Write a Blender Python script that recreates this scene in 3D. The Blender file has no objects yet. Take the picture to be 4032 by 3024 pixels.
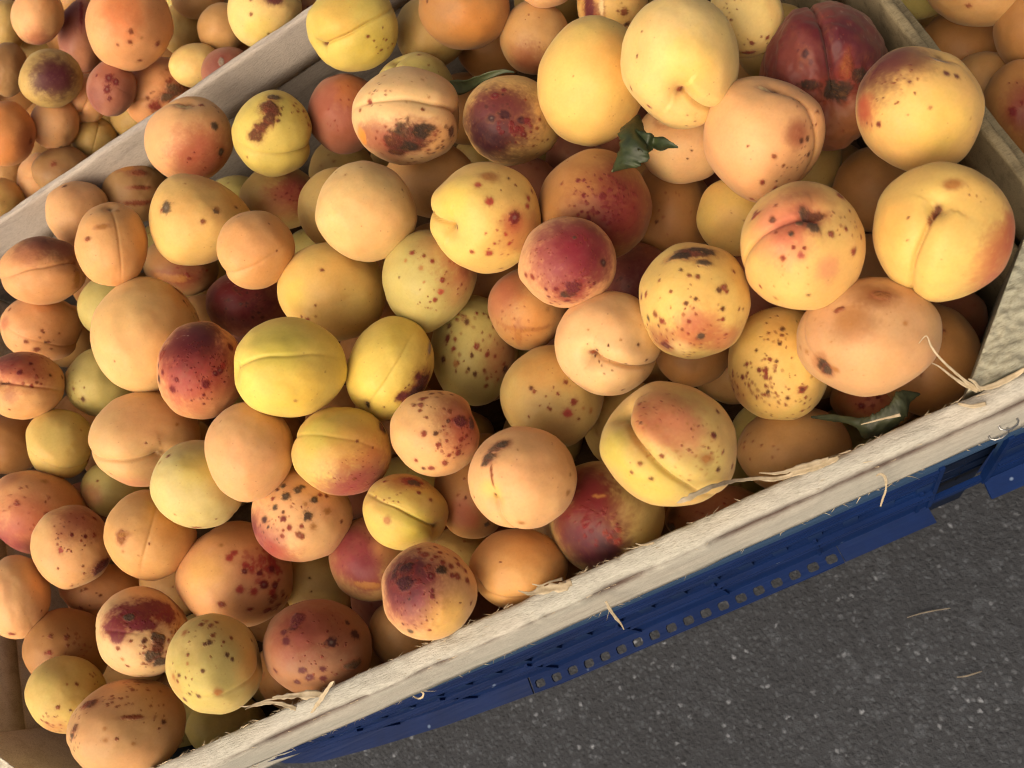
import bpy, bmesh, math, random
import numpy as np
from mathutils import Matrix, Vector
R_ = math.radians
sc = bpy.context.scene

# ------------------------------------------------------------------ camera, sky, sun, exposure
cam_d = bpy.data.cameras.new('camera'); cam = bpy.data.objects.new('camera', cam_d)
sc.collection.objects.link(cam); sc.camera = cam
CLOC = (0.00000,0.00000,0.64500)
cam.matrix_world = Matrix.Translation(CLOC) @ Matrix(((0.865685,0.452082,0.214970),(-0.344851,0.849854,-0.398530),(-0.362861,0.270868,0.891606))).to_4x4()
cam_d.sensor_width = 36.0; cam_d.lens = 36.0*3260/4032
cam_d.clip_start = .01; cam_d.clip_end = 500
cam_d.dof.use_dof = True; cam_d.dof.focus_distance = .37; cam_d.dof.aperture_fstop = 18.0

SUN_DIR = Vector((-.58, -.60, .85)).normalized()        # towards the light
world = bpy.data.worlds.new('World'); sc.world = world; world.use_nodes = True
wn = world.node_tree.nodes; wl = world.node_tree.links
bg = wn['Background']
sky = wn.new('ShaderNodeTexSky'); sky.sky_type = 'NISHITA'; sky.sun_disc = False
sky.sun_elevation = math.asin(SUN_DIR.z); sky.sun_rotation = math.atan2(SUN_DIR.x, SUN_DIR.y)
sky.air_density = .6; sky.dust_density = 9.0; sky.ozone_density = 0.0
wl.new(sky.outputs[0], bg.inputs[0]); bg.inputs[1].default_value = .15
sun_d = bpy.data.lights.new('sun', 'SUN'); sun_d.energy = .65; sun_d.angle = R_(65); sun_d.color = (1, .88, .68)
sun = bpy.data.objects.new('sun', sun_d); sc.collection.objects.link(sun)
sun.rotation_euler = SUN_DIR.to_track_quat('Z', 'Y').to_euler(); sun.location = (0, 0, 3)
sc.view_settings.view_transform = 'Standard'; sc.view_settings.look = 'None'
sc.view_settings.exposure = 0.16; sc.view_settings.gamma = 1.0
sc.view_settings.use_white_balance = True; sc.view_settings.white_balance_temperature = 7300
sc.cycles.use_denoising = True; sc.cycles.filter_width = 1.15

# ------------------------------------------------------------------ helpers
H0 = .33                                     # height of the wooden rim above the ground
YF, YO, YB, XR, XL = .0565, .0460, .3990, .1287, -.400
def s2l(c):
    c = np.asarray(c, float)/255.
    return np.where(c <= .04045, c/12.92, ((c+.055)/1.055)**2.4)
def link(name, me, mat=None, parent=None):
    o = bpy.data.objects.new(name, me); sc.collection.objects.link(o)
    if mat and me: me.materials.append(mat)
    if parent: o.parent = parent
    return o
def empty(name, loc=(0, 0, 0)):
    o = bpy.data.objects.new(name, None); o.location = loc; o.empty_display_size = .02
    sc.collection.objects.link(o); return o
def tag(o, label=None, cat=None, group=None, kind=None):
    if label: o['label'] = label
    if cat: o['category'] = cat
    if group: o['group'] = group
    if kind: o['kind'] = kind
    return o
def pydata(name, v, f, smooth=False):
    me = bpy.data.meshes.new(name); me.from_pydata([tuple(map(float, p)) for p in v], [], f); me.update()
    if smooth: me.polygons.foreach_set('use_smooth', [True]*len(me.polygons))
    return me
def hash3(i, j, k, seed):
    n = (i*374761393 + j*668265263 + k*2147483647 + seed*1274126177) & 0xffffffff
    n = ((n ^ (n >> 13))*1274126177) & 0xffffffff
    n = ((n ^ (n >> 16))*2246822519) & 0xffffffff
    return ((n ^ (n >> 15)) & 0xffff)/65535.*2-1
def vnoise(p, seed=0):
    p = np.asarray(p, float); i = np.floor(p).astype(np.int64); f = p-i; f = f*f*(3-2*f); o = 0
    for a in (0, 1):
        for b in (0, 1):
            for c in (0, 1):
                w = (f[:, 0] if a else 1-f[:, 0])*(f[:, 1] if b else 1-f[:, 1])*(f[:, 2] if c else 1-f[:, 2])
                o = o+w*hash3(i[:, 0]+a, i[:, 1]+b, i[:, 2]+c, seed)
    return o
def fbm(p, seed=0, oct=3):
    o = 0; a = 1; t = 0
    for k in range(oct):
        o = o+a*vnoise(p*2**k+17.3*k, seed+k); t += a; a *= .5
    return o/t
def sstep(a, b, x):
    t = np.clip((x-a)/(b-a), 0, 1); return t*t*(3-2*t)
# node helpers
def newmat(name):
    m = bpy.data.materials.new(name); m.use_nodes = True
    nt = m.node_tree; return m, nt.nodes, nt.links, nt.nodes['Principled BSDF']
def N(nodes, t, **kw):
    n = nodes.new(t)
    for k, v in kw.items(): setattr(n, k, v)
    return n
def ramp(nodes, stops, interp='LINEAR'):
    n = nodes.new('ShaderNodeValToRGB'); cr = n.color_ramp; cr.interpolation = interp
    while len(cr.elements) < len(stops): cr.elements.new(.5)
    for e, (p, c) in zip(cr.elements, stops): e.position = p; e.color = (*c, 1) if len(c) == 3 else c
    return n
def mixc(nodes, links, a, b, fac, mode='MIX'):
    n = nodes.new('ShaderNodeMix'); n.data_type = 'RGBA'; n.blend_type = mode
    for sock, v in ((n.inputs[0], fac), (n.inputs[6], a), (n.inputs[7], b)):
        if isinstance(v, bpy.types.NodeSocket): links.new(v, sock)
        elif isinstance(v, (int, float)): sock.default_value = v
        else: sock.default_value = (*v, 1) if len(v) == 3 else v
    return n.outputs[2]
def mapped(nodes, links, scale, coord='Object', rot=(0, 0, 0)):
    tc = nodes.new('ShaderNodeTexCoord'); mp = nodes.new('ShaderNodeMapping')
    mp.inputs['Scale'].default_value = scale; mp.inputs['Rotation'].default_value = rot
    links.new(tc.outputs[coord], mp.inputs[0]); return mp.outputs[0]
def noise(nodes, links, vec, scale, detail=4, rough=.6, dist=0):
    n = nodes.new('ShaderNodeTexNoise'); links.new(vec, n.inputs['Vector'])
    n.inputs['Scale'].default_value = scale; n.inputs['Detail'].default_value = detail
    n.inputs['Roughness'].default_value = rough; n.inputs['Distortion'].default_value = dist; return n.outputs[0]
def bump(nodes, links, h, bsdf, strength, dist):
    b = nodes.new('ShaderNodeBump'); b.inputs['Strength'].default_value = strength; b.inputs['Distance'].default_value = dist
    links.new(h, b.inputs['Height']); links.new(b.outputs[0], bsdf.inputs['Normal']); return b

# ------------------------------------------------------------------ materials
def mat_skin():
    m, n, l, p = newmat('apricot_skin')
    at = N(n, 'ShaderNodeAttribute', attribute_name='skin')
    v = mapped(n, l, (1, 1, 1))
    n1 = noise(n, l, v, 90, 4, .6); n2 = noise(n, l, v, 900, 2, .5)
    r1 = ramp(n, [(.25, (.90, .90, .86)), (.75, (1.06, 1.05, 1.0))]); l.new(n1, r1.inputs[0])
    c = mixc(n, l, at.outputs[0], r1.outputs[0], 1.0, 'MULTIPLY')
    r2 = ramp(n, [(.3, (.965, .95, .94)), (.6, (1.02, 1.02, 1.02))]); l.new(n2, r2.inputs[0])
    c = mixc(n, l, c, r2.outputs[0], .8, 'MULTIPLY')
    # pin-prick lenticels
    vo = N(n, 'ShaderNodeTexVoronoi'); vo.inputs['Scale'].default_value = 330; l.new(v, vo.inputs['Vector'])
    r3 = ramp(n, [(.06, (1, 1, 1)), (.16, (0, 0, 0))]); l.new(vo.outputs['Distance'], r3.inputs[0])
    n3 = noise(n, l, v, 120, 2, .5); r4 = ramp(n, [(.46, (0, 0, 0)), (.66, (1, 1, 1))]); l.new(n3, r4.inputs[0])
    mk = N(n, 'ShaderNodeMath', operation='MULTIPLY'); l.new(r3.outputs[0], mk.inputs[0]); l.new(r4.outputs[0], mk.inputs[1])
    mk2 = N(n, 'ShaderNodeMath', operation='MULTIPLY'); l.new(mk.outputs[0], mk2.inputs[0]); mk2.inputs[1].default_value = .5
    c = mixc(n, l, c, tuple(s2l((150, 85, 55))), mk2.outputs[0])
    l.new(c, p.inputs['Base Color'])
    sc_ = N(n, 'ShaderNodeMapRange'); l.new(at.outputs['Alpha'], sc_.inputs[0]); sc_.inputs[3].default_value = .52; sc_.inputs[4].default_value = .85
    l.new(sc_.outputs[0], p.inputs['Roughness'])
    p.inputs['Specular IOR Level'].default_value = .25
    p.inputs['Subsurface Weight'].default_value = .45
    p.inputs['Subsurface Radius'].default_value = (1, .55, .22); p.inputs['Subsurface Scale'].default_value = .004
    p.inputs['Sheen Weight'].default_value = .11; p.inputs['Sheen Roughness'].default_value = .45
    p.inputs['Sheen Tint'].default_value = (1, .88, .72, 1)
    hb = N(n, 'ShaderNodeMath', operation='MULTIPLY'); n5 = noise(n, l, v, 700, 3, .6); l.new(n5, hb.inputs[0])
    ad = N(n, 'ShaderNodeMath', operation='MULTIPLY_ADD'); l.new(at.outputs['Alpha'], ad.inputs[0]); ad.inputs[1].default_value = 1.0; ad.inputs[2].default_value = .02
    l.new(ad.outputs[0], hb.inputs[1]); bump(n, l, hb.outputs[0], p, .8, .0008)
    return m
def mat_wood(name, light, dark, tint, rot=(0, 0, 0), stain=.35, grain=1.0):
    m, n, l, p = newmat(name)
    v = mapped(n, l, (14, 80, 80), rot=rot); v0 = mapped(n, l, (1, 1, 1)); vl = mapped(n, l, (190, 900, 900), rot=rot)
    a = noise(n, l, v, 2.0, 6, .65, .4); r = ramp(n, [(.28, dark), (.5, light), (.8, tuple(min(1, x*1.08) for x in light))]); l.new(a, r.inputs[0])
    b = noise(n, l, v0, 22, 4, .6); rb = ramp(n, [(.35, (1, 1, 1)), (.65, (0, 0, 0))]); l.new(b, rb.inputs[0])
    c = mixc(n, l, r.outputs[0], tint, rb.outputs[0]) if 0 else None
    sf = N(n, 'ShaderNodeMath', operation='MULTIPLY'); l.new(rb.outputs[0], sf.inputs[0]); sf.inputs[1].default_value = stain
    c = mixc(n, l, r.outputs[0], tint, sf.outputs[0])
    at = N(n, 'ShaderNodeAttribute', attribute_name='wear')
    c = mixc(n, l, c, tuple(s2l((88, 72, 66))), at.outputs['Fac'])
    d = noise(n, l, vl, 2.0, 4, .7, .6); rd = ramp(n, [(.32, (.66, .64, .60)), (.50, (1.0, 1.0, .99)), (.68, (1.10, 1.10, 1.09))]); l.new(d, rd.inputs[0])
    c = mixc(n, l, c, rd.outputs[0], .85*grain, 'MULTIPLY')
    l.new(c, p.inputs['Base Color']); p.inputs['Roughness'].default_value = .85; p.inputs['Specular IOR Level'].default_value = .2
    bump(n, l, d, p, .8, .0007); return m
def mat_fibre():
    m, n, l, p = newmat('wood_fibre')
    v = mapped(n, l, (1, 1, 1)); a = noise(n, l, v, 300, 3, .6)
    r = ramp(n, [(.3, tuple(s2l((166, 150, 120)))), (.7, tuple(s2l((200, 186, 158))))]); l.new(a, r.inputs[0]); l.new(r.outputs[0], p.inputs['Base Color'])
    p.inputs['Roughness'].default_value = .8; return m
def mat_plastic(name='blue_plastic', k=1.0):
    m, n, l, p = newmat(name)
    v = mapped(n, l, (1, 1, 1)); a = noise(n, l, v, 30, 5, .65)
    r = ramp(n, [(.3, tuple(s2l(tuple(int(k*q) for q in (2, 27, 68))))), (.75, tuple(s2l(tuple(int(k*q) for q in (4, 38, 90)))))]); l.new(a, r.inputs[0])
    vs = mapped(n, l, (6, 200, 200)); b = noise(n, l, vs, 3, 4, .7); rb = ramp(n, [(.56, (0, 0, 0)), (.78, (1, 1, 1))]); l.new(b, rb.inputs[0])
    sf = N(n, 'ShaderNodeMath', operation='MULTIPLY'); l.new(rb.outputs[0], sf.inputs[0]); sf.inputs[1].default_value = .35
    at = N(n, 'ShaderNodeAttribute', attribute_name='wear')
    c = mixc(n, l, r.outputs[0], tuple(s2l((28, 58, 92))), sf.outputs[0])
    c = mixc(n, l, c, tuple(s2l((50, 76, 104))), at.outputs['Fac'])
    # small scuffs
    vo = N(n, 'ShaderNodeTexVoronoi'); vo.inputs['Scale'].default_value = 55; l.new(v, vo.inputs['Vector'])
    rv = ramp(n, [(.03, (1, 1, 1)), (.07, (0, 0, 0))]); l.new(vo.outputs['Distance'], rv.inputs[0])
    c = mixc(n, l, c, tuple(s2l((96, 116, 146))), rv.outputs[0])
    l.new(c, p.inputs['Base Color']); p.inputs['Roughness'].default_value = .5; p.inputs['Specular IOR Level'].default_value = .18
    bump(n, l, b, p, .25, .0008); return m
def mat_asphalt():
    m, n, l, p = newmat('asphalt')
    v = mapped(n, l, (1, 1, 1)); vd = N(n, 'ShaderNodeTexVoronoi'); vd.inputs['Scale'].default_value = 300; vd.inputs['Randomness'].default_value = 1
    nz = N(n, 'ShaderNodeTexNoise'); nz.inputs['Scale'].default_value = 260; l.new(v, nz.inputs['Vector'])
    vv = mixc(n, l, v, nz.outputs['Color'], .004); l.new(vv, vd.inputs['Vector'])
    sep = N(n, 'ShaderNodeSeparateColor'); l.new(vd.outputs['Color'], sep.inputs[0])
    r = ramp(n, [(0, (.021, .023, .0255)), (.4, (.036, .039, .0425)), (.72, (.054, .0575, .062)), (.94, (.076, .080, .085)), (.98, (.13, .135, .14)), (1, (.28, .285, .29))]); l.new(sep.outputs[0], r.inputs[0])
    e = ramp(n, [(.15, (1, 1, 1)), (.62, (0, 0, 0))]); l.new(vd.outputs['Distance'], e.inputs[0])
    c = mixc(n, l, (.032, .0345, .038), r.outputs[0], e.outputs[0])
    v2 = N(n, 'ShaderNodeTexVoronoi'); v2.inputs['Scale'].default_value = 105; l.new(vv, v2.inputs['Vector'])
    s2_ = N(n, 'ShaderNodeSeparateColor'); l.new(v2.outputs['Color'], s2_.inputs[0])
    q2 = ramp(n, [(0, (.62, .62, .62)), (.5, (1, 1, 1)), (.85, (1.25, 1.25, 1.24)), (1, (1.9, 1.88, 1.84))]); l.new(s2_.outputs[1], q2.inputs[0])
    e2 = ramp(n, [(.35, (1, 1, 1)), (.6, (0, 0, 0))]); l.new(v2.outputs['Distance'], e2.inputs[0])
    q3 = mixc(n, l, (.8, .8, .8), q2.outputs[0], e2.outputs[0]); c = mixc(n, l, c, q3, .55, 'MULTIPLY')
    big = noise(n, l, v, 5, 5, .6); rb = ramp(n, [(.3, (.82, .82, .82)), (.7, (1.2, 1.19, 1.17))]); l.new(big, rb.inputs[0])
    c = mixc(n, l, c, rb.outputs[0], 1, 'MULTIPLY')
    fine = noise(n, l, v, 1100, 3, .7); rf = ramp(n, [(.3, (.62, .62, .62)), (.7, (1.42, 1.42, 1.40))]); l.new(fine, rf.inputs[0])
    c = mixc(n, l, c, rf.outputs[0], .8, 'MULTIPLY')
    c = mixc(n, l, c, (.88, .97, 1.10), 1, 'MULTIPLY')
    l.new(c, p.inputs['Base Color']); p.inputs['Roughness'].default_value = .85
    ma = N(n, 'ShaderNodeMath', operation='MULTIPLY_ADD'); l.new(e.outputs[0], ma.inputs[0]); ma.inputs[1].default_value = .7; l.new(fine, ma.inputs[2])
    bump(n, l, ma.outputs[0], p, .6, .0012); return m
def mat_leaf(name, c0, c1):
    m, n, l, p = newmat(name); v = mapped(n, l, (1, 1, 1)); a = noise(n, l, v, 160, 4, .6)
    r = ramp(n, [(.3, tuple(s2l(c0))), (.7, tuple(s2l(c1)))]); l.new(a, r.inputs[0])
    l.new(r.outputs[0], p.inputs['Base Color']); p.inputs['Roughness'].default_value = .55
    bump(n, l, a, p, .5, .0008); return m
def mat_metal():
    m, n, l, p = newmat('staple_metal'); v = mapped(n, l, (1, 1, 1)); a = noise(n, l, v, 400, 3)
    r = ramp(n, [(.3, (.28, .29, .30)), (.7, (.48, .49, .50))]); l.new(a, r.inputs[0]); l.new(r.outputs[0], p.inputs['Base Color'])
    p.inputs['Metallic'].default_value = 1; p.inputs['Roughness'].default_value = .35; return m
SKIN = mat_skin()
WOODF = mat_wood('pale_sawn_wood', tuple(s2l((198, 195, 184))), tuple(s2l((168, 164, 153))), tuple(s2l((180, 183, 174))), stain=.6, grain=.9)
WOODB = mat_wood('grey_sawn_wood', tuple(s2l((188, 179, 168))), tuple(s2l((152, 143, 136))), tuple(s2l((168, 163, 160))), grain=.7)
WOODR = mat_wood('grey_side_wood', tuple(s2l((146, 134, 106))), tuple(s2l((108, 96, 74))), tuple(s2l((118, 112, 92))), rot=(0, 0, R_(90)))  # darkened brown: dim light on the right side is put into the colour
WOODG = mat_wood('shaded_grey_wood', tuple(s2l((128, 121, 113))), tuple(s2l((98, 92, 86))), tuple(s2l((112, 108, 104))))  # for the lower back board, its shadow painted in as a darker grey
WOODL = mat_wood('pale_inner_wood', tuple(s2l((226, 220, 202))), tuple(s2l((200, 190, 168))), tuple(s2l((200, 194, 174))))  # extra pale left boards, brightness painted in where little light reaches
WOODP = mat_wood('weathered_end_grain', tuple(s2l((176, 174, 154))), tuple(s2l((120, 116, 100))), tuple(s2l((150, 156, 144))), rot=(0, R_(90), 0), stain=.6)
FIBRE = mat_fibre(); STRAW = mat_leaf('dry_straw', (112, 104, 90), (140, 130, 112)); BLUE = mat_plastic(); NAVY = mat_plastic('navy_plastic', .5); ASPH = mat_asphalt(); METAL = mat_metal()
LEAF1 = mat_leaf('leaf_green', (26, 36, 18), (52, 64, 32)); LEAF2 = mat_leaf('leaf_dull', (62, 74, 48), (92, 102, 68)); LEAF3 = mat_leaf('leaf_dark', (28, 36, 22), (60, 66, 42))
LEAFP = mat_leaf('leaf_pale', (120, 132, 96), (150, 158, 122))

# ------------------------------------------------------------------ ground
g = 60.0
gr = link('asphalt_ground', pydata('asphalt_ground', [(-g, -g, 0), (g, -g, 0), (g, g, 0), (-g, g, 0)], [(0, 1, 2, 3)]), ASPH)
tag(gr, 'dark grey asphalt with pale stone chips', kind='structure')

# ------------------------------------------------------------------ wooden crates
def board(name, p0, p1, thick_dir, z0, z1, mat, parent, rough=.0006, n=None, seed=0, chip=.0, wearedge=0.0):
    """sawn board from p0 to p1 (inner line), thickness vector thick_dir (outwards), with uneven fibrous edges"""
    p0 = np.array(p0, float); p1 = np.array(p1, float); td = np.array(thick_dir, float); L = np.linalg.norm(p1-p0); th = np.linalg.norm(td)
    n = n or max(40, int(L/.0012)); s = np.linspace(0, 1, n); H = z1-z0
    # profile (a across thickness 0 inner..1 outer, z)
    prof = [(0, z0), (0, z0+H*.3), (0, z0+H*.6), (0, z0+H*.85), (0, z1-.002), (.06, z1), (.22, z1), (.40, z1), (.58, z1), (.74, z1), (.86, z1-.0002), (.93, z1-.0012), (1, z1-.003), (1, z1-.007), (1, z1-H*.35), (1, z1-H*.6), (1, z1-H*.85), (1, z0)]
    k = len(prof); V = np.zeros((n, k, 3)); wear = np.zeros((n, k))
    for j, (a, z) in enumerate(prof):
        q = np.stack([s*L*1.0, np.full(n, a*.01), np.full(n, z)], 1)
        da = rough*.8*fbm(q*np.array([60, 300, 300]), seed+1, 3)/th
        dz = rough*fbm(q*np.array([70, 400, 200]), seed+9, 3)
        dz = dz+rough*.25*fbm(q*np.array([260, 900, 200]), seed+5, 2)
        if j == 5 or j == 4: dz = dz+rough*1.2*np.minimum(0, fbm(q*np.array([130, 1, 1]), seed+31, 3))*2
        if chip and 9 <= j <= 13:
            c = np.clip(1.6*fbm(np.stack([s*L*38, np.zeros(n), np.zeros(n)], 1), seed+77, 4)+.42, .06, 1)
            w = {9: .15, 10: .6, 11: 1, 12: .75, 13: .2}[j]
            dz = dz-chip*c*w; da = da-chip*.55*c*w/th*(1 if j >= 11 else .3)
            wear[:, j] = np.clip(c*1.3*w+(.30+.35*fbm(np.stack([s*L*160, np.zeros(n), np.zeros(n)], 1), seed+5, 3) if j == 11 else 0), 0, 1)*wearedge
        A = (a+da)
        V[:, j] = p0+(p1-p0)*s[:, None]+np.stack([td[0]*A, td[1]*A, z+dz], 1)
        if j in (0, 17): V[:, j, 2] = z
    f = []
    for i in range(n-1):
        for j in range(k):
            j2 = (j+1) % k; f.append((i*k+j, i*k+j2, (i+1)*k+j2, (i+1)*k+j))
    f.append(tuple(range(k))[::-1]); f.append(tuple((n-1)*k+j for j in range(k)))
    me = pydata(name, V.reshape(-1, 3), f, True)
    bm = bmesh.new(); bm.from_mesh(me); bmesh.ops.recalc_face_normals(bm, faces=bm.faces); bm.to_mesh(me); bm.free()
    at = me.attributes.new('wear', 'FLOAT', 'POINT'); at.data.foreach_set('value', wear.reshape(-1).astype(np.float32))
    return link(name, me, mat, parent)
def prism(name, tri, z0, z1, mat, parent, top_rough=0):
    """corner post: vertical prism on a polygon, its sawn top finely uneven"""
    bm = bmesh.new(); b = [bm.verts.new((x, y, z0)) for x, y in tri]; t = [bm.verts.new((x, y, z1)) for x, y in tri]
    bm.faces.new(b[::-1]); n = len(tri)
    for i in range(n): bm.faces.new((b[i], b[(i+1) % n], t[(i+1) % n], t[i]))
    ft = bm.faces.new(t)
    if top_rough:
        r = bmesh.ops.triangulate(bm, faces=[ft]); 
        for _ in range(6):
            es = [e for e in bm.edges if all(abs(v.co.z-z1) < .002 for v in e.verts)]
            bmesh.ops.subdivide_edges(bm, edges=es, cuts=1, use_grid_fill=True)
        vs = [v for v in bm.verts if abs(v.co.z-z1) < .002]; P = np.array([v.co for v in vs])
        d = top_rough*fbm(P*np.array([420, 620, 1]), 3, 4)
        for v, q in zip(vs, d): v.co.z += q
    bmesh.ops.recalc_face_normals(bm, faces=bm.faces)
    if top_rough:
        for f_ in bm.faces: f_.smooth = f_.normal.z > .3
    me = bpy.data.meshes.new(name); bm.to_mesh(me); bm.free(); return link(name, me, mat, parent)
def box(name, x0, x1, y0, y1, z0, z1, mat, parent, bev=0.0):
    bm = bmesh.new(); bmesh.ops.create_cube(bm, size=1)
    for v in bm.verts: v.co = ((x0+x1)/2+v.co.x*(x1-x0), (y0+y1)/2+v.co.y*(y1-y0), (z0+z1)/2+v.co.z*(z1-z0))
    if bev: bmesh.ops.bevel(bm, geom=bm.edges[:], offset=bev, segments=2, affect='EDGES')
    me = bpy.data.meshes.new(name); bm.to_mesh(me); bm.free(); return link(name, me, mat, parent)

ZB = .205                                     # crate floor
crate = empty('wooden_crate', (0, 0, 0))
tag(crate, 'pale sawn wooden crate with frayed front board, filled with apricots, in the middle', 'crate', 'wooden fruit crates')
fb = board('front_board', (XL-.008, YF, 0), (XR+.030, YF, 0), (0, YO-YF, 0), H0-.050, H0, WOODF, crate, rough=.0009, n=620, seed=3, chip=.0046, wearedge=1.0)
tag(fb, 'frayed pale board with splintered edge')
board('lower_front_board', (XL-.008, YF, 0), (XR+.03, YF, 0), (0, -.005, 0), ZB, H0-.060, WOODF, crate, seed=13, n=160)
board('back_board', (XL-.005, YB, 0), (XR+.006, YB, 0), (0, .0055, 0), H0-.030, H0, WOODB, crate, rough=.0006, n=420, seed=21, chip=.0016, wearedge=.5)
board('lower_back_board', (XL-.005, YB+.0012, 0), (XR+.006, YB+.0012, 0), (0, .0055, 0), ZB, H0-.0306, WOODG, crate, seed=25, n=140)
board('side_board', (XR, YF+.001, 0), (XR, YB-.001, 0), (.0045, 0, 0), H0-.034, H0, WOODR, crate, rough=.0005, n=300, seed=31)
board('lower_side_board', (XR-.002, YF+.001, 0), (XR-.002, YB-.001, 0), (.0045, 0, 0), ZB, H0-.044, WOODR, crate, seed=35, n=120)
board('side_board', (XL, YF+.001, 0), (XL, YB-.001, 0), (-.0055, 0, 0), H0-.032, H0, WOODL, crate, rough=.0006, n=220, seed=41)
board('lower_side_board', (XL-.0012, YF+.001, 0), (XL-.0012, YB-.001, 0), (-.0055, 0, 0), ZB, H0-.0325, WOODL, crate, seed=45, n=120)
cp = prism('corner_post', [(XR-.0006, YF+.0016), (XR-.0006, YF+.0515), (XR-.0545, YF+.0016)], ZB, H0-.0008, WOODP, crate, top_rough=.0016)
tag(cp, 'grey triangular corner post with rough end grain')
prism('corner_post', [(XL+.0006, YF+.0016), (XL+.0535, YF+.0016), (XL+.0006, YF+.0515)], ZB, H0-.001, WOODL, crate, top_rough=.001)
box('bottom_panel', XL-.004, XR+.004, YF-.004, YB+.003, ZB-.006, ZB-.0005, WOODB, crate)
# neighbouring crates that hold the other heaps
rear = empty('wooden_crate'); tag(rear, 'neighbouring wooden crate of apricots behind the divider board, upper left', 'crate', 'wooden fruit crates')
board('front_board', (-.66, YB+.0075, 0), (.14, YB+.0075, 0), (0, .005, 0), ZB, H0-.012, WOODB, rear, seed=51, n=160)
board('back_board', (-.66, .76, 0), (.14, .76, 0), (0, .006, 0), ZB, H0, WOODB, rear, seed=53, n=160)
board('side_board', (-.66, YB+.013, 0), (-.66, .759, 0), (-.006, 0, 0), ZB, H0, WOODB, rear, seed=55, n=120)
board('side_board', (.14, YB+.013, 0), (.14, .759, 0), (.006, 0, 0), ZB, H0, WOODB, rear, seed=57, n=120)
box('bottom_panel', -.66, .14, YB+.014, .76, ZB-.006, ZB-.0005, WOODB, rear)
right = empty('wooden_crate'); tag(right, 'shaded wooden crate of apricots beyond the side board, upper right', 'crate', 'wooden fruit crates')
board('side_board', (XR+.0062, YF+.004, 0), (XR+.0062, YB+.01, 0), (.005, 0, 0), ZB, H0-.010, WOODR, right, seed=61, n=120)
board('side_board', (.40, YF, 0), (.40, YB+.01, 0), (.006, 0, 0), ZB, H0, WOODR, right, seed=63, n=120)
board('back_board', (XR+.012, YB+.012, 0), (.40, YB+.012, 0), (0, .006, 0), ZB, H0, WOODB, right, seed=65, n=100)
board('front_board', (XR+.034, YF, 0), (.40, YF, 0), (0, -.009, 0), ZB, H0, WOODF, right, seed=67, n=100)
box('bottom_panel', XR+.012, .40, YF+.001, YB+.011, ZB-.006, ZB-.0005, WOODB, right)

# staples on the front board
def tube(name, pts, rad, mat, parent, seg=6):
    V = []; F = []; pts = [np.array(p, float) for p in pts]
    for i, p in enumerate(pts):
        t = pts[min(i+1, len(pts)-1)]-pts[max(i-1, 0)]; t /= np.linalg.norm(t)+1e-12
        a = np.cross(t, (0, 0, 1) if abs(t[2]) < .9 else (1, 0, 0)); a /= np.linalg.norm(a); b = np.cross(t, a)
        for k in range(seg): an = 2*math.pi*k/seg; V.append(p+rad*(a*math.cos(an)+b*math.sin(an)))
    for i in range(len(pts)-1):
        for k in range(seg): F.append((i*seg+k, i*seg+(k+1) % seg, (i+1)*seg+(k+1) % seg, (i+1)*seg+k))
    F.append(tuple(range(seg))[::-1]); F.append(tuple((len(pts)-1)*seg+k for k in range(seg)))
    return link(name, pydata(name, V, F, True), mat, parent)
for (x, z, w, tl) in ((.0835, H0-.036, .0034, .001), (.0850, H0-.022, .0034, -.001), (.1015, H0-.024, .0034, .001), (.1030, H0-.012, .0034, .0008)):
    y = YO
    tube('staple', [(x-w, y+.003, z), (x-w, y-.0012, z), (x-w*.7, y-.0022, z+tl*.3), (x, y-.0026, z+tl*.6), (x+w*.7, y-.0020, z+tl), (x+w, y-.0010, z+tl), (x+w, y+.003, z+tl)], .0004, METAL, crate)

# ------------------------------------------------------------------ added awning out of view, blocks sky to dim the right side
def mat_canvas():
    m, n, l, p = newmat('added_awning_canvas'); v = mapped(n, l, (1, 1, 1)); a = noise(n, l, v, 8, 4)
    r = ramp(n, [(.3, tuple(s2l((112, 104, 88)))), (.7, tuple(s2l((136, 126, 108))))]); l.new(a, r.inputs[0]); l.new(r.outputs[0], p.inputs['Base Color']); p.inputs['Roughness'].default_value = .9; return m
CANV = mat_canvas()
aw = empty('added_shade_awning', (1.6, 1.6, 0)); tag(aw, 'added canvas awning on posts, out of view, to shade the right-hand crates', 'awning')
def rel(o, e): o.location = [-c for c in e.location]; return o
V = []; n_ = 12
for i in range(n_+1):
    for j in range(n_+1):
        x = .10+2.5*i/n_; y = .08+2.92*j/n_; V.append((x, y, 1.15+.30*j/n_-.05*math.sin(math.pi*i/n_)*math.sin(math.pi*j/n_)))
cv = link('canvas', pydata('canvas', V, [(i*(n_+1)+j, i*(n_+1)+j+1, (i+1)*(n_+1)+j+1, (i+1)*(n_+1)+j) for i in range(n_) for j in range(n_)], True), CANV, aw); rel(cv, aw)
for (x, y) in ((2.5, .45), (2.5, 2.9), (.0, 2.9)): rel(box('post', x-.03, x+.03, y-.03, y+.03, 0, 1.16, WOODB, aw, .004), aw)

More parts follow.
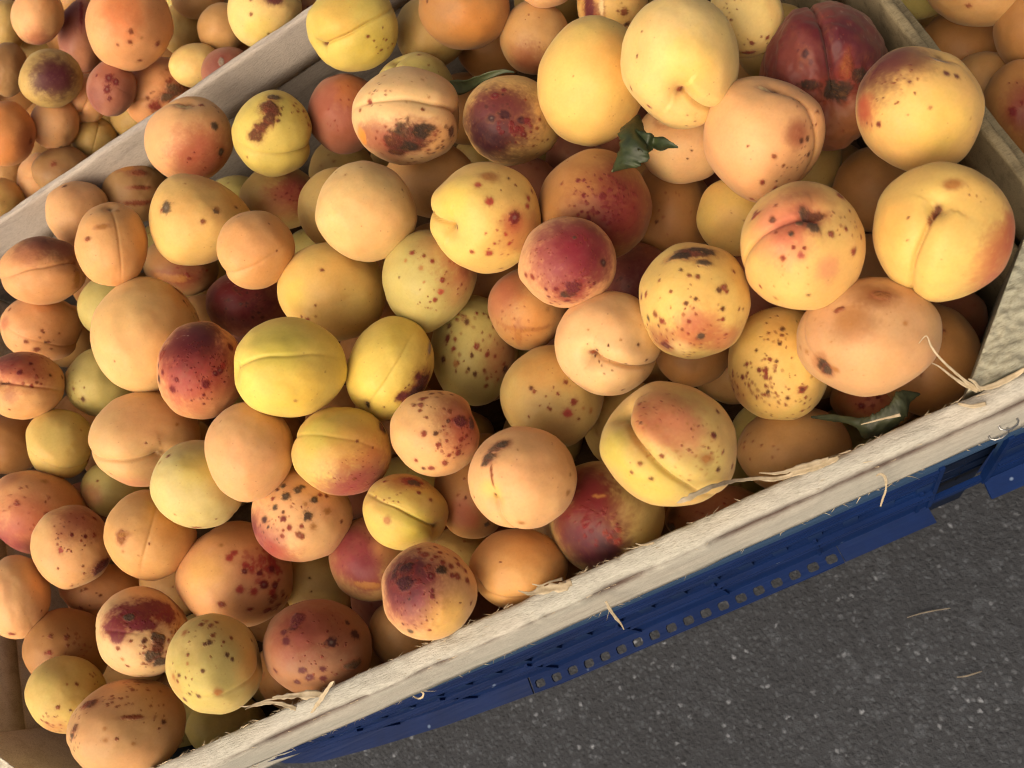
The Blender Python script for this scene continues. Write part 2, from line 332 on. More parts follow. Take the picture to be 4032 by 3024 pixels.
# ------------------------------------------------------------------ strips: leaves, shavings, strands
STRIPS={
'leaf_a':[(0.0020,0.1974,0.3473,0.0003,-0.0003,0.0000),(0.0063,0.1954,0.3528,0.0017,-0.0050,0.0025),(0.0107,0.1956,0.3558,0.0032,-0.0076,0.0025),(0.0144,0.1982,0.3583,0.0039,-0.0068,0.0010),(0.0175,0.2056,0.3543,0.0037,-0.0049,0.0000),(0.0202,0.2134,0.3478,0.0022,-0.0016,-0.0005),(0.0222,0.2187,0.3428,0.0010,-0.0004,-0.0005)],
'leaf_b':[(0.0158,0.1973,0.3573,-0.0017,-0.0059,0.0020),(0.0192,0.1943,0.3573,-0.0018,-0.0029,-0.0010),(0.0214,0.1943,0.3553,-0.0011,-0.0024,0.0000),(0.0233,0.1895,0.3583,-0.0013,-0.0037,0.0010),(0.0260,0.1878,0.3583,-0.0007,-0.0015,0.0000),(0.0285,0.1856,0.3573,-0.0001,-0.0003,0.0000)],
'leaf_c':[(-0.0481,0.3086,0.3235,0.0000,-0.0007,0.0000),(-0.0453,0.3017,0.3245,-0.0020,-0.0013,-0.0030),(-0.0399,0.2969,0.3275,-0.0016,0.0002,-0.0040),(-0.0334,0.2933,0.3305,-0.0011,0.0004,-0.0030),(-0.0276,0.2907,0.3320,-0.0006,-0.0005,-0.0015),(-0.0209,0.2879,0.3320,-0.0002,-0.0007,-0.0005),(-0.0167,0.2844,0.3315,0.0000,-0.0003,0.0000)],
'leaf_d':[(0.0261,0.0781,0.3080,-0.0001,-0.0005,0.0000),(0.0326,0.0729,0.3130,-0.0004,-0.0011,-0.0010),(0.0381,0.0668,0.3190,-0.0010,-0.0011,-0.0010),(0.0396,0.0631,0.3185,-0.0020,-0.0023,-0.0045),(0.0442,0.0617,0.3205,-0.0019,-0.0029,-0.0045),(0.0501,0.0622,0.3230,-0.0011,-0.0039,-0.0030),(0.0546,0.0643,0.3240,0.0000,-0.0039,-0.0020),(0.0579,0.0668,0.3220,0.0003,-0.0022,-0.0020),(0.0627,0.0666,0.3180,0.0000,-0.0004,0.0000)],
'shaving_long':[(-0.0302,0.0582,0.3639,-0.0000,-0.0002,0.0000),(-0.0271,0.0581,0.3639,-0.0000,-0.0008,0.0000),(-0.0229,0.0584,0.3627,-0.0000,-0.0009,0.0000),(-0.0168,0.0593,0.3580,-0.0001,-0.0008,0.0000),(-0.0106,0.0605,0.3460,-0.0002,-0.0006,0.0000),(-0.0048,0.0602,0.3380,-0.0003,-0.0006,0.0000),(0.0036,0.0573,0.3330,-0.0003,-0.0008,0.0000),(0.0118,0.0564,0.3320,-0.0002,-0.0011,0.0000),(0.0194,0.0558,0.3310,-0.0002,-0.0013,0.0000),(0.0258,0.0557,0.3305,-0.0001,-0.0007,0.0000)],
'shaving_long_2':[(-0.0015,0.0610,0.3380,-0.0001,-0.0001,0.0000),(0.0042,0.0585,0.3360,-0.0002,-0.0005,0.0000),(0.0108,0.0576,0.3340,-0.0002,-0.0008,0.0000),(0.0181,0.0567,0.3320,-0.0002,-0.0010,0.0000),(0.0225,0.0567,0.3310,-0.0001,-0.0005,0.0000)],
'shaving_flat':[(-0.1026,0.0587,0.3380,-0.0001,-0.0001,0.0000),(-0.1008,0.0571,0.3360,-0.0003,-0.0004,0.0000),(-0.0984,0.0562,0.3340,-0.0002,-0.0009,0.0000),(-0.0959,0.0563,0.3330,-0.0002,-0.0014,0.0000),(-0.0917,0.0554,0.3320,-0.0003,-0.0015,0.0000),(-0.0874,0.0543,0.3310,-0.0002,-0.0016,0.0000),(-0.0836,0.0541,0.3300,-0.0001,-0.0012,0.0000)],
'shaving_flat_2':[(-0.0960,0.0585,0.3390,-0.0001,-0.0002,0.0000),(-0.0933,0.0570,0.3380,-0.0001,-0.0003,0.0000),(-0.0896,0.0570,0.3360,-0.0000,-0.0003,0.0000),(-0.0860,0.0569,0.3320,-0.0001,-0.0005,0.0000)],
'shaving_low':[(-0.2348,0.0629,0.3400,-0.0000,-0.0002,0.0000),(-0.2306,0.0613,0.3390,-0.0000,-0.0004,0.0000),(-0.2258,0.0607,0.3370,-0.0001,-0.0007,0.0000),(-0.2201,0.0585,0.3350,-0.0003,-0.0007,0.0000),(-0.2171,0.0558,0.3320,-0.0005,-0.0007,0.0000),(-0.2154,0.0542,0.3300,-0.0004,-0.0006,0.0000)],
'shaving_low_2':[(-0.2197,0.0610,0.3380,-0.0001,-0.0003,0.0000),(-0.2169,0.0601,0.3370,-0.0001,-0.0007,0.0000),(-0.2112,0.0584,0.3340,-0.0003,-0.0014,0.0000),(-0.2056,0.0566,0.3320,-0.0004,-0.0016,0.0000),(-0.2009,0.0547,0.3300,-0.0003,-0.0010,0.0000)],
'shaving_low_3':[(-0.2080,0.0498,0.3315,0.0003,-0.0003,0.0000),(-0.2037,0.0513,0.3330,0.0006,-0.0006,0.0000),(-0.1992,0.0536,0.3340,0.0007,-0.0008,0.0000),(-0.1928,0.0563,0.3360,0.0004,-0.0005,0.0000),(-0.1898,0.0564,0.3380,0.0001,-0.0002,0.0000)],
'shaving_low_4':[(-0.2309,0.0604,0.3420,0.0001,-0.0002,0.0000),(-0.2287,0.0610,0.3400,0.0001,-0.0004,0.0000),(-0.2219,0.0607,0.3380,0.0000,-0.0004,0.0000),(-0.2155,0.0590,0.3360,-0.0001,-0.0005,0.0000)],
'strand_corner':[(0.0654,0.0761,0.3480,0.0000,-0.0001,0.0000),(0.0682,0.0768,0.3500,-0.0001,-0.0001,0.0000),(0.0681,0.0731,0.3480,-0.0003,-0.0000,0.0000),(0.0695,0.0685,0.3440,-0.0003,-0.0001,0.0000),(0.0721,0.0635,0.3390,-0.0004,-0.0002,0.0000),(0.0751,0.0591,0.3340,-0.0005,-0.0003,0.0000),(0.0779,0.0563,0.3310,-0.0006,-0.0005,0.0000)],
'strand_corner_2':[(0.0664,0.0689,0.3440,-0.0001,-0.0001,0.0000),(0.0682,0.0671,0.3420,-0.0002,-0.0001,0.0000),(0.0706,0.0635,0.3380,-0.0003,-0.0002,0.0000),(0.0739,0.0597,0.3330,-0.0005,-0.0003,0.0000),(0.0767,0.0564,0.3310,-0.0006,-0.0005,0.0000)],
'strand_corner_3':[(0.0747,0.0602,0.3380,-0.0002,-0.0001,0.0000),(0.0762,0.0586,0.3360,-0.0004,-0.0002,-0.0000),(0.0775,0.0566,0.3330,-0.0004,-0.0005,0.0000),(0.0822,0.0556,0.3320,-0.0002,-0.0009,0.0000),(0.0887,0.0558,0.3320,-0.0001,-0.0009,0.0000),(0.0923,0.0560,0.3340,-0.0000,-0.0006,0.0000)],
'strand_corner_4':[(0.0689,0.0551,0.3320,-0.0002,-0.0003,0.0000),(0.0722,0.0523,0.3320,-0.0003,-0.0006,0.0000),(0.0767,0.0514,0.3310,-0.0002,-0.0006,0.0000)],
'strand_hang':[(0.0342,0.0450,0.3260,-0.0000,-0.0002,0.0000),(0.0357,0.0448,0.3270,-0.0003,-0.0003,0.0000),(0.0367,0.0434,0.3240,-0.0005,0.0000,0.0000),(0.0366,0.0417,0.3100,-0.0003,0.0002,-0.0000),(0.0351,0.0403,0.2960,-0.0003,0.0002,0.0000),(0.0341,0.0393,0.2850,-0.0002,0.0002,0.0000)],
'strand_hang_2':[(-0.0743,0.0430,0.3280,-0.0005,-0.0000,0.0000),(-0.0764,0.0409,0.3180,-0.0006,-0.0001,0.0000),(-0.0787,0.0387,0.3040,-0.0006,-0.0001,0.0000),(-0.0796,0.0368,0.2960,-0.0004,-0.0001,-0.0000),(-0.0818,0.0352,0.2850,-0.0002,-0.0000,0.0000)],
'strand_curl':[(-0.1773,0.0432,0.3000,-0.0002,-0.0001,0.0000),(-0.1775,0.0420,0.2960,-0.0002,-0.0003,0.0000),(-0.1749,0.0417,0.2970,0.0002,-0.0004,0.0000),(-0.1723,0.0426,0.3000,0.0004,-0.0001,0.0000),(-0.1721,0.0434,0.3020,0.0003,0.0001,0.0000)],
'strand_edge':[(-0.0540,0.0573,0.3330,-0.0001,-0.0001,0.0000),(-0.0517,0.0557,0.3320,-0.0001,-0.0003,0.0000),(-0.0478,0.0550,0.3310,-0.0001,-0.0004,0.0000)],
'strand_leaf':[(0.0383,0.0634,0.3280,-0.0000,-0.0001,0.0000),(0.0413,0.0626,0.3290,-0.0001,-0.0002,0.0000),(0.0462,0.0614,0.3300,-0.0001,-0.0003,0.0000),(0.0512,0.0603,0.3300,-0.0001,-0.0005,0.0000)],
'straw_a':[(0.0490,-0.0477,0.0020,-0.0001,-0.0002,-0.0000),(0.0538,-0.0489,0.0025,-0.0001,-0.0004,0.0000),(0.0596,-0.0493,0.0030,-0.0001,-0.0004,0.0000),(0.0645,-0.0497,0.0020,-0.0000,-0.0002,-0.0000)],
'straw_b':[(0.0399,-0.0033,0.0020,-0.0000,-0.0002,0.0000),(0.0492,-0.0041,0.0020,-0.0001,-0.0003,0.0000),(0.0594,-0.0060,0.0020,-0.0001,-0.0003,0.0000),(0.0672,-0.0079,0.0020,-0.0001,-0.0002,0.0000)]}
def strip(name, key, mat, parent=None, thick=.0003, sub=6, across=4, cup=.0, rag=.0, seed=0, rf=2.3):
    D = np.array(STRIPS[key]); m = len(D); t = np.linspace(0, m-1, (m-1)*sub+1)
    def cr(col):
        out = []
        for x in t:
            i = min(int(x), m-2); u = x-i; p0, p1, p2, p3 = (D[max(0, min(m-1, i+q)), col] for q in (-1, 0, 1, 2))
            out.append(.5*(2*p1+(p2-p0)*u+(2*p0-5*p1+4*p2-p3)*u*u+(3*p1-p0-3*p2+p3)*u**3))
        return np.array(out)
    c = cr(slice(0, 3)); sd = cr(slice(3, 6)); nn = len(t)
    tang = np.gradient(c, axis=0); nor = np.cross(tang, sd); nor /= np.linalg.norm(nor, axis=1, keepdims=True)+1e-12
    nor[nor[:, 2] < 0] *= -1
    ts = np.linspace(-1, 1, across+1); G = np.zeros((2, nn, across+1, 3))
    for j, a in enumerate(ts):
        w = a
        if rag: w = a*(1+rag*fbm(np.stack([t*rf, np.full(nn, a*3.), np.zeros(nn)], 1), seed+5, 3))
        p = c+sd*(w if np.isscalar(w) else w[:, None])+nor*(cup*(a*a-.4))*np.linalg.norm(sd, axis=1, keepdims=True)
        p = p+nor*(np.linalg.norm(sd, axis=1)*.12*fbm(np.stack([t*1.7, np.full(nn, a*2.), np.full(nn, seed*1.)], 1), seed, 2))[:, None]
        G[0, :, j] = p+nor*thick/2; G[1, :, j] = p-nor*thick/2
    A = across+1; V = G.reshape(-1, 3); F = []; o = nn*A
    for i in range(nn-1):
        for j in range(across):
            q = (i*A+j, i*A+j+1, (i+1)*A+j+1, (i+1)*A+j); F.append(q); F.append(tuple(o+x for x in q[::-1]))
    for i in range(nn-1):
        for j in (0, across):
            F.append((i*A+j, (i+1)*A+j, o+(i+1)*A+j, o+i*A+j))
    for i in (0, nn-1):
        for j in range(across): F.append((i*A+j, i*A+j+1, o+i*A+j+1, o+i*A+j))
    me = pydata(name, V, F, True)
    bm = bmesh.new(); bm.from_mesh(me); bmesh.ops.recalc_face_normals(bm, faces=bm.faces); bm.to_mesh(me); bm.free()
    return link(name, me, mat, parent)
sp = 0
for key in [k for k in STRIPS if k[:4] in ('shav', 'stra')]:
    sp += 1
    strip('splinter', key, FIBRE, fb, thick=.00025, cup=.15, rag=.7 if 'shav' in key else .35, seed=sp*7, across=4, rf=4.5)
# fine loose fibres along the sawn edges
rnd = random.Random(4)
CL = [rnd.uniform(XL+.08, XR) for _ in range(12)]
V = []; F = []
def hair(p, d, l, w):
    p = Vector(p); d = Vector(d).normalized(); s = d.cross(Vector((rnd.uniform(-1, 1), rnd.uniform(-1, 1), 1))).normalized()
    b = len(V); q = p.copy(); k = 3; bend = Vector((rnd.uniform(-.5, .5), rnd.uniform(-.5, .5), rnd.uniform(-.5, .3)))
    for i in range(k+1):
        ww = w*(1-i/k*.85); V.append(q-s*ww); V.append(q+s*ww); q = q+d*(l/k); d = (d+bend*.35).normalized()
    for i in range(k): F.append((b+2*i, b+2*i+1, b+2*i+3, b+2*i+2))
for i in range(420):
    x = rnd.choice(CL)+rnd.gauss(0, .012) if rnd.random() < .6 else rnd.uniform(XL+.06, XR+.02); e = rnd.random(); sg = rnd.choice((-1, 1)); big = rnd.random() < .06
    l = rnd.uniform(.0012, .0034)*(2.2 if big else 1); w = rnd.uniform(.00008, .00018)*(1.6 if big else 1)
    if e < .45: hair((x, YF-.0003, H0-.0006), (sg*1.2, rnd.uniform(.1, .9), rnd.uniform(-.2, .5)), l, w)
    elif e < .72: hair((x, YO+.0003, H0-.049-.0005*rnd.random()), (sg*1.0, rnd.uniform(-.9, -.1), rnd.uniform(-.6, .1)), l, w)
    elif e < .88: hair((x, YO+.0012, H0-.002), (sg*1.6, rnd.uniform(-.5, .4), rnd.uniform(0, .5)), l, w)
    else: hair((x, rnd.uniform(YO+.002, YF-.001), H0-.0002), (sg*1.8, rnd.uniform(-.4, .4), rnd.uniform(.05, .4)), l, w)
fz = link('wood_fibres', pydata('wood_fibres', V, F), FIBRE, crate); fz['kind'] = 'stuff'

lf = strip('leaf', 'leaf_a', LEAF1, thick=.0004, sub=14, across=10, cup=-.45, rag=.2, seed=3, rf=5)
lb = strip('leaf_flap', 'leaf_b', LEAF1, lf, thick=.0004, sub=14, across=8, cup=.5, rag=.2, seed=9, rf=5)
def midrib(leaf, key, mat, n_):
    D = STRIPS[key]; pts = [(d[0], d[1], d[2]+.0006) for d in D][:n_]; tube('midrib', pts, .00035, mat, leaf, 5)
midrib(lf, 'leaf_a', LEAFP, 6)
tag(lf, 'crumpled dark green torn leaf under the large pale cream-yellow apricot', 'leaf')
lc = strip('leaf', 'leaf_c', LEAF2, thick=.0004, sub=8, across=6, cup=.3, rag=.1, seed=13)
tag(lc, 'narrow dull grey-green leaf stuck beside the purple speckled apricot near the top', 'leaf')
ld = strip('leaf', 'leaf_d', LEAF3, thick=.0004, sub=14, across=10, cup=-.4, rag=.2, seed=19, rf=5)
tag(ld, 'jagged dark green leaf tucked against the front board near the right corner', 'leaf')

for key, lab in (('straw_a', 'short pale straw lying on the asphalt near the lower right'), ('straw_b', 'thin faint dry stalk lying on the asphalt below the blue crate')):
    tag(strip('straw', key, STRAW, thick=.0004, cup=.3, rag=.2, seed=31, across=2), lab, 'straw')
# ------------------------------------------------------------------ blue plastic crate below
blue = empty('plastic_crate'); tag(blue, 'blue plastic crate with slotted ribbed side, standing on the asphalt under the wooden crate', 'crate')
def ybot(x): return float(np.interp(x, [-.36, -.335, -.31, -.27, -.22, -.15, 0, .16, .20], [.075, .054, .0455, .0405, .036, .0325, .0325, .0335, .034]))
def ytop(x): return float(np.interp(x, [-.36, -.335, -.31, -.27, -.15, 0, .2], [.080, .060, .0530, .0490, .0460, .0450, .0450]))
ZT, ZS0, ZS1, ZF = H0-.052, .250, .236, .185      # rim top, slot rows, flange height
HX0, HX1 = .064, .090                             # hand hole
def wallpt(x, z):                                  # slanting outer face
    u = (ZT-z)/(ZT-ZF); return Vector((x, ytop(x)+(ybot(x)+.0085-ytop(x))*u, z))
def sweep_panel(name, xs, zs, skip, parent, wearf=None, thick=.0025):
    bm = bmesh.new(); G = {}
    def v(i, j):
        if (i, j) not in G: G[i, j] = bm.verts.new(wallpt(xs[i], zs[j]))
        return G[i, j]
    for i in range(len(xs)-1):
        for j in range(len(zs)-1):
            if skip(xs[i], xs[i+1], j): continue
            bm.faces.new((v(i, j), v(i+1, j), v(i+1, j+1), v(i, j+1)))
    bmesh.ops.recalc_face_normals(bm, faces=bm.faces)
    bmesh.ops.solidify(bm, geom=bm.faces[:], thickness=thick)
    bmesh.ops.recalc_face_normals(bm, faces=bm.faces)
    me = bpy.data.meshes.new(name); bm.to_mesh(me); bm.free()
    if wearf:
        P = np.array([w.co for w in me.vertices]); at = me.attributes.new('wear', 'FLOAT', 'POINT'); at.data.foreach_set('value', wearf(P).astype(np.float32))
    return link(name, me, BLUE, parent)
xs = sorted(set([round(x, 4) for x in np.arange(-.35, .1901, .0034)]+[HX0, HX1]))
zs = [ZT, ZT-.004, .262, .255, .2545, ZS0, ZS1, .229, .215, .205, .1935, ZF]
pit = .0170
def slot(x0, x1, j):
    xm = (x0+x1)/2
    if HX0 < xm < HX1 and 1 <= j <= 9: return True
    if j == 5 and xm < .055 and xm > -.30: return ((xm+.5) % pit) < .0095
    return False
sweep_panel('side_wall', xs, zs, slot, blue, lambda P: np.clip((P[:, 2]-.240)/.025, 0, .85))
# ribs running along the wall and short uprights
def bar_along(name, x0, x1, z, out, hgt, dep):
    n = max(2, int((x1-x0)/.012)); V = []; F = []
    for x in np.linspace(x0, x1, n):
        q = wallpt(x, z); 
        for (dy, dz) in ((.0008, -hgt/2), (-out, -hgt/2), (-out, hgt/2), (.0008, hgt/2)): V.append((q.x, q.y+dy, q.z+dz))
    for i in range(n-1):
        for k in range(4): F.append((i*4+k, i*4+(k+1) % 4, (i+1)*4+(k+1) % 4, (i+1)*4+k))
    F.append((0, 1, 2, 3)); F.append(tuple((n-1)*4+k for k in (3, 2, 1, 0)))
    me = pydata(name, V, F); bm = bmesh.new(); bm.from_mesh(me); bmesh.ops.recalc_face_normals(bm, faces=bm.faces); bm.to_mesh(me); bm.free()
    return link(name, me, BLUE, blue)
for z, o in ((.2705, .0012), (.2635, .0010), (.2565, .0010), (.2530, .0010), (.2275, .0022), (.2120, .0014)):
    bar_along('rib', -.335, HX0-.002, z, o, .0022, 0); bar_along('rib', HX1+.002, .188, z, o, .0022, 0)
def upright(x, z0, z1, out, w=.0016):
    a = wallpt(x, z0); b = wallpt(x, z1); V = []
    for q in (a, b):
        for dx, dy in ((-w/2, .0008), (w/2, .0008), (w/2, -out), (-w/2, -out)): V.append((q.x+dx, q.y+dy, q.z))
    F = [(0, 1, 2, 3), (7, 6, 5, 4)]+[(k, 4+k, 4+(k+1) % 4, (k+1) % 4) for k in range(4)]
    me = pydata('rib', V, F); bm = bmesh.new(); bm.from_mesh(me); bmesh.ops.recalc_face_normals(bm, faces=bm.faces); bm.to_mesh(me); bm.free()
    link('rib', me, BLUE, blue)
for i, x in enumerate(np.arange(-.30, .06, .051)): upright(x, .2345, .187, .0012)
for x in (HX0-.001, HX1+.001, .118, .146): upright(x, ZT-.002, .187, .0012, .0022)
# flange with drain holes
def flange(x0, x1):
    bm = bmesh.new(); pitch = .0100; hs = .0062; xsF = []; x = x0
    k = 0
    while x < x1: xsF += [x, x+hs*.5-.0031+.0019, ]; x += pitch
    xsF = []; x = x0
    while x+pitch <= x1+1e-6: xsF += [x, x+.0021, x+.0031, x+.0068, x+.0078]; x += pitch
    xsF.append(x)
    def row(xx): y0 = ybot(xx)+.0088; y1 = ybot(xx)-.0005; a = y0-.0030; b = a-.0009; d = y1+.0020; c = d+.0009; return [y0, a, b, c, d, y1]
    G = {}
    def v(i, j):
        if (i, j) not in G: G[i, j] = bm.verts.new((xsF[i], row(xsF[i])[j], ZF+.0006*math.sin(xsF[i]*60)))
        return G[i, j]
    for i in range(len(xsF)-1):
        seg = i % 5
        for j in range(5):
            hole = (seg == 2 and j in (1, 2, 3)) or (seg in (1, 3) and j == 2)
            if hole: continue
            if seg == 1 and j in (1, 3):
                q = [v(i, j), v(i+1, j), v(i+1, j+1), v(i, j+1)]; q.remove(v(i+1, j+1) if j == 1 else v(i+1, j)) ; bm.faces.new(q); continue
            if seg == 3 and j in (1, 3):
                q = [v(i, j), v(i+1, j), v(i+1, j+1), v(i, j+1)]; q.remove(v(i, j+1) if j == 1 else v(i, j)); bm.faces.new(q); continue
            bm.faces.new((v(i, j), v(i+1, j), v(i+1, j+1), v(i, j+1)))
    bmesh.ops.recalc_face_normals(bm, faces=bm.faces); bmesh.ops.solidify(bm, geom=bm.faces[:], thickness=.0022); bmesh.ops.recalc_face_normals(bm, faces=bm.faces)
    me = bpy.data.meshes.new('flange'); bm.to_mesh(me); bm.free(); link('flange', me, BLUE, blue)
flange(-.165, .0210)
LIPL = np.linspace(-.345, -.166, 14)
# plain lower lip beyond the flange, the recess behind the hand hole and the inset lower walls
def quadstrip(name, top, bot, parent, thick):
    n = len(top); V = list(top)+list(bot); F = [(i, i+1, n+i+1, n+i) for i in range(n-1)]
    me = pydata(name, V, F); bm = bmesh.new(); bm.from_mesh(me); bmesh.ops.recalc_face_normals(bm, faces=bm.faces); bmesh.ops.solidify(bm, geom=bm.faces[:], thickness=thick); bmesh.ops.recalc_face_normals(bm, faces=bm.faces); bm.to_mesh(me); bm.free()
    return link(name, me, BLUE, parent)
quadstrip('lip', [(x, ybot(x)+.0088, ZF+.0008) for x in LIPL], [(x, ybot(x)-.0005, ZF+.0004) for x in LIPL], blue, .002)
xa = np.linspace(.0153, HX0-.001, 6); quadstrip('lip', [(x, ybot(x)+.0088, ZF+.0006) for x in xa], [(x, ybot(x)-.0003, ZF-.0004) for x in xa], blue, .002)
xa = np.linspace(HX1+.001, .188, 10); quadstrip('lip', [(x, ybot(x)+.0085, ZF+.004) for x in xa], [(x, ybot(x)-.0005, ZF-.003) for x in xa], blue, .002)
rc = quadstrip('hand_recess', [(x, .0505, ZT-.001) for x in (HX0-.004, HX1+.004)], [(x, .0480, .09) for x in (HX0-.004, HX1+.004)], blue, .001)
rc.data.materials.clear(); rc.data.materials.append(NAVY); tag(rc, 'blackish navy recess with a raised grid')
for k in range(4): tube('rib', [(HX0-.003, .0496-.0003*k, .262-.022*k), (HX1+.003, .0496-.0003*k, .262-.022*k)], .0009, NAVY, blue, 4)
for x in (HX0+.007, HX0+.017): tube('rib', [(x, .0498, .275), (x+.001, .0486, .18)], .0009, NAVY, blue, 4)
xl = [-.35, -.30, -.25, -.2, -.1, 0, .1, .188]
quadstrip('lower_wall', [(x, ytop(x)+.012, ZF-.002) for x in xl], [(x, ytop(x)+.020, .0) for x in xl], blue, .003)
for (xx, nm) in ((-.352, 'end_wall'), (.19, 'end_wall')):
    quadstrip(nm, [(xx, y, ZB-.008) for y in np.linspace(.078 if xx < 0 else .047, .40, 8)], [(xx*.985, y, .0) for y in np.linspace(.082 if xx < 0 else .06, .395, 8)], blue, .003)
quadstrip('back_wall', [(x, .40, ZB-.008) for x in (-.352, .19)], [(x, .392, 0) for x in (-.347, .187)], blue, .003)
# wooden crate stands on two bearers inside the plastic crate
SUPZ = ZB-.0065
for y in (.13, .33):
    b = box('bearer', -.345, .18, y-.02, y+.02, 0.0, SUPZ, WOODB, None); tag(b, 'wooden block under the crates, hidden below the %s fruit' % ('front' if y < .2 else 'rear'), 'block') if 0 else None
    b.parent = crate

# ------------------------------------------------------------------ apricots
WOODGAP = mat_wood('gap_shade_wood', tuple(s2l((98, 74, 50))), tuple(s2l((70, 50, 34))), tuple(s2l((84, 62, 42))))  # dark brown crate floor, shade of the gaps painted into the wood colour
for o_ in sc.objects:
    if o_.name.startswith('bottom_panel'): o_.data.materials.clear(); o_.data.materials.append(WOODGAP)
BASE = {  # skin ground colour, second tone
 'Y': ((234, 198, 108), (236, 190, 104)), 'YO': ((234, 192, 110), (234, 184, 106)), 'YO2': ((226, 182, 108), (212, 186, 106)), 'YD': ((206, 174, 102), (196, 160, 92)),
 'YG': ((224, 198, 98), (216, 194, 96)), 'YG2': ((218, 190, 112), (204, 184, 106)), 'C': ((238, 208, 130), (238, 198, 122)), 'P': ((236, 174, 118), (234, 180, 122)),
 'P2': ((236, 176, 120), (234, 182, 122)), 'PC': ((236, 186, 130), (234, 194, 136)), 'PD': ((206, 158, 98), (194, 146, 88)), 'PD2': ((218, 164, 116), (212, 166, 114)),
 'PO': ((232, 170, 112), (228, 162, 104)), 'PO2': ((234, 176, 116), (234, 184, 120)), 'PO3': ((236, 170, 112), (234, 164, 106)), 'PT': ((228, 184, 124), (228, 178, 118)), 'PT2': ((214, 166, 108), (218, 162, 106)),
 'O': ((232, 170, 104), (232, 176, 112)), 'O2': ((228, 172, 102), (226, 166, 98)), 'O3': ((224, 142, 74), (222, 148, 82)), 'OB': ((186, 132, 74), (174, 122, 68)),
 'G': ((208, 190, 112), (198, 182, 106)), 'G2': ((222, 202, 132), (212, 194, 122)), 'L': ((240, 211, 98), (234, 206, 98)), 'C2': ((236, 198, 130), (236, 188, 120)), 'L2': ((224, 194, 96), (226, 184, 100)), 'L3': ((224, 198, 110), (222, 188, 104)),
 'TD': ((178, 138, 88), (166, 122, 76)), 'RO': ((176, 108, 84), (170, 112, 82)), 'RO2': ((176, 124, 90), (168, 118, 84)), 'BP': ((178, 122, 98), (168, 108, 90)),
}
COL = dict(pinkred=(186, 78, 62), red=(176, 62, 56), dkred=(112, 30, 36), maroon=(98, 34, 42), purple=(98, 38, 50), dkpurple=(58, 20, 30), crimson=(136, 40, 54), wine=(124, 44, 56),
 rose=(184, 84, 68), rosepale=(220, 134, 106), rosepurple=(152, 66, 72), brownpink=(176, 106, 80), brownpurple=(138, 78, 68), plum=(84, 32, 44), brick=(156, 74, 54), brickdk=(122, 44, 42), redbrick=(134, 58, 46),
 orange=(236, 152, 72), orangered=(224, 122, 72), yellow=(244, 200, 84), lemon=(226, 202, 92), lime=(202, 194, 84), cream=(242, 214, 158), peach=(240, 172, 118),
 tan=(186, 128, 72), tanbrown=(150, 96, 56), brown=(136, 70, 44), redbrown=(142, 56, 44), dkbrown=(96, 54, 36), black=(54, 43, 34), dkgrey=(80, 66, 53), greybrown=(104, 82, 62), grey=(150, 138, 124), purplegrey=(92, 60, 60), white=(226, 206, 196))
KA = .86      # reflectance of the ripe skin
def soft(c):
    c = s2l(c)*KA; return c*.93+.07*float(c@np.array([.3, .6, .1]))
BASE = {k: (soft(a), soft(b)) for k, (a, b) in BASE.items()}; COL = {k: s2l(v)*(KA if max(v) > 150 else .9) for k, v in COL.items()}
SPOTTY = ('brown', 'redbrown', 'dkbrown', 'black', 'dkgrey', 'greybrown', 'dkred', 'tanbrown', 'grey')
def grid_sphere(nr_f, nr_b, ns):
    """unit sphere with its pole on +z, rings closer together on the upper half"""
    th = np.concatenate([np.linspace(0, math.pi*.56, nr_f+1)[1:], np.linspace(math.pi*.56, math.pi, nr_b+1)[1:-1]])
    ph = np.arange(ns)*2*math.pi/ns
    T, Pp = np.meshgrid(th, ph, indexing='ij')
    v = np.stack([np.sin(T)*np.cos(Pp), np.sin(T)*np.sin(Pp), np.cos(T)], -1).reshape(-1, 3)
    v = np.concatenate([[[0, 0, 1]], v, [[0, 0, -1]]]); n = len(th); k = np.arange(ns); k2 = (k+1) % ns
    tri0 = np.stack([np.zeros(ns, int), 1+k, 1+k2], 1)
    q = np.concatenate([np.stack([1+i*ns+k, 1+(i+1)*ns+k, 1+(i+1)*ns+k2, 1+i*ns+k2], 1) for i in range(n-1)])
    last = len(v)-1; tri1 = np.stack([np.full(ns, last), 1+(n-1)*ns+k2, 1+(n-1)*ns+k], 1)
    return v, tri0, q, tri1
SPH = {1: grid_sphere(64, 16, 156), 0: grid_sphere(40, 12, 104), -1: grid_sphere(24, 10, 60)}
def mesh_np(name, v, topo, col):
    t0, q, t1 = topo; me = bpy.data.meshes.new(name); nl = len(t0)*3+len(q)*4+len(t1)*3; nf = len(t0)+len(q)+len(t1)
    me.vertices.add(len(v)); me.vertices.foreach_set('co', v.astype(np.float32).ravel())
    me.loops.add(nl); me.polygons.add(nf)
    me.loops.foreach_set('vertex_index', np.concatenate([t0.ravel(), q.ravel(), t1.ravel()]).astype(np.int32))
    st = np.concatenate([np.arange(len(t0))*3, len(t0)*3+np.arange(len(q))*4, len(t0)*3+len(q)*4+np.arange(len(t1))*3]).astype(np.int32)
    me.polygons.foreach_set('loop_start', st)
    me.polygons.foreach_set('use_smooth', np.ones(nf, bool)); me.update(calc_edges=True); me.validate()
    a = me.attributes.new('skin', 'FLOAT_COLOR', 'POINT'); a.data.foreach_set('color', col.astype(np.float32).ravel())
    return me
count = [0]
def unit(v): v = np.array(v, float); return v/np.linalg.norm(v)
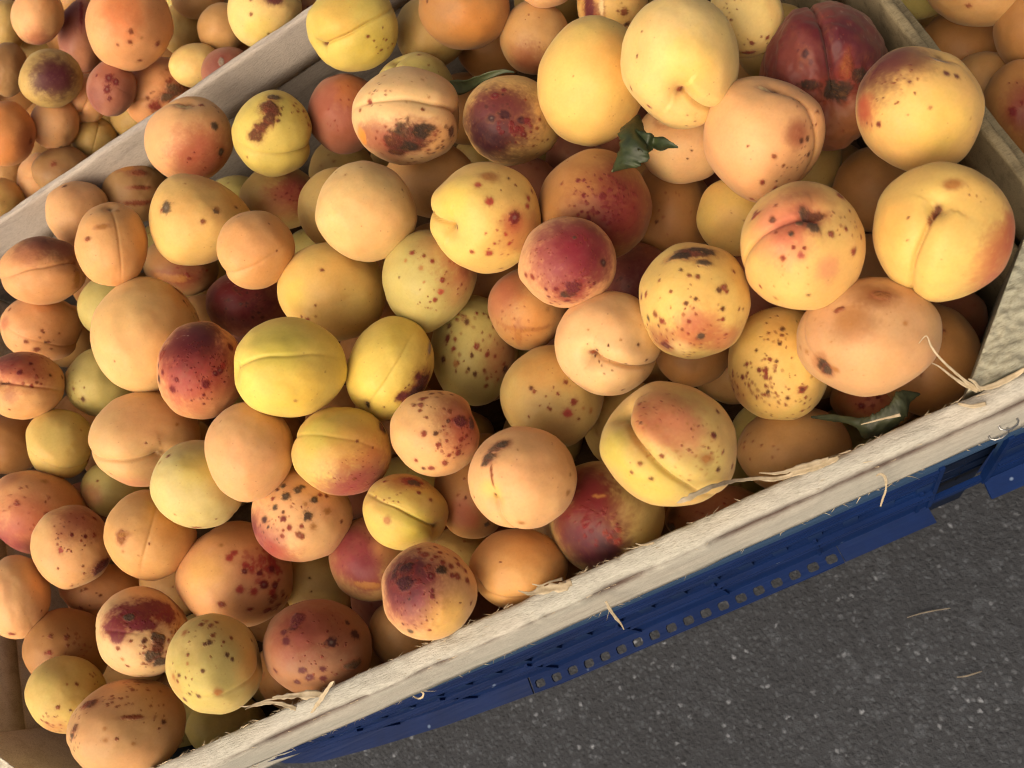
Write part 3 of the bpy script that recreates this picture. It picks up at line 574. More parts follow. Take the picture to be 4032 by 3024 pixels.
def A(label, loc, M, base, res, stem, sut, g, shape, crate_key, marks):
    count[0] += 1; seed = count[0]*13; rg = np.random.default_rng(seed)
    q, t0, qd, t1 = SPH[res]
    M = np.array(M).reshape(3, 3)
    hidden = stem is None
    s = unit(stem) if stem else unit([rg.uniform(-.8, .8), rg.uniform(-.8, .8), -.9])
    t = np.array(sut, float) if sut else rg.normal(size=3)*[1, 1, .3]-[0, 0, .6]
    t = t-s*(t@s); t = unit(t); b = np.cross(s, t)
    gg = g if g else .03
    ct = np.clip(q@s, -1, 1); th = np.arccos(ct); ph = np.arctan2(q@b, q@t); sn = np.sin(th)
    wob = .025*vnoise(np.stack([th*2.2, th*0, th*0+seed], 1), seed)
    ang = np.where(np.abs(ph) < math.pi/2, np.abs(np.sin(ph+wob))*sn, 9.)
    side = np.where(ph+wob > 0, 1.0, .6)
    prof = np.clip(1.15-.55*th/1.6, .15, 1)*sstep(0, .12, th)*(1-sstep(2.3, 3.0, th)*.8)
    r = np.ones(len(q))
    r -= gg*prof*(.62*np.exp(-(ang/.034)**2)+.38*np.exp(-(ang/.14)**2))
    r += gg*.22*prof*side*np.exp(-((ang-.26)/.16)**2)*(ang < 2)
    cav = (.06+.55*g) if not hidden else .05
    r -= cav*np.exp(-(th/.20)**2); r -= cav*.5*np.exp(-(th/.42)**2); r += cav*.22*np.exp(-((th-.75)/.28)**2)
    r += .02*np.exp(-((math.pi-th)/.22)**2)
    r += .050*fbm(q*1.25+seed, seed, 2)+.016*fbm(q*3.1+seed, seed+7, 2)+.004*fbm(q*7+seed, seed+3, 2)
    for _k in range(4):                  # faces pressed flat against neighbours
        fd = unit(rg.normal(size=3)); lim = rg.uniform(.90, .98); x = (q*r[:, None])@fd
        ex = .035*np.log1p(np.exp(np.clip((x-lim)/.035, -30, 30))); r = r*(1-.55*ex/np.maximum(x, .3)*(x > .3))
    if shape == 'crumple': r += .045*fbm(q*3.3+3, seed+41, 3)+.018*fbm(q*9, seed+43, 2)
    v = q*r[:, None]
    for _k in range(2):                  # lopsided
        ia, ib = rg.permutation(3)[:2]; v[:, ia] = v[:, ia]*(1+rg.uniform(-.07, .07)*v[:, ib])
    if shape == 'egg': v[:, 0] *= 1+.15*v[:, 1]-.10*np.clip(-v[:, 1], 0, 1)**2
    elif shape == 'egg2': v[:, 1] *= 1-.17*v[:, 0]
    elif shape == 'tip':
        d = unit((-.05, -.98, .2)); v += d*(.10*np.exp(-(np.arccos(np.clip(q@d, -1, 1))/.30)**2))[:, None]
        v[:, 0] *= 1+.10*v[:, 1]
    elif shape == 'bump': v[:, 0] *= 1-.16*np.clip(v[:, 1], -.2, 1); v[:, 0] -= .07*np.clip(v[:, 1], 0, 1)
    # ---- colour of the skin
    c0, c1 = BASE[base]; n = len(q)
    w = sstep(-.5, .5, fbm(q*1.6+seed*.7, seed+11, 3))[:, None]
    col = c0*(1-w)+c1*w; scab = np.zeros(n)
    hf = fbm(q*9+seed, seed+21, 3); mf = fbm(q*3.5+seed, seed+23, 3); vf = fbm(q*26+seed, seed+27, 2)
    def put(m, c): 
        nonlocal col; col = col*(1-m[:, None])+c*m[:, None]
    def dist(d): return np.linalg.norm(q-np.array(d), axis=1)
    # a little darker brown in the seam and stem hollow
    if g: put(.34*np.exp(-(ang/.035)**2)*prof*min(1, g*6), s2l((150, 92, 40)))
    if not hidden: put(.75*np.exp(-(th/.075)**2), s2l((92, 62, 36)))
    order = {'b': 0, 's': 1, 'd': 2, 'k': 3}
    res_r = {1: .019, 0: .030, -1: .055}[res]
    spots = []
    for m in sorted(marks, key=lambda m: order[m[0]]):
        if m[0] == 'b':
            _, d, rad, cn, st = m; dd = dist(d)/rad+.24*mf+.22*hf+.20*vf
            k = (1-sstep(.35, 1.30, dd))*st*np.clip(.92+.20*hf+.16*vf, 0, 1); put(np.clip(k, 0, 1), COL[cn])
        elif m[0] == 's':
            _, d, rad, cnt, sz, cn = m; d = unit(d); a = unit(np.cross(d, [.3, .9, .2])); e = np.cross(d, a)
            for _i in range(int(cnt*.8)):
                rr = rad*math.sqrt(rg.random())*.95; an = rg.uniform(0, 6.283); p = unit(d+(a*math.cos(an)+e*math.sin(an))*rr)
                spots.append((p, sz*rg.uniform(.35, .95), cn, rg.uniform(.3, .9)))
        elif m[0] == 'd': spots.append((m[1], m[2]*.88, m[3], .92))
    for p, sz, cn, st in spots:
        p = np.array(p); near = np.where(q@p > math.cos(min(3., sz*3+.12)))[0]
        if not len(near): continue
        qq = q[near]; dd = np.linalg.norm(qq-p, axis=1); sz2 = max(sz, res_r*.85); st2 = st*min(1, (sz/sz2)**1.3+.15)
        jit = np.clip(1+.45*hf[near]+.40*vf[near], .45, 1.8); c = COL[cn]
        if cn in ('white',): k = (1-sstep(.3, .9, dd/(sz2*jit)))*st2*.45
        else:
            halo = (1-sstep(.7, 2.0, dd/(sz2*jit)))*.24*st2
            hc = COL['redbrown'] if cn in ('dkbrown', 'brown', 'dkred', 'redbrown', 'red') else COL['tanbrown']
            col[near] = col[near]*(1-halo[:, None])+hc*halo[:, None]
            k = (1-sstep(.55, 1.15, dd/(sz2*jit)))*st2
        col[near] = col[near]*(1-k[:, None])+c*k[:, None]
        if sz > .05:                      # paler pin-point or darker centre
            kc = (1-sstep(.10, .45, dd/sz2))*.35*st2; cc = COL['grey'] if rg.random() < .35 else COL['dkbrown']
            col[near] = col[near]*(1-kc[:, None])+cc*kc[:, None]
        if cn in SPOTTY: scab[near] = np.maximum(scab[near], k*.8)
    for m in marks:
        if m[0] != 'k': continue
        _, d, ra, rb, cn = m; ra *= 1.22; rb *= 1.22; d = np.array(d); ex = np.array([1., 0, 0]); ex = unit(ex-d*(ex@d)) if abs(d[0]) < .97 else unit(np.cross(d, [0, 1, 0])); ey = np.cross(d, ex)
        o = q-d; dd = np.sqrt((o@ex/max(ra, .02))**2+(o@ey/max(rb, .02))**2+((o@d)/max(ra, rb, .05))**2)+.40*hf+.22*vf+.12*mf
        halo = (1-sstep(.9, 1.7, dd))*.35; put(halo, COL['redbrown'])
        k = (1-sstep(.62, 1.05, dd))*np.clip(.93+.2*vf, 0, 1); put(k, COL[cn]*(1+.0*ra))
        k2 = k*sstep(.1, .5, vf); put(k2*.35, COL['tanbrown'])
        if cn not in ('cream', 'tan', 'orange', 'wine', 'purple'): scab = np.maximum(scab, k); v = v*(1+.010*(k*(.6+.8*hf))[:, None])
    # corky russet on the raised scabs is relief as well as colour
    me = mesh_np('apricot', v@M.T, (t0, qd, t1), np.concatenate([np.clip(col, .004, .95), scab[:, None]], 1))
    o = link('apricot', me, SKIN); o.location = loc
    tag(o, label, 'apricot', {'M': 'apricots heaped in the middle crate', 'L': 'apricots in the rear crate', 'Q': 'apricots in the right-hand crate'}[crate_key])
    return o
A('large yellow apricot with a dark stem slit and creased seam, beside the right corner post',(0.0911,0.1078,0.3493),(0.0185,0.0097,-0.0063,-0.0124,0.0191,-0.0075,0.0012,0.0099,0.0205),'Y',1,(-0.038,0.409,0.912),(-0.314,-0.195,0.929),0.14,None,'M',[('b',(0.968,0.007,0.251),0.394,'pinkred',.9),('b',(0.714,-0.7,0.001),0.407,'red',.8),('k',(0.147,0.685,0.714),0.105,0.066,'tan'),('d',(-0.436,0.188,0.88),0.026,'brown'),('d',(-0.449,-0.114,0.886),0.020,'brown'),('s',(0.551,0.544,0.633),0.262,10,0.016,'brown'),('k',(-0.064,0.356,0.932),0.052,0.072,'dkbrown'),('k',(-0.122,0.255,0.959),0.033,0.072,'brown'),('k',(-0.179,0.154,0.972),0.026,0.066,'tanbrown'),('b',(0.808,-0.396,0.437),0.590,'pinkred',.8),('b',(-0.667,0.141,0.732),0.394,'orange',.3)])
A('yellow apricot with purple-red blush and grey scar on its top, against the right board',(0.1110,0.1574,0.3420),(0.0180,0.0086,-0.0068,-0.0130,0.0172,-0.0097,-0.0002,0.0121,0.0187),'YO',1,(0.324,0.891,0.319),(0.958,-0.073,0.278),0.02,None,'M',[('b',(-0.662,0.657,0.361),0.681,'maroon',1),('b',(-0.169,0.839,0.517),0.538,'purple',.8),('b',(-0.838,-0,0.546),0.323,'pinkred',.9),('k',(0.317,0.803,0.505),0.143,0.065,'grey'),('d',(0.401,0.569,0.717),0.065,'purple'),('d',(0.549,0.526,0.65),0.065,'maroon'),('d',(-0.127,0.431,0.894),0.043,'purple'),('d',(-0.57,-0.204,0.796),0.057,'dkred'),('d',(-0.683,-0.212,0.699),0.029,'dkred'),('d',(-0.761,-0.19,0.621),0.029,'dkred'),('d',(-0.296,0.124,0.947),0.029,'brown'),('d',(-0.352,0.416,0.838),0.022,'brown'),('d',(-0.056,0.255,0.965),0.022,'brown'),('d',(0.169,0.044,0.985),0.036,'tan'),('s',(-0.38,0.438,0.815),0.430,22,0.022,'dkred'),('d',(-0.155,-0.058,0.986),0.022,'tan'),('d',(0.746,-0.109,0.656),0.022,'tan'),('b',(0.324,-0.219,0.92),0.574,'lemon',.4)])
A('dark maroon apricot with a deep cleft and blackened stem, between the yellow fruits at top',(0.0984,0.2068,0.3171),(0.0217,0.0113,-0.0066,-0.0143,0.0207,-0.0140,-0.0025,0.0165,0.0222),'RO',1,(0.2,-0.292,0.935),(0.014,0.487,0.873),0.19,'crumple','M',[('b',(-0.057,0.487,0.872),1.192,'maroon',1),('b',(-0.557,0.357,0.75),0.647,'maroon',.9),('b',(0.514,0.487,0.706),0.647,'plum',.9),('b',(-0.414,0.162,0.896),0.409,'brownpurple',.6),('b',(0.014,0.877,0.481),0.409,'brownpurple',.4),('k',(0.343,0.097,0.934),0.082,0.163,'brown'),('k',(-0.186,-0.11,0.976),0.177,0.061,'black'),('k',(0.529,-0,0.849),0.136,0.082,'black'),('s',(-0.236,0.487,0.841),0.477,30,0.048,'plum'),('s',(0.443,0.422,0.791),0.409,24,0.048,'plum'),('k',(0.207,-0.227,0.952),0.232,0.163,'black'),('s',(0.479,0.584,0.655),0.409,34,0.018,'white'),('d',(-0.243,0.247,0.938),0.068,'dkpurple'),('s',(0.086,-0.552,0.829),0.409,14,0.041,'brown'),('b',(0.443,-0.682,0.582),0.477,'tanbrown',.8),('b',(-0.414,-0.552,0.724),0.409,'brown',.6)])
A('smooth peach-orange apricot tapering downward with torn skin and dark spots along its side',(0.0596,0.1815,0.3374),(0.0203,0.0107,-0.0039,-0.0118,0.0183,-0.0120,-0.0030,0.0128,0.0203),'P',1,(0.226,0.876,0.425),(0.714,0.466,0.523),0.08,'egg','M',[('b',(0.574,0.118,0.811),0.252,'redbrown',.8),('d',(0.643,-0.006,0.766),0.059,'dkbrown'),('d',(0.733,0.03,0.679),0.052,'dkbrown'),('d',(0.206,-0.22,0.954),0.052,'brown'),('d',(0.389,-0.366,0.845),0.037,'brown'),('d',(0.021,-0.617,0.786),0.059,'redbrown'),('d',(-0.196,-0.913,0.358),0.067,'red'),('d',(0.279,-0.743,0.608),0.059,'redbrown'),('d',(0.293,-0.62,0.728),0.030,'brown'),('d',(0.605,0.771,0.196),0.044,'brown'),('d',(0.803,0.595,-0),0.044,'brown'),('d',(0.828,0.428,0.363),0.030,'brown'),('s',(0.676,0.466,0.571),0.408,14,0.026,'brown'),('s',(0.758,-0.188,0.625),0.333,16,0.030,'brown'),('d',(0.796,-0.203,0.571),0.052,'dkbrown'),('k',(0.219,0.833,0.508),0.104,0.089,'dkbrown'),('k',(0.037,0.856,0.515),0.104,0.059,'cream'),('s',(0.42,-0.476,0.773),0.296,10,0.022,'brown'),('d',(-0.226,-0.071,0.972),0.022,'brown')])
A('large pale cream-yellow apricot showing its stem hollow at the lower side, above a green leaf',(0.0453,0.2191,0.3597),(0.0202,0.0108,-0.0030,-0.0109,0.0168,-0.0144,-0.0052,0.0146,0.0188),'C',1,(0,-0.531,0.847),(0.248,-0.671,0.698),0.20,None,'M',[('k',(0.016,-0.538,0.843),0.088,0.074,'brown'),('d',(-0.806,-0.399,0.437),0.052,'redbrown'),('d',(-0.721,0.077,0.689),0.037,'brown'),('d',(-0.628,0.434,0.646),0.022,'brown'),('d',(-0.512,-0.671,0.536),0.044,'redbrown'),('d',(-0.628,-0.755,0.188),0.037,'redbrown'),('d',(-0.496,-0.839,0.223),0.037,'redbrown'),('s',(-0.45,-0.79,0.416),0.295,10,0.022,'redbrown'),('s',(0.248,-0.86,0.446),0.221,6,0.022,'brown'),('b',(0.016,0.503,0.864),0.663,'cream',.4),('b',(0.171,-0.056,0.984),0.515,'yellow',.4)])
A('smooth unblemished honey-yellow apricot tucked behind the pale cream one',(0.0119,0.2467,0.3419),(0.0210,0.0133,-0.0008,-0.0091,0.0178,-0.0158,-0.0066,0.0150,0.0194),'Y',1,None,None,0.00,None,'M',[('d',(-0.33,0.117,0.937),0.016,'tan'),('b',(0.431,0.418,0.8),0.471,'orange',.25)])
A('pale yellow apricot with dark specks at its bottom, beside the cleft maroon one',(0.0819,0.2409,0.3344),(0.0133,0.0068,-0.0033,-0.0081,0.0112,-0.0096,-0.0028,0.0105,0.0124),'C',1,None,None,0.00,None,'M',[('s',(-0.329,0.174,0.928),0.345,16,0.030,'brown'),('d',(0.146,-0.598,0.788),0.081,'redbrown'),('d',(0.549,-0.467,0.693),0.069,'redbrown'),('s',(0.28,-0.696,0.661),0.403,12,0.040,'redbrown'),('k',(0.098,-0.826,0.555),0.184,0.069,'redbrown')])
A('half hidden apricot with a purple streak and brown spots, behind the honey-yellow one',(0.0407,0.3139,0.3038),(0.0153,0.0074,-0.0015,-0.0075,0.0102,-0.0113,-0.0051,0.0103,0.0123),'YO',0,None,None,0.00,None,'M',[('k',(-0.658,-0.105,0.746),0.184,0.526,'purple'),('b',(-0.553,-0.263,0.791),0.395,'dkred',.8),('d',(0.316,-0.224,0.922),0.145,'brown'),('d',(0.408,-0.553,0.727),0.118,'dkbrown'),('k',(-0.289,-0,0.957),0.066,0.342,'cream'),('s',(-0.026,-0.066,0.997),0.526,10,0.053,'brown')])
A('pale pink-peach apricot peeping out below the big cream one, behind the green leaf',(0.0360,0.2164,0.3126),(0.0172,0.0085,-0.0017,-0.0092,0.0139,-0.0105,-0.0041,0.0100,0.0161),'PC',0,None,None,0.00,None,'M',[('d',(0.196,-0.211,0.958),0.031,'dkbrown'),('d',(0.113,-0.411,0.905),0.031,'dkbrown'),('k',(-0.247,0.516,0.82),0.313,0.146,'cream'),('b',(-0.247,0.358,0.9),0.521,'orange',.3)])
A('smooth tan-orange apricot cut by the top edge, above the narrow grey-green leaf',(-0.0249,0.3387,0.3299),(0.0205,0.0104,0.0012,-0.0073,0.0120,-0.0158,-0.0095,0.0121,0.0147),'OB',1,None,None,0.00,None,'M',[('d',(-0.802,0.161,0.575),0.052,'dkbrown'),('b',(0.257,-0.344,0.903),0.619,'orange',.5)])
A('dusky orange apricot with reddish underside, below the one cut by the top edge',(-0.0013,0.3176,0.3078),(0.0155,0.0089,0.0001,-0.0065,0.0115,-0.0122,-0.0062,0.0108,0.0130),'PD',1,None,None,0.00,None,'M',[('b',(-0.067,-0.793,0.606),0.765,'redbrown',.6),('s',(-0.067,0.183,0.981),0.638,12,0.032,'brown'),('b',(-0.333,-0.427,0.841),0.510,'redbrown',.3)])
A('peach apricot of which only the lower rim shows at the top edge',(0.0166,0.3258,0.3298),(0.0130,0.0064,-0.0005,-0.0056,0.0078,-0.0100,-0.0051,0.0084,0.0097),'P',1,None,None,0.00,None,'M',[])
A('bright yellow apricot with a deep curved seam, sitting against the rear divider board',(-0.0802,0.3587,0.3399),(0.0198,0.0121,0.0037,-0.0051,0.0131,-0.0167,-0.0112,0.0122,0.0142),'YG',1,(-0.765,-0.443,0.467),(-0.092,-0.103,0.99),0.13,None,'M',[('s',(0.663,-0.371,0.65),0.287,12,0.036,'redbrown'),('d',(0.286,-0.186,0.94),0.051,'brown'),('d',(0.408,-0.278,0.869),0.031,'brown'),('d',(0.592,-0,0.806),0.031,'brown'),('b',(0.357,-0.412,0.838),0.513,'lemon',.5),('k',(-0.735,-0.433,0.522),0.062,0.041,'dkbrown'),('b',(-0.459,0.206,0.864),0.615,'orange',.3)])
A('dull yellow apricot in shade behind the bright seam-marked one near the top',(-0.0497,0.3656,0.3026),(0.0177,0.0104,0.0020,-0.0058,0.0120,-0.0144,-0.0087,0.0113,0.0135),'YD',0,None,None,0.00,None,'M',[('b',(-0.025,0.146,0.989),0.741,'tan',.3)])
A('greenish-yellow apricot mostly hidden behind the heavily scabbed one',(-0.0677,0.3272,0.3141),(0.0176,0.0094,0.0027,-0.0056,0.0115,-0.0131,-0.0091,0.0095,0.0132),'G',1,(-0.464,0.829,0.312),(-0.56,0.5,0.661),0.10,None,'M',[('d',(0.083,0.868,0.489),0.075,'brown'),('s',(0.393,0.632,0.668),0.375,4,0.038,'brown')])
A('peach apricot with a big black-brown scab and wavy seam, near the rear board',(-0.0711,0.2854,0.3429),(0.0228,0.0116,0.0041,-0.0073,0.0151,-0.0164,-0.0123,0.0116,0.0174),'PC',1,(0.984,0.011,0.176),(0.126,0.315,0.941),0.12,None,'M',[('b',(-0.537,-0.396,0.745),0.424,'redbrown',.7),('b',(-0.416,-0.652,0.634),0.442,'brownpink',.7),('b',(0.611,-0.45,0.652),0.486,'orange',.4),('k',(0.029,-0.38,0.924),0.318,0.265,'black'),('k',(0.26,-0.264,0.929),0.194,0.159,'black'),('k',(-0.104,-0.572,0.814),0.230,0.124,'black'),('k',(-0.212,-0.707,0.675),0.141,0.071,'dkbrown'),('k',(-0.292,-0.46,0.839),0.124,0.106,'dkbrown'),('k',(0.735,-0.287,0.614),0.088,0.106,'dkbrown'),('s',(-0.006,-0.647,0.762),0.839,60,0.044,'brown'),('s',(0.57,-0.45,0.687),0.442,22,0.044,'dkbrown'),('s',(-0.529,0.441,0.725),0.318,14,0.040,'brown'),('d',(-0.67,0.297,0.681),0.071,'redbrown'),('d',(-0.553,0.508,0.661),0.035,'dkbrown'),('s',(0.088,0.591,0.802),0.442,10,0.035,'tan'),('d',(-0.835,0.124,0.535),0.053,'brown'),('d',(0.256,0.146,0.956),0.044,'brown'),('k',(-0.8,-0.418,0.431),0.124,0.194,'orange'),('d',(-0.402,0.833,0.38),0.044,'tan')])
A('yellow apricot with a dark purple speckled cheek, right of the scabbed peach one',(-0.0288,0.2661,0.3245),(0.0201,0.0098,0.0015,-0.0084,0.0144,-0.0139,-0.0088,0.0111,0.0167),'YO',1,None,None,0.00,None,'M',[('b',(-0.419,-0.092,0.903),1.036,'purple',1),('b',(-0.081,0.224,0.971),0.690,'maroon',.7),('b',(-0.568,-0.402,0.718),0.690,'dkpurple',1),('b',(-0.268,0.322,0.908),0.542,'maroon',.7),('d',(-0.12,0.141,0.983),0.148,'dkpurple'),('d',(-0.388,0.063,0.92),0.099,'dkpurple'),('d',(-0.311,0.556,0.771),0.099,'dkred'),('d',(-0.137,0.683,0.717),0.069,'dkred'),('d',(0.209,0.025,0.978),0.108,'dkpurple'),('d',(0.323,0.028,0.946),0.079,'dkred'),('d',(0.241,-0.281,0.929),0.089,'dkred'),('d',(0.129,-0.161,0.978),0.079,'dkred'),('d',(0.009,-0.031,0.999),0.059,'dkred'),('d',(0.509,-0.142,0.849),0.049,'brown'),('d',(0.561,0.054,0.826),0.049,'brown'),('d',(0.295,0.478,0.827),0.030,'brown'),('d',(0.713,-0.383,0.587),0.039,'brown'),('d',(0.425,-0.523,0.739),0.039,'brown'),('s',(0.052,-0.234,0.971),0.444,40,0.059,'dkred'),('s',(0.232,-0.691,0.684),0.592,14,0.039,'brown'),('s',(-0.411,0.318,0.854),0.493,22,0.069,'dkpurple')])
A('dull brick-red apricot between the rear board and the scabbed peach one',(-0.1098,0.3374,0.3143),(0.0167,0.0116,0.0046,-0.0043,0.0142,-0.0141,-0.0100,0.0107,0.0139),'RO',0,None,None,0.00,None,'M',[('b',(-0.125,0.193,0.973),1.013,'brick',.5),('b',(0.188,0.534,0.824),0.477,'orange',.3),('s',(-0.062,0.193,0.979),0.715,20,0.030,'redbrown'),('k',(-0.313,0.92,0.235),0.191,0.072,'dkbrown')])
A('lemon-yellow apricot with a black scab trailing across its top and a low seam',(-0.1440,0.3313,0.3351),(0.0172,0.0121,0.0064,-0.0035,0.0148,-0.0147,-0.0117,0.0102,0.0138),'YG',1,(0.996,-0.085,-0.009),(0.236,-0.478,0.846),0.11,None,'M',[('k',(0,0.837,0.547),0.144,0.088,'dkgrey'),('k',(-0.146,0.609,0.78),0.188,0.155,'dkbrown'),('k',(-0.034,0.543,0.839),0.133,0.177,'dkbrown'),('k',(-0.124,0.348,0.929),0.133,0.155,'dkbrown'),('k',(-0.281,0.152,0.948),0.155,0.111,'dkbrown'),('k',(-0.393,-0.033,0.919),0.166,0.144,'dkbrown'),('d',(0.18,0.598,0.781),0.033,'dkbrown'),('d',(0.146,0.467,0.872),0.044,'dkbrown'),('d',(0.101,0.304,0.947),0.055,'dkbrown'),('s',(0.607,0.543,0.58),0.287,14,0.055,'redbrown'),('s',(0.865,0.304,0.399),0.155,8,0.055,'redbrown'),('d',(-0.607,-0.5,0.618),0.033,'brown'),('s',(-0.011,0.543,0.839),0.332,16,0.044,'dkbrown')])
A('peach apricot with two dark sunken dots and a rosy lower side, overlapping the rear divider',(-0.1924,0.3598,0.3368),(0.0183,0.0132,0.0086,-0.0025,0.0159,-0.0161,-0.0143,0.0103,0.0138),'P',1,(-0.021,0.871,0.491),(-0.773,0.635,-0.024),0.06,None,'M',[('b',(0.309,-0.452,0.837),0.842,'rose',.8),('b',(-0.052,-0.075,0.996),0.474,'pinkred',.3),('d',(0.515,0.323,0.794),0.116,'dkgrey'),('d',(0.68,-0.269,0.682),0.126,'dkgrey'),('k',(-0.134,0.817,0.561),0.147,0.095,'cream'),('d',(0.247,0.828,0.503),0.084,'redbrown'),('d',(0.082,0.839,0.538),0.053,'tan'),('d',(-0.021,-0.43,0.903),0.053,'redbrown'),('d',(-0.392,-0.871,0.297),0.032,'redbrown'),('s',(0.309,-0.505,0.806),0.526,16,0.026,'redbrown'),('s',(0.619,0.677,0.398),0.211,5,0.042,'brown')])
A('smooth pale peach-yellow apricot with a blunt top, in the middle of the crate',(-0.1034,0.2422,0.3512),(0.0191,0.0116,0.0059,-0.0056,0.0167,-0.0138,-0.0113,0.0097,0.0167),'C2',1,None,None,0.00,'bump','M',[('d',(-0.422,0.731,0.536),0.037,'tan'),('d',(-0.624,0.759,0.185),0.028,'tan'),('d',(-0.083,0.88,0.468),0.028,'tan'),('d',(0.752,0.426,0.503),0.028,'brown'),('b',(0.055,-0.222,0.973),0.737,'peach',.3)])
A('dull yellow apricot half hidden behind the smooth pale peach-yellow one',(-0.1328,0.2843,0.3157),(0.0153,0.0112,0.0058,-0.0041,0.0158,-0.0124,-0.0097,0.0092,0.0143),'YD',1,None,None,0.00,None,'M',[])
A('shaded peach apricot lying under the scabbed one and the red-spotted one',(-0.0825,0.2808,0.3000),(0.0203,0.0099,0.0039,-0.0068,0.0141,-0.0132,-0.0104,0.0091,0.0163),'PD',0,None,None,0.00,None,'M',[('d',(0.827,0.537,0.17),0.045,'brown'),('d',(0.837,0.546,-0.025),0.045,'brown')])
A('yellow apricot with a hollow on one side and scattered raspberry-red spots, in mid crate',(-0.0548,0.2105,0.3444),(0.0210,0.0115,0.0035,-0.0080,0.0177,-0.0135,-0.0094,0.0103,0.0192),'Y',1,(-0.717,-0.153,0.681),(-0.95,0.034,0.31),0.17,None,'M',[('b',(0.608,-0.237,0.757),0.504,'pinkred',.55),('b',(0.467,-0.068,0.882),0.252,'red',.6),('d',(0.467,0.017,0.884),0.143,'dkred'),('d',(0.05,0.288,0.956),0.101,'red'),('d',(-0.15,0.559,0.815),0.076,'red'),('d',(0.367,0.703,0.609),0.042,'dkbrown'),('d',(0.717,0.356,0.6),0.076,'red'),('d',(0.783,0.483,0.391),0.059,'redbrown'),('d',(0.7,0.212,0.682),0.059,'red'),('d',(0.033,-0.619,0.785),0.076,'red'),('d',(-0.267,-0.576,0.773),0.050,'redbrown'),('d',(0.125,-0.449,0.885),0.042,'red'),('d',(0.333,-0.288,0.898),0.050,'red'),('d',(0.4,-0.466,0.789),0.050,'red'),('d',(0.5,0.585,0.639),0.034,'redbrown'),('s',(0.317,-0.407,0.857),0.462,30,0.029,'red'),('d',(0.233,0.483,0.844),0.025,'brown'),('k',(0.033,0.729,0.684),0.134,0.101,'tan'),('k',(-0.617,-0.178,0.767),0.034,0.050,'dkbrown'),('b',(-0.6,0.356,0.716),0.420,'lemon',.5),('d',(-0.942,0.102,0.321),0.034,'dkbrown'),('d',(0.233,-0.915,0.328),0.042,'brown')])
A('brownish-red apricot with dense crimson freckles, behind the magenta one',(-0.0115,0.2005,0.3265),(0.0219,0.0115,0.0007,-0.0100,0.0184,-0.0131,-0.0071,0.0112,0.0207),'OB',1,None,None,0.00,None,'M',[('b',(0.455,0.033,0.89),0.857,'brickdk',1),('b',(0.049,-0.459,0.887),0.694,'brickdk',.7),('b',(-0.439,0.197,0.877),0.653,'tan',.4),('s',(0.13,0.115,0.985),0.490,60,0.049,'dkred'),('s',(0.455,-0.049,0.889),0.449,60,0.041,'dkred'),('d',(-0.276,0.426,0.861),0.057,'dkred'),('d',(-0.179,0.426,0.887),0.057,'dkred'),('d',(0.13,0.156,0.979),0.073,'dkred'),('d',(-0.577,0.377,0.724),0.041,'brown'),('d',(-0.179,0.172,0.969),0.049,'dkred'),('s',(-0.195,0.115,0.974),0.327,20,0.041,'dkred'),('s',(-0.276,0.689,0.67),0.490,10,0.029,'brown')])
A('magenta-red finely freckled apricot resting on top near the centre of the crate',(-0.0309,0.1700,0.3474),(0.0178,0.0091,0.0017,-0.0075,0.0149,-0.0096,-0.0062,0.0076,0.0168),'P',1,None,None,0.00,None,'M',[('b',(0.045,0.217,0.975),1.106,'rosepurple',1),('b',(0.325,0.314,0.892),0.770,'crimson',1),('b',(0.562,-0.133,0.816),0.433,'maroon',.5),('b',(0.004,-0.524,0.852),0.481,'crimson',.7),('d',(0.711,-0.006,0.703),0.115,'dkpurple'),('k',(-0.005,-0.623,0.782),0.154,0.115,'black'),('k',(0.107,-0.505,0.856),0.154,0.135,'maroon'),('d',(0.006,-0.791,0.612),0.077,'dkred'),('d',(-0.202,-0.522,0.828),0.058,'dkred'),('d',(-0.398,-0.531,0.748),0.048,'dkred'),('d',(-0.35,-0.689,0.634),0.048,'dkred'),('d',(0.518,-0.429,0.74),0.048,'dkred'),('d',(-0.321,-0.868,0.38),0.048,'redbrown'),('d',(-0.143,-0.909,0.392),0.038,'redbrown'),('d',(-0.812,-0.26,0.522),0.077,'redbrown'),('d',(-0.699,-0.301,0.648),0.077,'redbrown'),('s',(-0.141,0.07,0.988),0.914,150,0.022,'redbrown'),('d',(0.136,0.503,0.853),0.048,'dkgrey'),('d',(-0.454,0.891,-0.009),0.077,'dkgrey'),('d',(0.39,0.333,0.858),0.029,'white'),('s',(0.052,-0.623,0.78),0.481,24,0.043,'dkred')])
A('shaded apricot with a crimson cheek, under the lemon-yellow scabbed one',(-0.1681,0.3220,0.3027),(0.0175,0.0099,0.0067,-0.0039,0.0135,-0.0128,-0.0123,0.0078,0.0136),'YD',0,None,None,0.00,None,'M',[('b',(0.442,0.25,0.862),0.635,'crimson',.9),('b',(0.093,-0.139,0.986),0.635,'rose',.5),('d',(-0.769,0.64,0),0.064,'dkbrown'),('s',(0.209,0.139,0.968),0.508,14,0.038,'dkred')])
A('yellow apricot with one large round black dot and smaller dark pits, left of centre',(-0.1947,0.3006,0.3419),(0.0192,0.0120,0.0099,-0.0037,0.0173,-0.0153,-0.0160,0.0094,0.0154),'YO',1,None,None,0.00,'egg2','M',[('d',(-0.631,0.223,0.743),0.163,'dkgrey'),('d',(0.281,0.212,0.936),0.086,'greybrown'),('d',(0.309,0.274,0.911),0.058,'tan'),('d',(0.026,-0.02,0.999),0.058,'brown'),('d',(0.687,0.354,0.635),0.048,'dkbrown'),('d',(-0.291,0.744,0.601),0.029,'tan'),('b',(0.071,0.937,0.342),0.480,'rose',.3),('b',(0.602,0.588,0.54),0.384,'orange',.3),('d',(-0.731,0.169,0.661),0.038,'brown')])
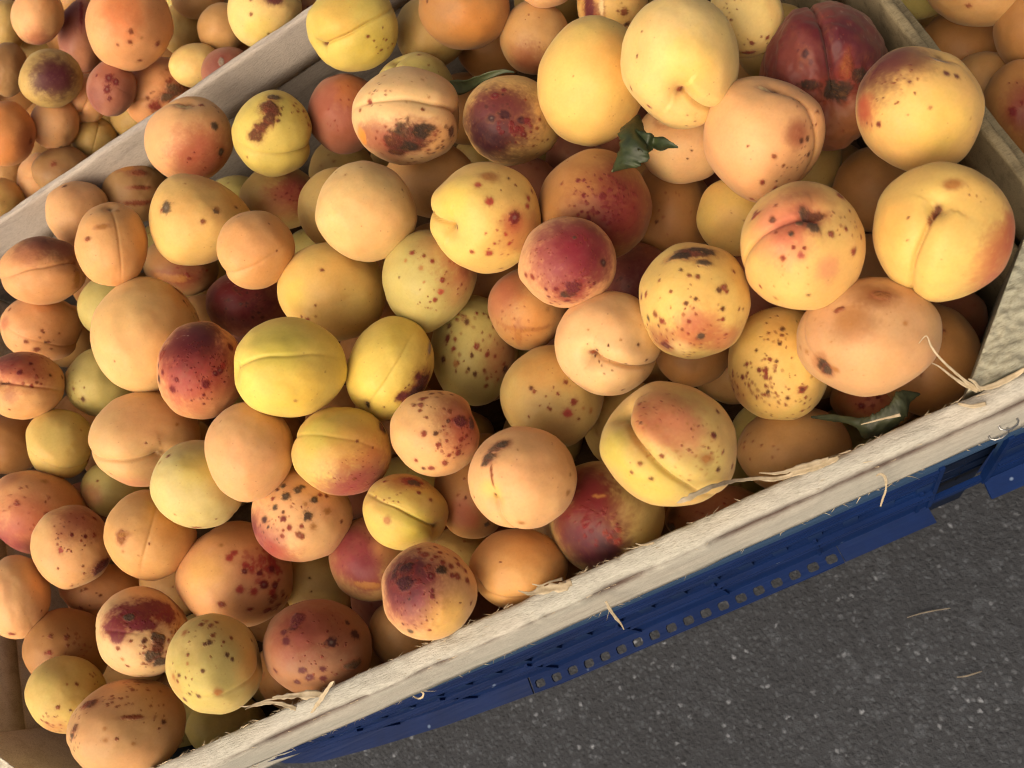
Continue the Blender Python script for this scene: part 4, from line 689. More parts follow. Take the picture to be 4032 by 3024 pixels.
A('small plain orange apricot with a fine curved seam, overlapping the black-dotted yellow one',(-0.1648,0.2584,0.3494),(0.0144,0.0099,0.0072,-0.0032,0.0146,-0.0112,-0.0108,0.0073,0.0128),'O',1,(-0.872,-0.489,0.001),(0,-0.36,0.933),0.05,None,'M',[('d',(-0.435,0.814,0.385),0.047,'tan'),('d',(0.329,0.651,0.684),0.035,'brown'),('b',(-0.024,0.233,0.972),0.702,'peach',.3),('d',(0.529,-0.023,0.848),0.035,'brown')])
A('dull tan apricot with a dark star-shaped scar, in shade against the rear divider board',(-0.2650,0.3963,0.2967),(0.0141,0.0115,0.0087,-0.0015,0.0150,-0.0131,-0.0124,0.0083,0.0115),'TD',0,None,None,0.00,None,'M',[('d',(0.186,0.569,0.801),0.127,'dkbrown'),('k',(0.114,0.556,0.824),0.254,0.085,'brown'),('k',(0.171,0.097,0.98),0.254,0.056,'brown'),('k',(-0.214,0.722,0.658),0.225,0.113,'tan'),('k',(0.143,-0.389,0.91),0.423,0.070,'brown')])
A('small pinkish-peach apricot leaning against the rear board at far left',(-0.2914,0.3802,0.3186),(0.0124,0.0113,0.0094,-0.0009,0.0153,-0.0122,-0.0121,0.0078,0.0105),'P',1,None,None,0.00,'egg','M',[('d',(-0.362,0.838,0.408),0.084,'dkbrown'),('d',(-0.882,0.472,-0.001),0.112,'dkgrey'),('b',(0.319,0.203,0.926),0.560,'peach',.3)])
A('orange egg-shaped apricot with a thin lengthwise seam and two scratches, at the left',(-0.2356,0.2988,0.3612),(0.0120,0.0112,0.0093,-0.0016,0.0164,-0.0119,-0.0117,0.0080,0.0113),'O',1,(-0.073,0.924,0.375),(0.19,0.014,0.982),0.03,None,'M',[('k',(-0.246,0.421,0.873),0.164,0.047,'tan'),('k',(-0.629,0.143,0.764),0.094,0.047,'brown'),('d',(0.166,0.83,0.533),0.070,'tan'),('d',(-0.557,0.699,0.448),0.035,'brown'),('b',(-0.049,-0.643,0.764),0.704,'peach',.4)])
A('flattened orange apricot with a maroon top and horizontal seam, at the left below the divider',(-0.3070,0.3391,0.3346),(0.0151,0.0101,0.0114,-0.0011,0.0152,-0.0126,-0.0162,0.0066,0.0115),'PO',1,(0.811,0.26,0.525),(-0.126,0.082,0.989),0.08,None,'M',[('b',(0.105,0.959,0.263),0.841,'maroon',.9),('b',(0.579,0.616,0.534),0.540,'brick',.6),('b',(-0.368,0.548,0.751),0.480,'rose',.4),('s',(0.789,-0.205,0.578),0.360,10,0.036,'redbrown'),('k',(0.737,-0.274,0.618),0.096,0.240,'tan')])
A('peach-orange apricot with dark dots along its low seam, directly under the maroon-topped one',(-0.3359,0.3244,0.3126),(0.0148,0.0098,0.0122,-0.0017,0.0164,-0.0118,-0.0166,0.0061,0.0121),'PO',1,(0.93,-0.369,-0.006),(0.511,-0.556,0.656),0.05,None,'M',[('d',(0.076,-0.458,0.886),0.074,'dkbrown'),('d',(-0.141,-0.681,0.719),0.111,'brown'),('d',(-0.424,-0.431,0.797),0.074,'brown'),('d',(-0.772,0.528,0.355),0.074,'brown'),('s',(-0.033,-0.653,0.757),0.860,22,0.055,'brown'),('b',(0.293,0.25,0.923),0.614,'peach',.3),('b',(-0.902,0.111,0.417),0.246,'red',.5)])
A('orange apricot with red freckled top and a dark cleft, cut by the left edge',(-0.3340,0.2760,0.3324),(0.0126,0.0086,0.0120,-0.0019,0.0162,-0.0099,-0.0151,0.0051,0.0112),'O',1,(-0.674,0.108,0.731),(0.067,-0,0.998),0.07,None,'M',[('b',(-0.157,0.662,0.733),0.863,'rose',.9),('b',(-0.438,0.73,0.525),0.493,'maroon',.7),('d',(-0.124,0.365,0.923),0.086,'dkred'),('d',(0.135,0.635,0.761),0.074,'dkred'),('d',(0.607,0.311,0.732),0.062,'dkbrown'),('d',(0.27,0.095,0.958),0.062,'brown'),('s',(0.067,0.595,0.801),0.863,30,0.055,'redbrown'),('d',(0.91,0.257,0.325),0.062,'brown'),('d',(-0.36,-0.649,0.671),0.037,'brown'),('k',(-0.551,0.068,0.832),0.197,0.049,'dkbrown'),('b',(-0.382,-0.284,0.88),0.246,'redbrown',.5)])
A('olive-yellow apricot with dark spots on its side, behind the big pale one at left',(-0.3116,0.2770,0.3015),(0.0127,0.0091,0.0110,-0.0024,0.0170,-0.0098,-0.0135,0.0055,0.0122),'G',0,None,None,0.00,None,'M',[('d',(-0.455,-0.514,0.728),0.093,'dkbrown'),('d',(-0.701,-0.216,0.679),0.053,'brown'),('s',(-0.701,-0.486,0.521),0.344,14,0.053,'dkbrown'),('s',(-0.662,0.054,0.747),0.397,10,0.040,'brown')])
A('big smooth pale peach-yellow apricot with brown flecks on its shoulder, left of the purple-freckled one',(-0.2466,0.2595,0.3363),(0.0193,0.0144,0.0146,-0.0036,0.0245,-0.0154,-0.0185,0.0092,0.0183),'C2',1,None,None,0.00,None,'M',[('k',(0.598,0.774,0.206),0.114,0.073,'brown'),('d',(0.795,0.607,-0.004),0.065,'dkbrown'),('d',(0.68,0.597,0.425),0.041,'dkbrown'),('s',(0.82,0.476,0.319),0.211,14,0.028,'brown'),('b',(0.615,0.677,0.404),0.366,'orange',.5),('d',(-0.516,-0.419,0.747),0.024,'brown'),('b',(-0.123,-0.452,0.884),0.650,'peach',.3),('k',(0.61,0.791,-0.049),0.163,0.049,'tan')])
A('pale green-yellow apricot mostly hidden behind the big smooth pale one',(-0.2869,0.3127,0.3103),(0.0121,0.0094,0.0094,-0.0018,0.0152,-0.0103,-0.0120,0.0061,0.0110),'G',0,None,None,0.00,None,'M',[])
A('overripe translucent brown apricot squashed under the black-dotted yellow one',(-0.2517,0.3329,0.2859),(0.0159,0.0083,0.0089,-0.0037,0.0138,-0.0117,-0.0146,0.0070,0.0127),'TD',0,None,None,0.00,None,'M',[('b',(0.086,-0.218,0.972),0.693,'redbrown',.7),('b',(-0.494,0.226,0.84),0.416,'tan',.6),('k',(-0.282,-0.4,0.872),0.416,0.139,'tan'),('s',(0.214,-0.051,0.976),0.554,14,0.069,'redbrown')])
A('dark wine-red apricot in shade under the small plain orange one',(-0.2068,0.2734,0.2982),(0.0172,0.0094,0.0086,-0.0041,0.0153,-0.0114,-0.0135,0.0064,0.0145),'RO',0,None,None,0.00,None,'M',[('b',(-0.178,0.081,0.981),1.164,'maroon',1),('b',(-0.4,0.216,0.891),0.613,'dkred',.8),('s',(-0.067,-0.054,0.996),0.735,40,0.061,'dkpurple'),('s',(-0.622,0.351,0.7),0.490,14,0.031,'white')])
A('rosy apricot with a dark wine-coloured crown and purple freckles, left of the bright lemon one',(-0.2160,0.2200,0.3399),(0.0154,0.0111,0.0110,-0.0037,0.0203,-0.0112,-0.0136,0.0068,0.0156),'PO',1,None,None,0.00,None,'M',[('b',(-0.112,-0,0.994),1.099,'rose',1),('b',(-0.265,0.377,0.887),0.883,'crimson',.5),('b',(-0.163,0.679,0.716),0.687,'maroon',1),('b',(-0.041,0.792,0.609),0.491,'plum',1),('b',(-0.52,0.519,0.678),0.491,'dkred',.6),('d',(0.622,0.472,0.625),0.108,'dkred'),('d',(0.786,0.566,0.25),0.059,'dkred'),('d',(0.378,-0,0.926),0.108,'dkred'),('d',(0.276,-0.057,0.96),0.078,'dkred'),('d',(0.449,0.094,0.889),0.078,'red'),('d',(0.071,-0.274,0.959),0.108,'dkred'),('d',(-0.602,-0.377,0.704),0.098,'dkred'),('d',(-0.806,-0.047,0.59),0.078,'dkred'),('d',(-0.918,-0.17,0.357),0.118,'dkpurple'),('d',(-0.929,0.094,0.359),0.078,'dkpurple'),('d',(0.041,-0.481,0.876),0.049,'dkred'),('d',(0.041,-0.66,0.75),0.039,'dkred'),('d',(-0.52,-0.189,0.833),0.059,'dkred'),('s',(-0.061,-0,0.998),0.834,110,0.029,'dkred'),('s',(0.398,0.094,0.913),0.294,22,0.044,'dkred'),('k',(-0.847,0.33,0.417),0.098,0.118,'redbrown'),('s',(-0.418,0.66,0.624),0.196,8,0.029,'white'),('b',(0.347,-0.755,0.557),0.491,'peach',.5),('b',(0.857,-0,0.515),0.294,'orange',.5)])
A('bright lemon-yellow spotless apricot with a horizontal seam, in the middle of the crate',(-0.1601,0.1849,0.3571),(0.0190,0.0101,0.0097,-0.0055,0.0185,-0.0112,-0.0141,0.0063,0.0174),'L',1,(-0.976,-0.019,0.219),(-0.049,0.269,0.962),0.06,None,'M',[('b',(-0.211,0.519,0.829),0.521,'lime',.4),('b',(0.114,-0.407,0.906),0.607,'yellow',.5),('d',(0.618,-0.065,0.784),0.017,'brown'),('d',(0.089,-0.602,0.794),0.035,'tan'),('b',(-0.211,0.102,0.972),0.434,'lime',.3)])
A('plain yellow apricot with a pair of faint dots, under the smooth pale peach-yellow one',(-0.1452,0.2339,0.3217),(0.0213,0.0115,0.0086,-0.0066,0.0194,-0.0138,-0.0144,0.0088,0.0191),'Y',1,None,None,0.00,None,'M',[('d',(-0.188,0.423,0.886),0.045,'brown'),('d',(-0.452,-0.522,0.723),0.054,'redbrown'),('d',(-0.562,-0.486,0.669),0.036,'brown'),('d',(-0.306,-0.462,0.832),0.027,'tan'),('d',(-0.311,-0.253,0.916),0.027,'brown'),('b',(-0.682,-0.09,0.726),0.359,'lemon',.5),('b',(-0.602,-0.373,0.706),0.270,'tan',.3)])
A('bright yellow apricot with a purple-brown scab on its lower side, right of the lemon one',(-0.1271,0.1773,0.3281),(0.0171,0.0122,0.0070,-0.0040,0.0193,-0.0098,-0.0091,0.0059,0.0175),'L',1,(-0.499,-0.767,0.403),(0.16,0.124,0.979),0.03,None,'M',[('k',(0.74,-0.372,0.56),0.237,0.217,'purplegrey'),('k',(0.612,-0.498,0.614),0.257,0.118,'purplegrey'),('k',(0.86,0.324,0.394),0.059,0.138,'grey'),('k',(0.307,-0.556,0.772),0.118,0.079,'purple'),('k',(0.639,-0.202,0.742),0.079,0.079,'purple'),('b',(0.712,-0.415,0.567),0.444,'redbrown',.6),('s',(0.566,-0.585,0.581),0.494,26,0.049,'purple'),('d',(0.368,-0.398,0.84),0.030,'brown'),('d',(-0.063,-0.736,0.674),0.030,'brown'),('s',(0.845,-0.109,0.523),0.197,8,0.039,'purple'),('k',(-0.492,-0.731,0.473),0.059,0.158,'black'),('b',(0.133,0.668,0.732),0.395,'lemon',.4)])
A('greenish apricot with a pinkish spotted shoulder, left of the magenta one',(-0.0948,0.2102,0.3257),(0.0188,0.0116,0.0054,-0.0061,0.0181,-0.0119,-0.0096,0.0085,0.0181),'G',1,None,None,0.00,'tip','M',[('b',(0.7,0.387,0.6),0.670,'brownpink',.8),('b',(0.203,0.676,0.708),0.574,'brownpink',.5),('b',(0.613,-0.17,0.771),0.479,'rose',.4),('d',(-0.344,0.491,0.8),0.067,'redbrown'),('d',(-0.117,0.431,0.895),0.048,'brown'),('d',(0.042,0.335,0.941),0.057,'redbrown'),('d',(0.246,-0.023,0.969),0.067,'redbrown'),('d',(0.231,-0.247,0.941),0.086,'rose'),('d',(0.116,-0.394,0.912),0.057,'redbrown'),('d',(-0.171,0.208,0.963),0.057,'tan'),('d',(-0.469,0.354,0.809),0.048,'tan'),('d',(-0.601,0.039,0.798),0.029,'dkbrown'),('d',(-0.107,-0.054,0.993),0.029,'tan'),('d',(0.019,-0.429,0.903),0.029,'brown'),('s',(0.56,0.017,0.828),0.431,20,0.038,'redbrown'),('s',(0.125,-0.347,0.929),0.479,16,0.025,'brown'),('b',(0.703,0.247,0.667),0.239,'maroon',.4)])
A('shaded greenish apricot covered in brown dots, in the gap beside the bright yellow scabbed one',(-0.0969,0.1842,0.2894),(0.0187,0.0127,0.0057,-0.0071,0.0230,-0.0109,-0.0088,0.0084,0.0210),'G',1,None,None,0.00,None,'M',[('b',(0.621,-0.1,0.777),0.515,'rose',.6),('s',(-0.063,0.15,0.987),0.843,40,0.047,'brown'),('d',(-0.611,0.217,0.762),0.103,'dkred'),('d',(-0.474,0.033,0.88),0.075,'redbrown'),('d',(-0.189,0.508,0.84),0.075,'dkbrown'),('d',(-0.568,0.442,0.694),0.084,'dkbrown'),('d',(-0.442,0.208,0.872),0.056,'brown'),('d',(-0.695,-0.142,0.705),0.075,'dkbrown'),('d',(0.042,0.083,0.996),0.084,'redbrown'),('d',(-0.074,-0.075,0.994),0.047,'dkbrown'),('d',(0.284,-0.058,0.957),0.075,'redbrown'),('d',(-0.147,-0.308,0.94),0.047,'dkbrown'),('d',(0,-0.392,0.92),0.056,'dkbrown'),('d',(0.674,-0.308,0.672),0.094,'dkbrown'),('d',(0.253,-0.6,0.759),0.056,'brown'),('d',(-0.432,-0.225,0.874),0.066,'tan'),('s',(0.358,-0.183,0.916),0.468,18,0.056,'redbrown'),('d',(0.042,0.667,0.744),0.047,'redbrown')])
A('dull bruised orange apricot with a purplish edge, wedged under the magenta one',(-0.0601,0.1791,0.3115),(0.0159,0.0091,0.0029,-0.0065,0.0157,-0.0087,-0.0064,0.0068,0.0162),'PD',0,None,None,0.00,None,'M',[('b',(-0.814,0.297,0.499),0.735,'brownpink',.8),('b',(-0.349,0.626,0.697),0.565,'redbrown',.5),('b',(0.233,-0.363,0.902),0.678,'orange',.4),('b',(-0.349,-0.692,0.632),0.565,'tan',.5),('d',(-0.907,-0.352,0.232),0.068,'dkbrown'),('d',(0.5,-0.011,0.866),0.068,'tan'),('s',(-0.349,-0.363,0.864),0.678,30,0.034,'brown'),('k',(-0.116,-0.473,0.874),0.452,0.045,'tan'),('k',(-0.233,-0.582,0.779),0.057,0.271,'tan')])
A('pale peach apricot with a smile-shaped seam curving from its stem dimple, right of centre',(-0.0313,0.1366,0.3311),(0.0190,0.0098,0.0019,-0.0085,0.0179,-0.0085,-0.0056,0.0068,0.0195),'PC',1,(-0.386,-0.239,0.891),(0.272,-0.442,0.855),0.20,None,'M',[('d',(-0.254,-0.159,0.954),0.044,'dkbrown'),('d',(0,-0.044,0.999),0.026,'dkbrown'),('d',(0.561,-0.027,0.827),0.044,'dkbrown'),('d',(-0.456,-0.027,0.89),0.018,'dkbrown'),('k',(-0.377,-0.221,0.899),0.070,0.044,'brown'),('d',(-0.342,-0.327,0.881),0.035,'dkbrown'),('d',(-0.404,0.257,0.878),0.026,'tan'),('d',(0.228,0.053,0.972),0.026,'tan'),('s',(-0.123,-0.301,0.946),0.352,16,0.021,'dkbrown'),('d',(0.711,-0.31,0.632),0.044,'dkbrown'),('d',(0.342,-0.407,0.847),0.035,'dkbrown'),('d',(0.272,-0.876,0.398),0.035,'brown'),('d',(-0.711,-0.637,0.299),0.035,'brown'),('b',(-0.123,0.451,0.884),0.529,'peach',.4)])
A('dim yellow apricot with two red ringed spots, below the seam-smiling pale peach one',(-0.0659,0.1353,0.3089),(0.0201,0.0103,0.0041,-0.0084,0.0197,-0.0084,-0.0073,0.0059,0.0208),'YD',1,None,None,0.00,None,'M',[('d',(0.268,-0.295,0.917),0.107,'red'),('d',(0.375,-0.08,0.924),0.080,'redbrown'),('d',(-0.402,0.17,0.9),0.054,'dkbrown'),('d',(-0.348,0.107,0.931),0.045,'brown'),('d',(0.089,0.062,0.994),0.045,'redbrown'),('d',(-0.089,-0.196,0.976),0.036,'brown'),('d',(-0.054,-0.214,0.975),0.036,'brown'),('d',(0.232,0.277,0.932),0.054,'brown'),('d',(0.705,-0.259,0.66),0.062,'tan'),('d',(0.473,-0.393,0.788),0.036,'brown'),('d',(0.554,-0.205,0.807),0.036,'tan'),('d',(-0.446,-0.348,0.824),0.027,'brown'),('s',(0.134,-0.018,0.991),0.536,14,0.023,'brown'),('b',(-0.134,0.518,0.845),0.536,'orange',.3),('d',(-0.975,0.224,0.001),0.027,'dkbrown')])
A('yellow apricot with a black crusted top and many brown specks, right of the magenta one',(0.0066,0.1305,0.3430),(0.0190,0.0103,-0.0004,-0.0095,0.0186,-0.0087,-0.0037,0.0083,0.0201),'Y',1,None,None,0.00,None,'M',[('k',(-0.073,0.805,0.589),0.303,0.128,'black'),('k',(0.154,0.844,0.514),0.239,0.104,'black'),('k',(-0.268,0.734,0.623),0.207,0.088,'black'),('k',(0.179,0.617,0.766),0.120,0.072,'dkgrey'),('b',(0.049,-0.508,0.86),0.438,'red',.75),('b',(-0.561,-0.664,0.494),0.398,'crimson',.7),('b',(0.537,-0.664,0.521),0.359,'rose',.7),('d',(0.065,0.398,0.915),0.056,'brown'),('d',(-0.081,0.414,0.907),0.040,'brown'),('d',(-0.228,0.5,0.836),0.040,'dkbrown'),('d',(0.496,0.227,0.838),0.080,'redbrown'),('d',(0.415,0.18,0.892),0.056,'dkbrown'),('d',(0.545,0.156,0.824),0.048,'redbrown'),('d',(0.024,0.031,0.999),0.040,'dkbrown'),('d',(-0.13,-0.039,0.991),0.040,'dkbrown'),('d',(0.472,-0.133,0.872),0.048,'dkbrown'),('d',(0.48,-0.297,0.826),0.056,'redbrown'),('d',(-0.382,0.141,0.913),0.032,'brown'),('d',(-0.593,0.32,0.738),0.040,'brown'),('d',(-0.837,0.109,0.536),0.056,'redbrown'),('d',(-0.927,0.07,0.369),0.064,'dkred'),('d',(0.675,0.5,0.543),0.056,'brown'),('d',(-0.593,-0.391,0.704),0.032,'dkbrown'),('d',(-0.089,-0.336,0.938),0.048,'redbrown'),('d',(-0.195,-0.453,0.87),0.040,'brown'),('d',(0.114,-0.57,0.814),0.088,'dkgrey'),('d',(-0.48,-0.727,0.492),0.120,'maroon'),('d',(-0.789,-0.273,0.551),0.064,'dkgrey'),('d',(-0.65,-0.211,0.73),0.064,'brown'),('d',(-0.537,-0.32,0.781),0.064,'redbrown'),('d',(0.821,-0.141,0.553),0.040,'brown'),('d',(0.756,-0.133,0.641),0.040,'brown'),('s',(0.008,-0.547,0.837),0.797,70,0.036,'redbrown'),('s',(-0.236,0.312,0.92),0.638,16,0.024,'brown'),('s',(-0.805,-0.547,0.23),0.319,24,0.036,'dkred'),('b',(-0.236,-0.781,0.578),0.239,'cream',.5)])
A('yellow apricot with a pink shoulder, dark crusty stem hollow and ringed spots, near the right',(0.0486,0.1255,0.3521),(0.0188,0.0100,-0.0033,-0.0109,0.0183,-0.0086,-0.0015,0.0095,0.0201),'YO',1,(0.226,0.536,0.813),(-0.044,0.478,0.877),0.13,None,'M',[('b',(-0.299,0.37,0.88),0.640,'rosepale',.85),('b',(-0.19,0.333,0.924),0.327,'rose',.6),('b',(0.212,0.696,0.686),0.436,'brownpink',.5),('k',(0.124,0.551,0.825),0.160,0.102,'dkgrey'),('k',(0.27,0.536,0.8),0.131,0.087,'dkbrown'),('k',(0.19,0.333,0.924),0.102,0.102,'greybrown'),('k',(-0.044,0.406,0.913),0.073,0.058,'greybrown'),('d',(-0.161,0.21,0.964),0.051,'dkgrey'),('d',(-0.453,0.42,0.786),0.065,'dkbrown'),('d',(-0.73,0.543,0.415),0.065,'redbrown'),('d',(0.591,0.761,0.267),0.095,'redbrown'),('d',(0.691,0.722,-0.001),0.058,'redbrown'),('d',(0.788,-0.058,0.613),0.073,'redbrown'),('d',(0.46,0.203,0.865),0.065,'redbrown'),('d',(0.672,0.275,0.688),0.051,'redbrown'),('d',(0.891,0.159,0.426),0.044,'redbrown'),('d',(-0.007,-0.101,0.995),0.080,'rose'),('d',(-0.285,-0.145,0.948),0.065,'redbrown'),('d',(-0.124,0.007,0.992),0.036,'redbrown'),('d',(0.044,-0,0.999),0.036,'redbrown'),('d',(-0.401,0.232,0.886),0.029,'brown'),('d',(-0.387,0.623,0.68),0.036,'brown'),('d',(0.723,0.551,0.418),0.036,'brown'),('d',(0.109,-0.688,0.717),0.044,'dkbrown'),('d',(-0.664,-0.601,0.444),0.044,'redbrown'),('d',(-0.409,-0.783,0.47),0.044,'tan'),('d',(-0.431,-0.587,0.686),0.022,'tan'),('b',(0.431,-0.319,0.844),0.255,'rosepale',.6),('b',(0.066,0.877,0.476),0.327,'brick',.5),('s',(0.65,0.406,0.643),0.291,18,0.029,'redbrown'),('s',(-0.226,-0.391,0.892),0.436,14,0.019,'tan'),('k',(-0.723,0.493,0.485),0.102,0.036,'redbrown')])
A('plain yellow apricot showing between the tapering peach one and the pink-shouldered one',(0.0411,0.1757,0.2993),(0.0156,0.0077,-0.0018,-0.0086,0.0136,-0.0079,-0.0025,0.0078,0.0155),'Y',0,None,None,0.00,None,'M',[('d',(0.144,-0.07,0.987),0.034,'tan'),('d',(-0.133,0.116,0.984),0.023,'tan')])
A('dark orange-brown apricot deep in the gap right of the crimson-freckled one',(0.0175,0.2066,0.2754),(0.0180,0.0120,-0.0010,-0.0091,0.0203,-0.0113,-0.0042,0.0119,0.0201),'OB',0,None,None,0.00,None,'M',[('s',(0.022,0.119,0.993),0.576,12,0.029,'brown'),('d',(-0.304,-0.119,0.945),0.038,'dkbrown')])
A('yellow apricot densely peppered with small brown spots, near the front board',(0.0254,0.1040,0.3062),(0.0183,0.0104,-0.0015,-0.0094,0.0194,-0.0063,-0.0015,0.0067,0.0206),'Y',1,None,None,0.00,None,'M',[('s',(-0.33,-0.23,0.915),0.464,60,0.046,'redbrown'),('s',(-0.026,-0.107,0.994),0.886,60,0.034,'brown'),('s',(0.061,-0.762,0.644),0.718,46,0.038,'redbrown'),('s',(-0.809,-0.352,0.471),0.287,26,0.042,'redbrown'),('d',(0.4,-0.426,0.811),0.101,'redbrown'),('d',(-0.704,-0.238,0.669),0.059,'dkred'),('d',(0.409,-0.418,0.811),0.051,'dkbrown'),('d',(0.061,0.598,0.799),0.051,'dkbrown'),('d',(0,0.344,0.939),0.042,'dkbrown'),('d',(-0.426,0.246,0.871),0.042,'dkbrown'),('d',(-0.043,0.041,0.998),0.042,'dkbrown'),('d',(-0.191,0.533,0.824),0.042,'brown'),('s',(-0.026,0.631,0.775),0.422,16,0.034,'brown'),('b',(-0.809,-0.516,0.282),0.422,'rose',.4),('b',(0.148,0.549,0.823),0.507,'orange',.3),('d',(-0.374,-0.107,0.921),0.059,'dkred'),('d',(-0.243,-0.23,0.942),0.068,'redbrown'),('d',(-0.2,-0.484,0.852),0.051,'dkbrown'),('d',(0.148,-0.557,0.817),0.051,'dkbrown')])
A('largest peach apricot with tan bruises and a blackened stem end, near the corner post',(0.0556,0.0911,0.3312),(0.0214,0.0103,-0.0038,-0.0115,0.0181,-0.0063,0.0005,0.0071,0.0217),'PD2',1,(-0.657,-0.491,0.572),(-0.867,0.226,0.444),0.02,None,'M',[('k',(-0.644,-0.483,0.592),0.113,0.169,'black'),('k',(-0.565,-0.586,0.581),0.085,0.099,'dkgrey'),('b',(-0.632,-0.476,0.612),0.247,'tan',.6),('k',(0.165,0.613,0.773),0.113,0.070,'tanbrown'),('b',(0.133,0.622,0.772),0.282,'tanbrown',.9),('b',(-0.106,0.667,0.737),0.240,'tanbrown',.5),('b',(-0.159,0.19,0.969),0.338,'tanbrown',.6),('k',(-0.377,0.443,0.813),0.056,0.035,'brown'),('b',(-0.258,0.285,0.923),0.254,'tan',.5),('d',(-0.922,-0.159,0.352),0.042,'tan'),('d',(-0.843,-0.238,0.482),0.049,'tan'),('d',(-0.434,0.406,0.804),0.042,'brown'),('s',(-0.483,0.292,0.826),0.423,20,0.025,'tan'),('k',(-0.431,-0.544,0.72),0.056,0.042,'tan'),('b',(0.049,-0.418,0.907),0.493,'peach',.4),('d',(0.484,0.187,0.855),0.049,'tan')])
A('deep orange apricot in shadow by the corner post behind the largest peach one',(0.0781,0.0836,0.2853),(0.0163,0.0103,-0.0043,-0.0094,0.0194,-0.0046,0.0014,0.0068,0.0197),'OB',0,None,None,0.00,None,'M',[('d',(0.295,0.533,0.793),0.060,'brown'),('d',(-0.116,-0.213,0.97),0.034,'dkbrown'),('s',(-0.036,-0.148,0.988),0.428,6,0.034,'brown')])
A('big two-lobed apricot with a deep greenish cleft and pink cheek, beside the front board',(-0.0254,0.0822,0.3460),(0.0217,0.0100,0.0019,-0.0102,0.0204,-0.0062,-0.0047,0.0048,0.0227),'YO2',1,(-0.721,0.571,0.394),(-0.325,-0.175,0.93),0.23,None,'M',[('b',(-0.141,0.487,0.862),0.601,'rose',.75),('b',(0.162,0.237,0.958),0.424,'rosepale',.5),('b',(-0.801,-0.075,0.594),0.389,'lime',.6),('b',(-0.334,-0.65,0.683),0.495,'lemon',.5),('d',(0.625,0.173,0.761),0.064,'dkred'),('d',(0.677,-0.367,0.638),0.050,'dkbrown'),('d',(0.903,-0.318,0.288),0.057,'brown'),('d',(-0.423,-0.294,0.857),0.042,'brown'),('d',(-0.27,-0.517,0.812),0.042,'dkbrown'),('d',(-0.119,-0.171,0.978),0.042,'brown'),('d',(0.263,-0.551,0.792),0.035,'brown'),('d',(-0.527,-0.413,0.743),0.035,'brown'),('k',(0.523,-0.194,0.83),0.085,0.071,'tan'),('d',(-0.419,0.621,0.663),0.042,'redbrown'),('d',(0.68,0.54,0.495),0.050,'dkred'),('s',(0.226,0.019,0.974),0.778,46,0.028,'tan'),('s',(0.5,0.025,0.866),0.424,20,0.035,'redbrown'),('s',(-0.175,0.523,0.834),0.424,26,0.018,'redbrown'),('d',(-0.384,0.321,0.866),0.028,'dkbrown'),('d',(0.771,-0.08,0.632),0.028,'brown'),('d',(0.359,-0.161,0.919),0.035,'tan')])
A('plain shaded yellow-brown apricot pressed against the front board below the peppered one',(0.0156,0.0749,0.2806),(0.0208,0.0089,-0.0009,-0.0100,0.0170,-0.0042,-0.0012,0.0039,0.0206),'PD',0,None,None,0.00,None,'M',[('s',(-0.774,0.12,0.621),0.359,10,0.045,'redbrown'),('d',(-0.548,0.09,0.831),0.036,'brown'),('s',(-0.129,-0.28,0.951),0.539,10,0.027,'brown')])
A('pinkish spotted apricot lying under the long wood shaving at the front board',(-0.0281,0.0660,0.2627),(0.0206,0.0066,0.0013,-0.0090,0.0132,-0.0031,-0.0031,0.0018,0.0179),'PD',0,None,None,0.00,None,'M',[('b',(-0.045,0.25,0.967),1.225,'brownpink',.8),('b',(-0.83,0.111,0.546),0.245,'dkgrey',.8),('s',(-0.134,0.389,0.911),0.891,24,0.056,'redbrown'),('k',(-0.848,-0.306,0.433),0.134,0.156,'greybrown')])
A('yellow apricot with a deep crimson cheek, by the front board under the two-lobed one',(-0.0661,0.0779,0.3048),(0.0216,0.0105,0.0045,-0.0090,0.0219,-0.0053,-0.0063,0.0030,0.0231),'YD',0,None,None,0.00,None,'M',[('b',(-0.368,-0.11,0.923),0.833,'dkred',1),('b',(-0.416,0.638,0.648),0.516,'dkred',1),('b',(-0.224,0.323,0.92),0.397,'dkred',.9),('b',(-0.264,-0.622,0.737),0.675,'plum',1),('b',(0.016,-0.543,0.839),0.238,'dkpurple',.9),('d',(0.208,-0.213,0.955),0.063,'redbrown'),('d',(0.208,-0.402,0.892),0.079,'redbrown'),('d',(0,-0.26,0.966),0.071,'redbrown'),('d',(0.064,-0.331,0.942),0.056,'redbrown'),('d',(-0.312,-0.087,0.946),0.095,'dkred'),('d',(-0.064,0.717,0.695),0.048,'brown'),('k',(-0.088,0.339,0.937),0.111,0.032,'tan'),('s',(-0.224,-0.11,0.968),0.476,36,0.048,'dkred'),('d',(0.136,0.677,0.723),0.032,'brown')])
A('smooth peach apricot with a grey-brown scab on its upper side, right of the front centre',(-0.0831,0.0976,0.3414),(0.0186,0.0087,0.0052,-0.0075,0.0181,-0.0061,-0.0075,0.0034,0.0191),'P2',1,(-0.556,-0.42,0.718),(-0.368,-0.795,0.483),0.07,None,'M',[('k',(-0.487,0.545,0.683),0.175,0.105,'greybrown'),('k',(-0.368,0.616,0.697),0.105,0.087,'dkgrey'),('k',(-0.607,0.348,0.714),0.122,0.105,'dkgrey'),('k',(-0.658,0.241,0.713),0.087,0.052,'dkgrey'),('k',(-0.564,0.045,0.824),0.022,0.175,'brown'),('d',(-0.564,-0.366,0.74),0.044,'dkbrown'),('d',(-0.103,0.5,0.86),0.026,'tan'),('d',(0.863,0.054,0.502),0.044,'tan'),('d',(0.812,-0.295,0.504),0.070,'tan'),('d',(-0.043,-0.83,0.556),0.070,'tan'),('d',(-0.88,-0.375,0.29),0.026,'brown'),('b',(0.419,0.277,0.865),0.524,'peach',.3),('b',(-0.607,-0.259,0.751),0.262,'yellow',.4)])
